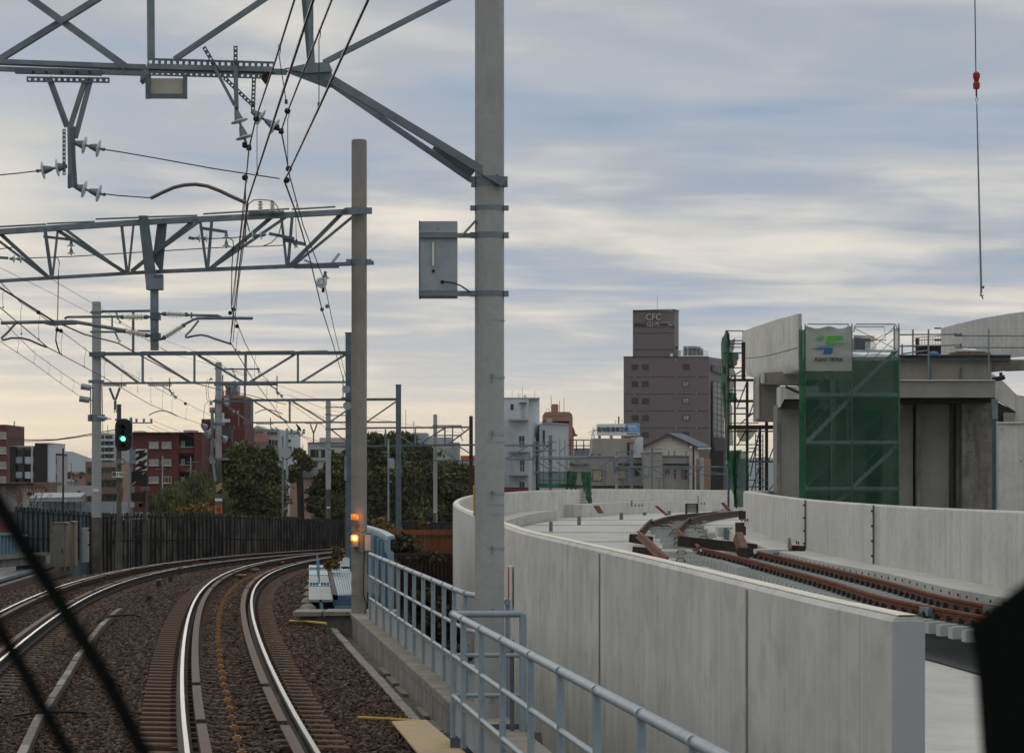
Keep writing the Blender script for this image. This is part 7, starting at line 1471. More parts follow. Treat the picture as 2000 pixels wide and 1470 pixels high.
# hills on the horizon
b = MB(); rg = random.Random(21); xs_ = np.linspace(-4200, 5200, 150); hh = []
for i, x in enumerate(xs_):
    px = 1000+x*FP/9000
    base = 70+34*math.sin(px*.0042+1.0)+13*math.sin(px*.019)+7*math.sin(px*.06)+rg.uniform(-4, 4); hh.append(max(25, base))
for i, x in enumerate(xs_): b.v += [Vector((x, 8700, -5)), Vector((x, 8900, hh[i]*.55)), Vector((x, 9000, hh[i]+H)), Vector((x, 9500, -5))]
for i in range(len(xs_)-1):
    for j in range(3): B = i*4+j; b.f.append((B, B+4, B+5, B+1))
obj('hills', b, M['hill'], kind='structure', smooth=True)
# tall mauve building
Y = 500.0; T = bld('tall mauve grey building with a rooftop tower lettered CFC', 'office_building', [('wall_strip', (1380, 700, 1384.4, 1040), 'mauve', .3, .3)], Y)
obj('wall', MB().poly([at(1218, 697, Y), at(1384.5, 697, Y), at(1384.5, 1040, Y), at(1218, 1040, Y)], (1.6, 24, 0)), M['mauve'], T); obj('roof_edge', MB().poly([at(1217.6, 695.8, Y-.1), at(1384.8, 695.8, Y-.1), at(1384.8, 697.6, Y-.1), at(1217.6, 697.6, Y-.1)], (1.6, 24, 0)), M['frame_d'], T)
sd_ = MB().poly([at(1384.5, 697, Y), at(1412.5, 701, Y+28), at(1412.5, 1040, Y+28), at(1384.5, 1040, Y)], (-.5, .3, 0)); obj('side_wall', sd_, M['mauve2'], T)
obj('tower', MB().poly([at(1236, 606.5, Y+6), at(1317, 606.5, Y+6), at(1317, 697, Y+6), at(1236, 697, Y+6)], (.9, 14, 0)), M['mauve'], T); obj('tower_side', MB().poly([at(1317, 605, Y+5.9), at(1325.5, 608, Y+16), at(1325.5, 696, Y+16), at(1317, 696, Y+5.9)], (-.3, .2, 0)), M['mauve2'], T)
obj('tower_coping', MB().beam(at(1235.5, 606.5, Y+5.8), at(1317.2, 604.8, Y+5.8), .3, .18).beam(at(1317, 604.8, Y+5.8), at(1325.6, 607.5, Y+16), .3, .18), M['frame_d'], T)
for y in (650, 682): obj('panel_joint', MB().pbox(1236.5, y, 1317, y+.8, Y+5.93, .08), M['frame_d'] if False else M['char'], T)
for k_ in range(8): y = 735.5+k_*33.1; obj('panel_joint', MB().pbox(1218.5, y, 1384, y+.7, Y-.05, .08), M['char'], T)
for k_ in range(6):
    y = 711.4+33.05*k_
    if k_ < 5: win(T, 1234, y, 1246.8, y+10.8, Y, 2 if k_ != 3 else 1, 'frame_d', 'glass', .9, hm=2 if k_ == 3 else 0)
    if k_ < 6: win(T, 1254, y, 1267, y+10.8, Y, 1, 'frame_d', 'glass', .9)
    win(T, 1333.5, y-1.2, 1346.3, y+10.5, Y, 1, 'frame_d', 'glass_l' if k_ in (1, 2, 3) else 'glass', 1.3)
    for x in (1240, 1320, 1360): obj('vent_cap', MB().ball(at(x, y-7.5+(x > 1300)*-1.3, Y-.05), .09, 6, 4), M['white'], T)
def side_pt(u_, y): return at(1384.5+28*u_, y, Y+28*u_)+Vector((.45, -.25, 0))
cw = MB().poly([side_pt(.13, 743), side_pt(.93, 751), side_pt(.93, 1020), side_pt(.13, 1020)], (-.1, .1, 0)); CWo = obj('curtain_wall', cw, M['curtw'], T)
q = MB()
for i in range(10): u_ = .13+.8*i/9; q.beam(side_pt(u_, 743+8*(u_-.13)/.8)+Vector((.12, -.08, 0)), side_pt(u_, 1020)+Vector((.12, -.08, 0)), .08 if i % 3 else .13)
for k_ in range(26): y = 743+k_*10.6; q.beam(side_pt(.13, y)+Vector((.12, -.08, 0)), side_pt(.93, y+6 if y < 900 else y)+Vector((.12, -.08, 0)), .07 if k_ % 3 else .12)
obj('mullions', q, M['frame_d'], CWo)
obj('dark_glazing', MB().poly([side_pt(.12, 853)+Vector((.2, -.13, 0)), side_pt(.94, 856)+Vector((.2, -.13, 0)), side_pt(.94, 1021)+Vector((.2, -.13, 0)), side_pt(.12, 1021)+Vector((.2, -.13, 0))], (-.05, .03, 0)), M['char'], CWo)
q = MB().poly([side_pt(.10, 710), side_pt(.97, 716), side_pt(.97, 731), side_pt(.10, 724)], (-.05, .05, 0)); f_ = obj('window', q, M['glass_l'], T); q = MB()
for i in range(9): u_ = .10+.87*i/8; q.beam(side_pt(u_, 710+6*u_)+Vector((.08, -.05, 0)), side_pt(u_, 724.5+6*u_)+Vector((.08, -.05, 0)), .13)
obj('frame', q, M['frame_d'], f_)
text('CFC', 1276.5, 619.5, 12.5, Y+5.8, 'steel_let', T, .12, fat=-.012, sx=.95, name='sign_letters'); text('山本学園', 1290.5, 633.6, 7.6, Y+5.8, 'let_g', T, .1, fat=.02, sx=1.32, name='sign_letters'); text('学校法人', 1251.5, 634.3, 5.0, Y+5.85, 'let_d', T, .08, fat=.02, sx=1.0, name='sign_letters')
obj('lightning_rod', MB().beam(at(1283.5, 577, Y+8), at(1283.5, 606, Y+8), .10), M['frame_l'], T)
obj('roof_door', MB().pbox(1318.5, 676, 1323, 682, Y+9, .3).pbox(1319.5, 684, 1323, 696, Y+9, .3), M['black'], T)
for i, (x, y0) in enumerate(((1336, 675.5), (1345, 675.5), (1353, 675.5), (1361, 676.5), (1366, 680))):
    o_ = obj('roof_unit', MB().pbox(x, y0, x+7.2, 694, Y+3+i*.6, 2), M['lt_grey'], T); obj('unit_grille', MB().pbox(x+.6, y0+5, x+6.4, 693, Y+2.9+i*.6, .1), M['frame_d'], o_)
q = MB()
for i in range(16): q.beam(at(1321+i*4.1, 684, Y+.3), at(1321+i*4.1, 696, Y+.3), .07)
for y in (684, 688, 692): q.beam(at(1321, y, Y+.3), at(1383, y+1.5, Y+.3), .07)
obj('roof_railing', q, M['frame_l'], T); obj('white_unit', MB().pbox(1309, 690, 1314, 696, Y+.5, .8), M['white'], T)
q = MB()
for i in range(6): q.pbox(1326, 684+i*2, 1330, 685+i*2, Y+7, .8)
obj('roof_stair', q, M['frame_l'], T)
# white building
Y = 310.0; T = bld('white clad building with outside stairs beside the big round pole', 'white_building', [('wall', (940, 777, 1032.5, 1045), 'wht_bld', 16), ('wall', (1053.5, 827, 1109, 1045), 'wht_bld', 14, 4), ('coping', (940, 776, 1054, 778), 'frame_l', 16.2, -.1)], Y)
obj('side_wall', MB().poly([at(1032.5, 777, Y-.02), at(1053.8, 777, Y+8), at(1053.8, 1045, Y+8), at(1032.5, 1045, Y-.02)], (.0, .3, 0)), M['wht_bld'], T); obj('side_strip', MB().pbox(1109, 828, 1111.5, 1045, Y+4, 13), M['lt_grey'], T)
obj('coping', MB().beam(at(1053.5, 824.5, Y+3.9), at(1110, 828, Y+3.9), .3, .12), M['frame_l'], T)
win(T, 997, 789, 1003.2, 800.5, Y, 0, 'frame_d', 'glass', .7); obj('canopy', MB().pbox(1014.5, 785.5, 1028, 787, Y-.7, .7), M['frame_d'], T); obj('door', MB().pbox(1017, 790, 1026, 816, Y-.04, .05), M['lt_grey'], T)
for x0, y0, x1_, y1 in ((1013, 850.5, 1025, 874), (1015, 895, 1025, 921), (1014, 940, 1025, 958)): win(T, x0, y0, x1_, y1, Y, 1, 'frame_l', 'glass', .9)
win(T, 1059, 839, 1065, 872, Y+4, 0, 'frame_l', 'glass', .8)
for k_, y in enumerate((817, 879, 925)):
    o_ = obj('balcony', MB().pbox(992, y, 1031.5, y+3.5, Y-1.6, 1.6), M['lt_grey'], T); q = MB()
    for i in range(12): q.beam(at(994+i*3.4, y-16, Y-1.6), at(994+i*3.4, y, Y-1.6), .035)
    q.beam(at(992, y-16, Y-1.6), at(1031, y-16, Y-1.6), .05); obj('balcony_railing', q, M['frame_l'], o_)
obj('shadow_strip', MB().pbox(0, 0, 1, 1, Y, .1), M['frame_d'], T) if False else None
for k_, (y0, y1) in enumerate(((835, 878), (895, 926), (940, 975))):
    obj('stair_flight', MB().beam(at(992, y0, Y-1.4), at(1006, y1, Y-1.4), .10, .12).beam(at(996, y0-14, Y-1.4), at(1010, y1-12, Y-1.4), .06), M['frame_l'], T); q = MB()
    for i in range(8): u_ = i/8; q.box(at(990+14*u_, y0+(y1-y0)*u_, Y-1.0), .5, .8, .05)
    obj('stair_steps', q, M['lt_grey'], T)
obj('stair_post', MB().beam(at(993, 818, Y-1.6), at(993, 960, Y-1.6), .12), M['frame_l'], T)
for x, y in ((1000.3, 762), (1012, 767), (1015.5, 767), (1020.5, 755), (1044.5, 763)): obj('antenna', MB().beam(at(x, y, Y+3), at(x, 777, Y+3), .05), M['frame_l'], T)
for i in range(2): obj('roof_vent', MB().pbox(1023+i*2.6, 771, 1025+i*2.6, 777, Y+3, .4), M['frame_l'], T)
# tan building
Y = 390.0; T = bld('tan rounded building with a round roof tank behind the white building', 'tan_building', [('base', (1061, 822, 1111, 1040), 'tan', 16)], Y)
obj('upper_wall', MB().poly([at(x, y, Y) for x, y in ((1061, 860), (1061, 809), (1064, 805), (1070, 804), (1112, 804), (1117, 808), (1118.5, 815), (1118.5, 1040), (1061, 1040))], (0, 14, 0)), M['tan'], T); obj('roof_band', MB().pbox(1062, 809.5, 1105, 810.8, Y-.1, .1), M['pinkt'], T)
obj('vent_panel', MB().pbox(1067.5, 816.5, 1078.5, 824, Y-.1, .1), M['lt_grey'], T); obj('right_wall', MB().poly([at(x, y, Y+4) for x, y in ((1118, 834), (1120, 834), (1124, 847), (1129, 849.5), (1123, 850), (1120.5, 850), (1120.5, 1040), (1118, 1040))], (0, 8, 0)), M['brownw'], T)
obj('roof_tank', MB().lathe(at(1084, 804, Y+5), (0, 0, 1), [(0, .48), (1.0, .48), (1.04, .52), (1.12, .40), (1.16, .3)], 16), M['tan'], T, smooth=True); obj('tank_ladder', MB().beam(at(1077, 791, Y+4), at(1077, 804, Y+4), .08).beam(at(1092, 791, Y+4), at(1092, 804, Y+4), .06), M['brownw'], T)
for x, y in ((1076.5, 772), (1092.5, 782), (1101.5, 778)): obj('antenna', MB().beam(at(x, y, Y+5), at(x, 805, Y+5), .07), M['galv_dk'], T)
obj('roof_hoop', MB().tube([at(1066, 804, Y+3), at(1067.5, 799, Y+3), at(1071, 797.5, Y+3), at(1073, 799, Y+3), at(1073, 804, Y+3)], .03, 5), M['galv'], T)
# signboard office and houses
Y = 272.0; T = bld('beige grey two storey house carrying the white and blue rooftop signboard', 'beige_house', [('upper_wall', (1157, 856, 1238, 1000), 'beige', 9, 2), ('side_wall', (1238, 853, 1256, 1000), 'wht_bld', 7, 5), ('lower_wall', (1112, 891, 1262, 1000), 'beige', 10), ('parapet_cap', (1112, 889.5, 1262, 891.5), 'lt_grey', 10.2, -.1), ('pilaster', (1184, 907, 1200, 1000), 'beige', .5, -.4)], Y)
obj('sloping_shoulder', MB().poly([at(x, y, Y+2.1) for x, y in ((1167, 856), (1157, 875), (1152, 891), (1170, 891), (1170, 856))], (0, 5, 0)), M['beige'], T)
for x0, y0, x1_, y1 in ((1157, 917, 1176, 939), (1206.5, 917, 1223, 936)): win(T, x0, y0, x1_, y1, Y, 0, 'frame_d', 'sack', .9)
win(T, 1239.5, 914, 1248, 928, Y, 0, 'frame_d', 'glass', .7)
for x0, x1_, y in ((1112, 1150, 904), (1200, 1260, 904)): obj('ledge', MB().pbox(x0, y, x1_, y+1.4, Y-.5, .5), M['frame_d'], T)
obj('air_unit', MB().pbox(1153, 886, 1160, 891, Y+1, .5).pbox(1167, 886, 1174, 891, Y+1, .5), M['galv_dk'], T); obj('dark_door', MB().pbox(1225, 864, 1229.5, 888, Y+1.9, .1), M['glass'], T)
obj('chimney', MB().pbox(1230, 862, 1238, 889, Y+1.2, .6).pbox(1229, 860, 1240, 864, Y+1.1, .8), M['pinkt'], T); obj('roof_pipe', MB().pbox(1236, 890, 1257, 893, Y-.3, .3), M['white'], T)
Yg = 268.0; S = thing('rooftop_signboard', 'white rooftop signboard with dark blue Japanese lettering and a blue panel', 'signboard', at(1207, 856, Yg))
bo_ = obj('board', MB().poly([at(x, y, Yg) for x, y in ((1165.5, 828), (1249, 826.5), (1249, 850), (1165.5, 850.5))], (0, .4, 0)), M['white'], S); obj('blue_panel', MB().poly([at(x, y, Yg-.03) for x, y in ((1221.5, 827.5), (1248.6, 827), (1248.6, 843.5), (1221.5, 843.5))], (0, .03, 0)), M['skyb'], S)
for x in (1171, 1194, 1216, 1241): obj('support_post', MB().pbox(x-2.6, 850.5, x+2.6, 857, Yg+.1, .5), M['beige'], S)
text('市街地整備事務所', 1193, 839, 7.3, Yg-.04, 'navy', bo_, .02, fat=.012, sx=.86); text('ネットワーク', 1235, 838, 5.0, Yg-.06, 'white', bo_, .01, sx=.90) if False else None
obj('white_strip', MB().pbox(1227, 831, 1243, 833.4, Yg-.05, .02), M['white'], bo_)
for i, w_ in enumerate((2.2, 1.6, 2.4, 1.2, 2.2, 1.8)): x = 1223.5+i*4.1; obj('white_mark', MB().pbox(x, 836.2, x+w_, 837.2, Yg-.05, .02).pbox(x+(i % 3)*.7, 837.2, x+(i % 3)*.7+.7, 841, Yg-.05, .02), M['white'], bo_)
text('0532-55-5151', 1235, 846.6, 3.0, Yg-.04, 'ink', bo_, .01, fat=.01) if False else None
for i in range(10): obj('small_print', MB().pbox(1224+i*2.3, 845.6, 1224+i*2.3+1.6, 847.8, Yg-.04, .02), M['ink'], bo_)
obj('roof_mast', MB().beam(at(1208.5, 816, Yg+2), at(1208.5, 828, Yg+2), .14).ball(at(1208.5, 815, Yg+2), .1).beam(at(1201, 823, Yg+2), at(1216, 821, Yg+2), .03).beam(at(1202, 820, Yg+2), at(1202, 827, Yg+2), .03).beam(at(1215, 817, Yg+2), at(1215, 827, Yg+2), .03), M['galv_dk'], S)
Y = 266.0; T = bld('grey flat roofed house with white framed windows left of the gable house front', 'grey_house', [('stair_block', (1259, 883, 1294, 1000), 'beige', 8), ('main_wall', (1287, 890, 1354, 1000), 'beige', 9, .5), ('roof_cap', (1287, 888.5, 1354, 890.3), 'galv_lt', 9.2, .3), ('roof_cap', (1258.5, 881.5, 1294.5, 883.5), 'lt_grey', 8.2, -.1), ('pilaster', (1346, 890, 1355, 1000), 'lt_grey', .6, .0)], Y)
obj('hood', MB().pbox(1297.5, 904.5, 1346, 906.5, Y-.2, .7), M['frame_d'], T)
win(T, 1298, 915.5, 1309.5, 927.5, Y+.5, 1, 'frame_l', 'glass', .8, hm=2); win(T, 1315, 915.5, 1321.5, 937, Y+.5, 0, 'frame_l', 'glass', .8, hm=2); win(T, 1328, 915, 1344, 937.5, Y+.5, 1, 'frame_l', 'glass', .9, hm=1); obj('blind_window', MB().pbox(1329, 916, 1336, 936, Y+.42, .03), M['brownw'], T)
for x in (1306, 1317, 1340): obj('roof_pipe', MB().beam(at(x, 880, Y+2), at(x, 890, Y+2), .1), M['galv_dk'], T)
Y = 282.0; T = thing('gable_house', 'cream gable house with a dark blue roof in front of the mauve building', 'house', at(1310, 950, Y)); T.location.z = -5
obj('gable_wall', MB().poly([at(x, y, Y) for x, y in ((1256, 1000), (1256, 873), (1306, 850), (1358, 876), (1358, 1000))], (0, 8, 0)), M['cream_w'], T); obj('side_wall', MB().poly([at(x, y, Yv) for x, y, Yv in ((1358, 876, Y), (1366, 878, Y+8), (1366, 1000, Y+8), (1358, 1000, Y))], (-.1, .1, 0)), M['cream_w'], T)
obj('roof', MB().poly([at(1305, 847, Y-.4), at(1364.5, 874.5, Y-.4), at(1388, 873, Y+9), at(1335, 849, Y+9)], (0, 0, .12)), M['roof_b'], T); obj('roof', MB().poly([at(1306, 847, Y-.4), at(1253, 874, Y-.4), at(1280, 870, Y+9), at(1335, 849, Y+9)], (0, 0, .10)), M['roof_b'], T)
obj('barge_board', MB().beam(at(1253, 875, Y-.45), at(1306, 848.5, Y-.45), .08, .16).beam(at(1306, 848.5, Y-.45), at(1362, 874, Y-.45), .08, .16), M['roof_br'], T); obj('gutter', MB().beam(at(1363, 875.5, Y-.4), at(1388, 875, Y+9), .12, .12), M['white'], T)
for x, y in ((1302, 861), (1313, 861), (1326, 868)): obj('vent', MB().disc(at(x, y, Y-.02), (0, 1, 0), .05, .05, 8), M['frame_d'], T)
obj('dish', MB().disc(at(1349, 873, Y-.6), (.2, 1, 0), .12, .04, 12), M['white'], T)
bld('small brown shed building between the white building and the beige house', 'brown_shed', [('wall', (1108, 893, 1122, 1000), 'brownw', 5), ('frame', (1111, 858, 1160, 860), 'galv_dk', .2), ('frame', (1113, 858, 1115, 895), 'roof_br', .2), ('frame', (1125, 858, 1127, 880), 'brownw', .2), ('frame', (1139, 858, 1141, 880), 'brownw', .2), ('frame', (1108, 869, 1160, 871), 'brownw', .2), ('grey_panel', (1121, 875, 1160, 893), 'galv', .3)], 300)
T = bld('long low dark tiled roof behind the curved wall before the beige house', 'low_roof', [('roof', (1157, 948, 1256, 953), 'char', 3)], 262)
bld('pink brick low building at the foot of the mauve building', 'pink_building', [('wall', (1366, 895, 1388, 1000), 'pinkt', 5), ('band', (1366, 925, 1388, 927), 'brownw', .1, -.1)], 275)
bld('red tiled low roof at the foot of the white building', 'red_roof_house', [('roof', (960, 951, 1032, 961), 'brick', 5)], 240)
bld('dark glazed low building at the base of the mauve building, far right', 'dark_building', [('wall', (1386, 880, 1413, 1000), 'char', 8), ('grey_wall', (1413, 905, 1428, 1000), 'galv_dk', 6)], 330)
# pylons
def pylon(label, x, yt, yb_, w, Y, arms):
    T = thing('lattice_pylon', label, 'pylon', at(x, 950, Y), 'lattice pylons'); q = MB(); th = .9*Y/FP
    L_ = [(-w, yb_), (-w*.35, (yt+yb_)/2), (-.6, yt)]
    for s in (-1, 1):
        for a_, c_ in zip(L_, L_[1:]): q.beam(at(x+s*a_[0], a_[1], Y), at(x+s*c_[0], c_[1], Y), th)
    n = 9
    for i in range(n):
        f = lambda t: float(np.interp(t, [0, .5, 1], [w, w*.35, .6])); t0, t1 = i/n, (i+1)/n; y0_ = yb_+(yt-yb_)*t0; y1_ = yb_+(yt-yb_)*t1
        q.beam(at(x-f(t0), y0_, Y), at(x+f(t1), y1_, Y), th*.6); q.beam(at(x+f(t0), y0_, Y), at(x-f(t1), y1_, Y), th*.6)
    obj('lattice', q, M['galv_lt'], T)
    for y, wa in arms: obj('cross_arm', MB().beam(at(x-wa, y, Y), at(x+wa, y-.3, Y), th*.8).beam(at(x-wa, y, Y), at(x, y-3, Y), th*.5).beam(at(x+wa, y, Y), at(x, y-3, Y), th*.5), M['galv_lt'], T)
pylon('slim lattice pylon over the charcoal apartment block', 28, 822, 880, 5, 900, [(837, 10), (847.5, 10), (858, 9)])
pylon('small lattice pylon left of the rooftop signboard', 1158.5, 837, 866, 7, 900, [(844, 11), (849, 7)]); 
# left group
Y = 330.0; T = bld('red brick apartment block cut off by the left edge', 'red_apartment_block', [('wall', (-60, 829, 13, 1040), 'brick2', 12), ('corner_wall', (13, 834, 15.5, 1040), 'brick', 11, .8), ('white_edge', (16, 870, 18, 1040), 'wht_bld', 3, 4)], Y)
for y in (843.5, 872.5, 901.5, 930): win(T, 0, y, 12, y+13, Y, 1, 'frame_l', 'glass_l', .9, sill=True)
Y = 262.0; T = bld('charcoal and white apartment block with stacked balconies at the left', 'apartment_block', [('wall', (18, 872, 67, 1000), 'lt_grey', 8, .5), ('charcoal_panel', (18.5, 871.5, 30, 1000), 'char', 1, -.3), ('charcoal_tower', (68, 865.5, 92.5, 1000), 'char', 8, -.6), ('white_side', (92.5, 865, 100.5, 1000), 'wht_bld', 8, -.5), ('roof_line', (68, 864.5, 100.5, 866), 'lt_grey', 8.2, -.7), ('roof_line', (18, 870.5, 67, 873), 'lt_grey', 8.2, .2), ('brown_top', (100.5, 885, 112, 889), 'brick', 6, 2), ('rear_wall', (100.5, 889, 112, 1000), 'lt_grey', 6, 2.1)], Y)
for y in (878, 907, 935):
    obj('balcony_recess', MB().pbox(30.5, y, 43.5, y+24, Y+.45, .1), M['glass'], T); obj('balcony_panel', MB().pbox(30, y+14, 44, y+26, Y-.1, .15), M['galv_lt'], T)
    obj('dark_pier', MB().pbox(43.5, y-4, 48, y+26, Y-.2, .3), M['char'], T)
    obj('landing_recess', MB().pbox(48, y, 60, y+14, Y+.45, .1), M['frame_d'], T); obj('door', MB().pbox(49.5, y+3, 53, y+14, Y+.38, .1), M['char'], T); obj('landing_panel', MB().pbox(47, y+14, 60, y+27, Y-.1, .15), M['wht_bld'], T)
    obj('side_recess', MB().pbox(63, y, 66.5, y+14, Y+.45, .1), M['glass'], T)
for x in (61, 62.8): obj('white_column', MB().pbox(x, 872, x+1, 1000, Y-.4, .2), M['white'], T)
for y in (893, 925, 948): obj('rear_window', MB().pbox(101, y, 110, y+13, Y+2.0, .1), M['glass'], T)
bld('brown walled low building under the charcoal apartment block', 'low_brown_building', [('wall', (12, 941, 95, 1000), 'brownw', 6), ('right_pier', (88, 942, 96, 1000), 'brownw', 6.5, -.2), ('pale_wall', (44, 954, 88, 1000), 'pinkt', 4, -.4), ('vent', (53, 961, 62, 966), 'glass', .1, -.5)], 235)
bld('dark cottage roof at the left edge behind the wiper arms', 'cottage', [('wall', (-30, 948, 12, 1000), 'beige', 4), ('roof', (-30, 943, 40, 948), 'char', 5, -.5)], 180)
T = thing('platform_roof', 'long low grey blue metal roof over the station platform at the left', 'roof', at(110, 990, 200)); Y = 200.0
obj('roof', MB().poly([at(56, 976, Y), at(158, 974, Y), at(168, 965, Y+8), at(70, 965.5, Y+8)], (0, 0, .15)), M['roof_m'], T); obj('fascia', MB().pbox(50, 976, 160, 978, Y-.1, .2), M['lt_grey'], T)
for i in range(9): obj('roof_post', MB().pbox(60+i*12, 978, 61.2+i*12, 1000, Y+1, .2), M['galv_dk'], T)
obj('back_wall', MB().pbox(40, 980, 250, 1005, Y+5, .3), M['galv_lt'], T)
bld('white walled shed above the grey platform roof', 'white_shed', [('wall', (112, 948, 172, 968), 'lt_grey', 4), ('window', (151, 958, 157, 963), 'glass', .1, -.1)], 228)
cr2 = random.Random(9)
for i, (x0, x1_, y0, m, rm) in enumerate(((112, 128, 919, 'beige', 'tan'), (120, 146, 927, 'wht_bld', 'roof_br'), (127, 146, 921, 'brownw', 'roof_br'), (146, 168, 926, 'beige', 'roof_br'), (136, 168, 936, 'lt_grey', 'roof_b'), (108, 126, 936, 'beige', 'roof_b'), (150, 170, 921, 'pinkt', 'roof_b'))):
    lab = ['distant house with an orange roof right of the apartment block', 'distant pale house left of the bare brown pole', 'distant brown house behind the bare brown pole', 'distant beige house beside the far left pole', 'distant pale grey house with a wide blue roof near the far left pole', 'distant beige house low beside the apartment block', 'distant pink house with a dark roof, highest near the far left pole'][i]; Y = 420-i*14
    T = bld(lab, 'distant_house', [('wall', (x0+1, y0+3, x1_-1, 1000), m, 8)], Y, 'house', 'distant low houses at the left')
    obj('roof', MB().poly([at(x0, y0+4, Y-.4), at((x0+x1_)/2, y0-1, Y-.4), at(x1_, y0+4, Y-.4)], (0, 9, 0)), M[rm], T); win(T, x0+5, y0+8, x0+9, y0+13, Y, 0, 'frame_d', 'glass', .5)
T = bld('beige apartment block with long window bands behind the far left pole', 'beige_apartment_block', [('wall', (168, 902, 240, 1000), 'pinkt', 9), ('left_wall', (167, 901, 180, 1000), 'brownw', 8, -.5)], 245)
for y in (912, 940, 967):
    win(T, 197, y, 226, y+11, 245, 3, 'frame_d', 'glass', .9); obj('balcony', MB().pbox(196, y+11, 240, y+24, 244.2, .8), M['brownw'], T)
    win(T, 171, y, 177, y+10, 244.4, 0, 'frame_d', 'glass', .8)
T = bld('white apartment block with stacked balconies behind the green signal', 'white_apartment_block', [('wall', (196, 846, 262, 1000), 'lt_grey', 9), ('white_pier', (222, 846, 225, 1000), 'wht_bld', .5, -.5)], 340)
for k_ in range(5):
    y = 850+k_*12.5; obj('balcony_slab', MB().pbox(196, y+7, 222, y+11, 338.8, 1.2), M['wht_bld'], T); win(T, 206, y, 219, y+7, 340, 1, 'frame_d', 'glass', .7); win(T, 197, y, 203, y+7, 340, 0, 'frame_d', 'glass', .7)
obj('roof_room', MB().pbox(260, 841, 278, 850, 345, 4), M['wht_bld'], T)
# dark red block and tower
Y = 205.0; RB = bld('dark red tiled apartment block with white framed windows and balconies', 'dark_red_block', [('wall', (258, 845, 349.5, 1000), 'brick', 10), ('wall', (349.5, 845, 379, 1000), 'brick', 9, .8), ('right_wing', (379, 845, 394, 1000), 'brick', 10, -.4), ('parapet', (257.5, 843.6, 394.5, 845.2), 'brick2', 10.3, -.45), ('roof_hatch', (358, 839.5, 379, 843.5), 'lt_grey', 3, 2)], Y)
for y in (862.5, 896.5, 930.5):
    win(RB, 291, y, 309.5, y+12.5, Y, 1, 'frame_l', 'glass_l', 1.0, sill=True)
    if y < 900: win(RB, 316, y, 334.5, y+12.5, Y, 1, 'frame_l', 'glass_l', 1.0, sill=True)
    else: win(RB, 316, y, 334.5, y+12.5, Y, 2, 'frame_l', 'glass', 1.0, sill=True)
win(RB, 291, 965, 303, 972, Y, 0, 'frame_d', 'glass', .8)
for y in (854, 889, 924):
    obj('balcony_recess', MB().pbox(351, y, 377, y+20, Y+.75, .1), M['black'], RB); win(RB, 353, y+7, 361, y+18, Y+.74, 1, 'frame_l', 'glass_l', .8)
    obj('balcony_front', MB().pbox(350.5, y+19, 377.5, y+31, Y-.2, .3), M['brick'], RB); obj('balcony_cap', MB().pbox(350, y+18.2, 377.5, y+19.2, Y-.28, .4), M['lt_grey'], RB)
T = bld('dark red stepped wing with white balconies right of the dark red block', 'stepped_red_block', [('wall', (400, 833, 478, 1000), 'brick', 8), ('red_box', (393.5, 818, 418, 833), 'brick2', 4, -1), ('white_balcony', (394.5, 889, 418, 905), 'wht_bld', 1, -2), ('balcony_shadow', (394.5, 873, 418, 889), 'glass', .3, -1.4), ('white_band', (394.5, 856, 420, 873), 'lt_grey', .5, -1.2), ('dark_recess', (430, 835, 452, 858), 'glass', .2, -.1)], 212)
for q_ in (((396, 856), (412, 833), (418, 817), (448, 818), (448, 824), (424, 825), (412, 845), (402, 860)),): obj('sloping_parapet', MB().poly([at(x, y, 209.5) for x, y in q_], (0, .6, 0)), M['wht_bld'], T)
obj('box_window', MB().pbox(402, 824, 412, 828, 210.8, .2), M['black'], T)
Y = 214.0; T = bld('dark red tiled tower with a tan top and roof masts', 'red_tower', [('wall', (419.5, 777, 476, 1000), 'brick', 8), ('top_band', (420, 771.5, 475, 777), 'tan', 7.5, .2), ('white_strip', (437.5, 777, 448, 791), 'lt_grey', .4, -.2), ('left_balcony', (409, 795, 420, 802), 'lt_grey', 1, .5), ('left_floor', (409, 802, 420, 806), 'tan', 1.2, .4), ('white_step', (434, 806, 438, 818), 'wht_bld', .5, -.3)], Y)
obj('roof_room', MB().pbox(441, 753, 452, 771, Y+2, 3), M['tan'], T); obj('roof_tank', MB().pbox(452, 752, 463, 770, Y+2, 2.5), M['lt_grey'], T); obj('room_window', MB().pbox(446, 757, 450, 762, Y+1.9, .1), M['frame_d'], T)
q = MB()
for y in (765.5, 768.5): q.beam(at(432, y, Y+.5), at(464, y, Y+.5), .05)
for i in range(8): q.beam(at(432+i*4.5, 764, Y+.5), at(432+i*4.5, 772, Y+.5), .05)
obj('roof_railing', q, M['roof_br'], T)
for x, y in ((455, 744), (459, 742), (462, 752), (435, 732)): obj('mast', MB().beam(at(x, y, Y+1), at(x, 772, Y+1), .10), M['galv'], T)
q = MB().beam(at(438.5, 792, Y-.2), at(438.5, 850, Y-.2), .04).beam(at(442.5, 792, Y-.2), at(442.5, 850, Y-.2), .04)
for i in range(14): q.beam(at(438.5, 794+i*4, Y-.2), at(442.5, 794+i*4, Y-.2), .04)
obj('wall_ladder', q, M['roof_br'], T); obj('down_pipe', MB().beam(at(466, 800, Y-.1), at(466, 870, Y-.1), .08), M['pinkt'], T)
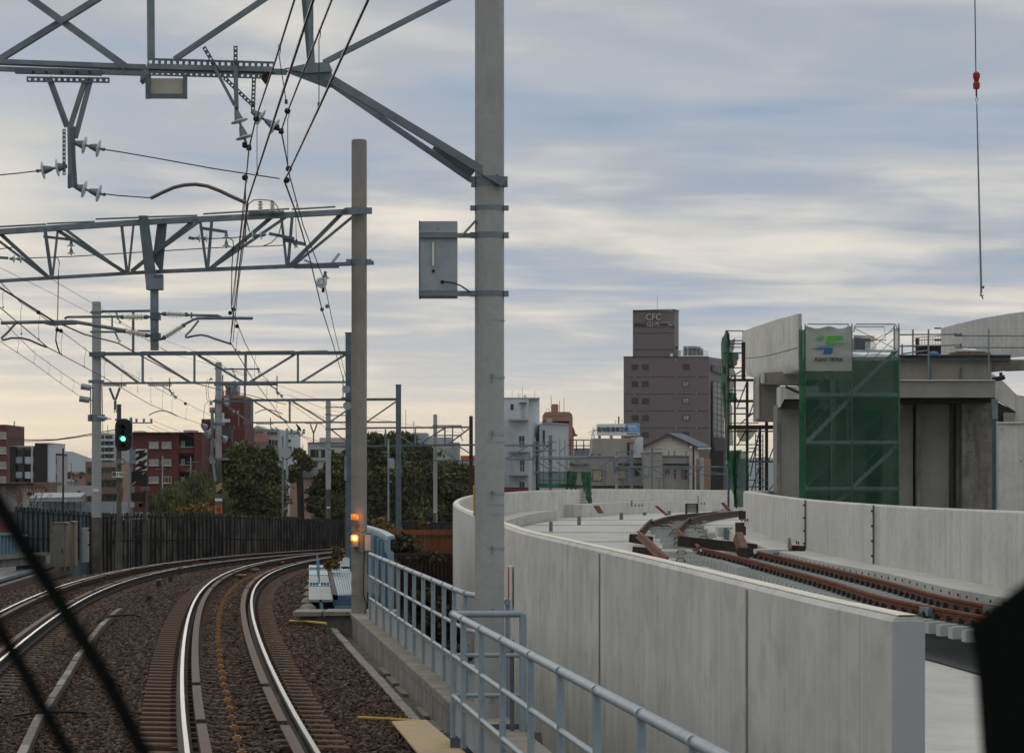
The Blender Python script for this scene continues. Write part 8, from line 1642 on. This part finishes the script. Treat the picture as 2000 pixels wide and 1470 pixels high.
# white building with a small gable
Y = 285.0; T = bld('white building with a small gable and dark window bands behind the trees', 'white_gable_building', [('wall', (476, 838, 543, 1000), 'lt_grey', 9), ('right_wall', (543, 840, 575, 1000), 'wht_bld', 8, .5), ('tan_front', (476, 847, 522, 863), 'tan', 2, -2.5), ('cap', (476, 837, 544, 838.8), 'wht_bld', 9.3, -.2)], Y)
obj('gable', MB().poly([at(x, y, Y-.3) for x, y in ((489, 838), (503, 830.5), (518, 838))], (0, 8, 0)), M['lt_grey'], T)
win(T, 489, 842.5, 515, 846.5, Y, 2, 'frame_l', 'glass', .6); win(T, 521, 842, 542, 850, Y, 2, 'frame_l', 'glass', .7); win(T, 524, 858, 543, 871, Y, 2, 'frame_l', 'glass', .7); win(T, 563, 858, 568, 863, Y+.5, 0, 'frame_d', 'glass', .6); win(T, 524, 886, 543, 897, Y, 1, 'frame_l', 'glass', .8); win(T, 524, 872, 543, 885, Y, 1, 'frame_d', 'glass_l', .8)
obj('roof_tank', MB().pbox(536, 834, 541, 838, Y+2, 1), M['wht_bld'], T); win(T, 563, 872, 569, 890, Y+.5, 0, 'frame_d', 'glass', .6)
Y = 205.0; bld('pink beige brick low building with a grey roof behind the slatted fence', 'pink_brick_building', [('wall', (566, 932, 632, 1010), 'pinkt', 9), ('right_wall', (632, 930, 700, 1010), 'pinkt', 9, .6), ('grey_roof', (570, 914, 612, 931), 'galv_dk', 4, 3), ('roof_edge', (560, 929, 634, 932), 'brownw', 9.5, -.3)], Y)
Y = 262.0; T = bld('pale grey building with wide dark windows above the trees', 'grey_flat_block', [('wall', (601, 864, 680, 1000), 'lt_grey', 9), ('upper_wall', (624, 854.5, 690, 865), 'lt_grey', 6, 3), ('band', (601, 893.5, 680, 899), 'cream', .3, -.2), ('cap', (600.5, 863, 681, 864.6), 'beige', 9.2, -.2)], Y)
win(T, 606, 877.5, 635, 893.5, Y, 3, 'frame_d', 'glass', .8); obj('curtain', MB().pbox(622, 878.5, 627, 892.5, Y-.04, .03), M['glass_l'], T); win(T, 647, 878, 653, 893, Y, 1, 'frame_d', 'glass', .8); win(T, 606, 901, 620, 912, Y, 1, 'frame_d', 'glass', .8)
obj('antenna', MB().beam(at(617, 880, Y-12), at(617, 915, Y-12), .05), M['galv'], T)
Y = 330.0; T = bld('stepped pale concrete building above the dark trees on the right', 'stepped_building', [('block', (803, 845, 834, 1000), 'galv_lt', 9, 3), ('block', (834, 853.5, 881.5, 1000), 'lt_grey', 9), ('block', (881.5, 863.5, 896, 1000), 'lt_grey', 9, 1)], Y)
win(T, 867, 875.5, 883, 887, Y, 1, 'frame_l', 'glass_l', .9); obj('antenna', MB().beam(at(792.5, 800, Y), at(792.5, 850, Y), .06).beam(at(807.5, 822, Y), at(807.5, 850, Y), .05).beam(at(805, 825, Y), at(811, 825, Y), .03).beam(at(804, 829, Y), at(812, 829, Y), .03), M['galv'], T)
bld('orange painted flat roofed building at the end of the trees', 'orange_building', [('wall', (899.5, 889.5, 927, 898), 'orange', 6), ('lower_wall', (885, 898, 930, 1000), 'lt_grey', 5, .2)], 300)
# ------------------------------------------------------------------ wiper arms and dark housing just in front of the windscreen
def arm(label, pts, w):
    Yw = 1.1; T = thing('wiper_arm', label, 'wiper arm', at(*pts[-1], Yw), 'wiper arms on the windscreen'); P_ = [at(x, y, Yw) for x, y in pts]
    q = MB(); hw = w/2*Yw/FP; q.sweep([(-hw, -hw*.6), (hw, -hw*.6), (hw*.7, hw*.6), (-hw*.7, hw*.6)], P_, (0, 1, 0)); obj('arm', q, M['black2'], T, smooth=True)
    return T
arm('upper blurred black wiper arm slanting across the lower left', [(-140, 660), (-60, 850), (-20, 945), (22, 1022), (80, 1115), (122, 1182), (165, 1252), (210, 1325), (285, 1475), (330, 1570)], 31)
arm('lower blurred black wiper arm slanting across the bottom left corner', [(-80, 1050), (0, 1228), (45, 1304), (84, 1378), (138, 1475), (180, 1560)], 27)
T = thing('dark_housing', 'large blurred black housing at the lower right corner of the cab window', 'window housing', at(1960, 1500, .95))
hp = [(1893, 1222), (1900, 1213), (2040, 1104), (2090, 1100), (2090, 1560), (1925, 1560), (1916, 1460), (1904, 1290), (1893, 1240)]
obj('housing_body', MB().poly([at(x, y, .95) for x, y in hp], (.0125, .05, -.006)), M['black2'], T)

# ------------------------------------------------------------------ air
hb = bpy.data.materials.new('haze_air'); hb.use_nodes = True; ht = hb.node_tree; ht.nodes.clear()
hv = ht.nodes.new('ShaderNodeVolumePrincipled'); hv.inputs['Density'].default_value = 7e-5; hv.inputs['Color'].default_value = (.80, .88, .96, 1); hv.inputs['Anisotropy'].default_value = 0
ho = ht.nodes.new('ShaderNodeOutputMaterial'); ht.links.new(hv.outputs[0], ho.inputs['Volume'])
obj('haze', MB().box((0, 5900, 72), 18400, 12400, 160), hb, kind='stuff')
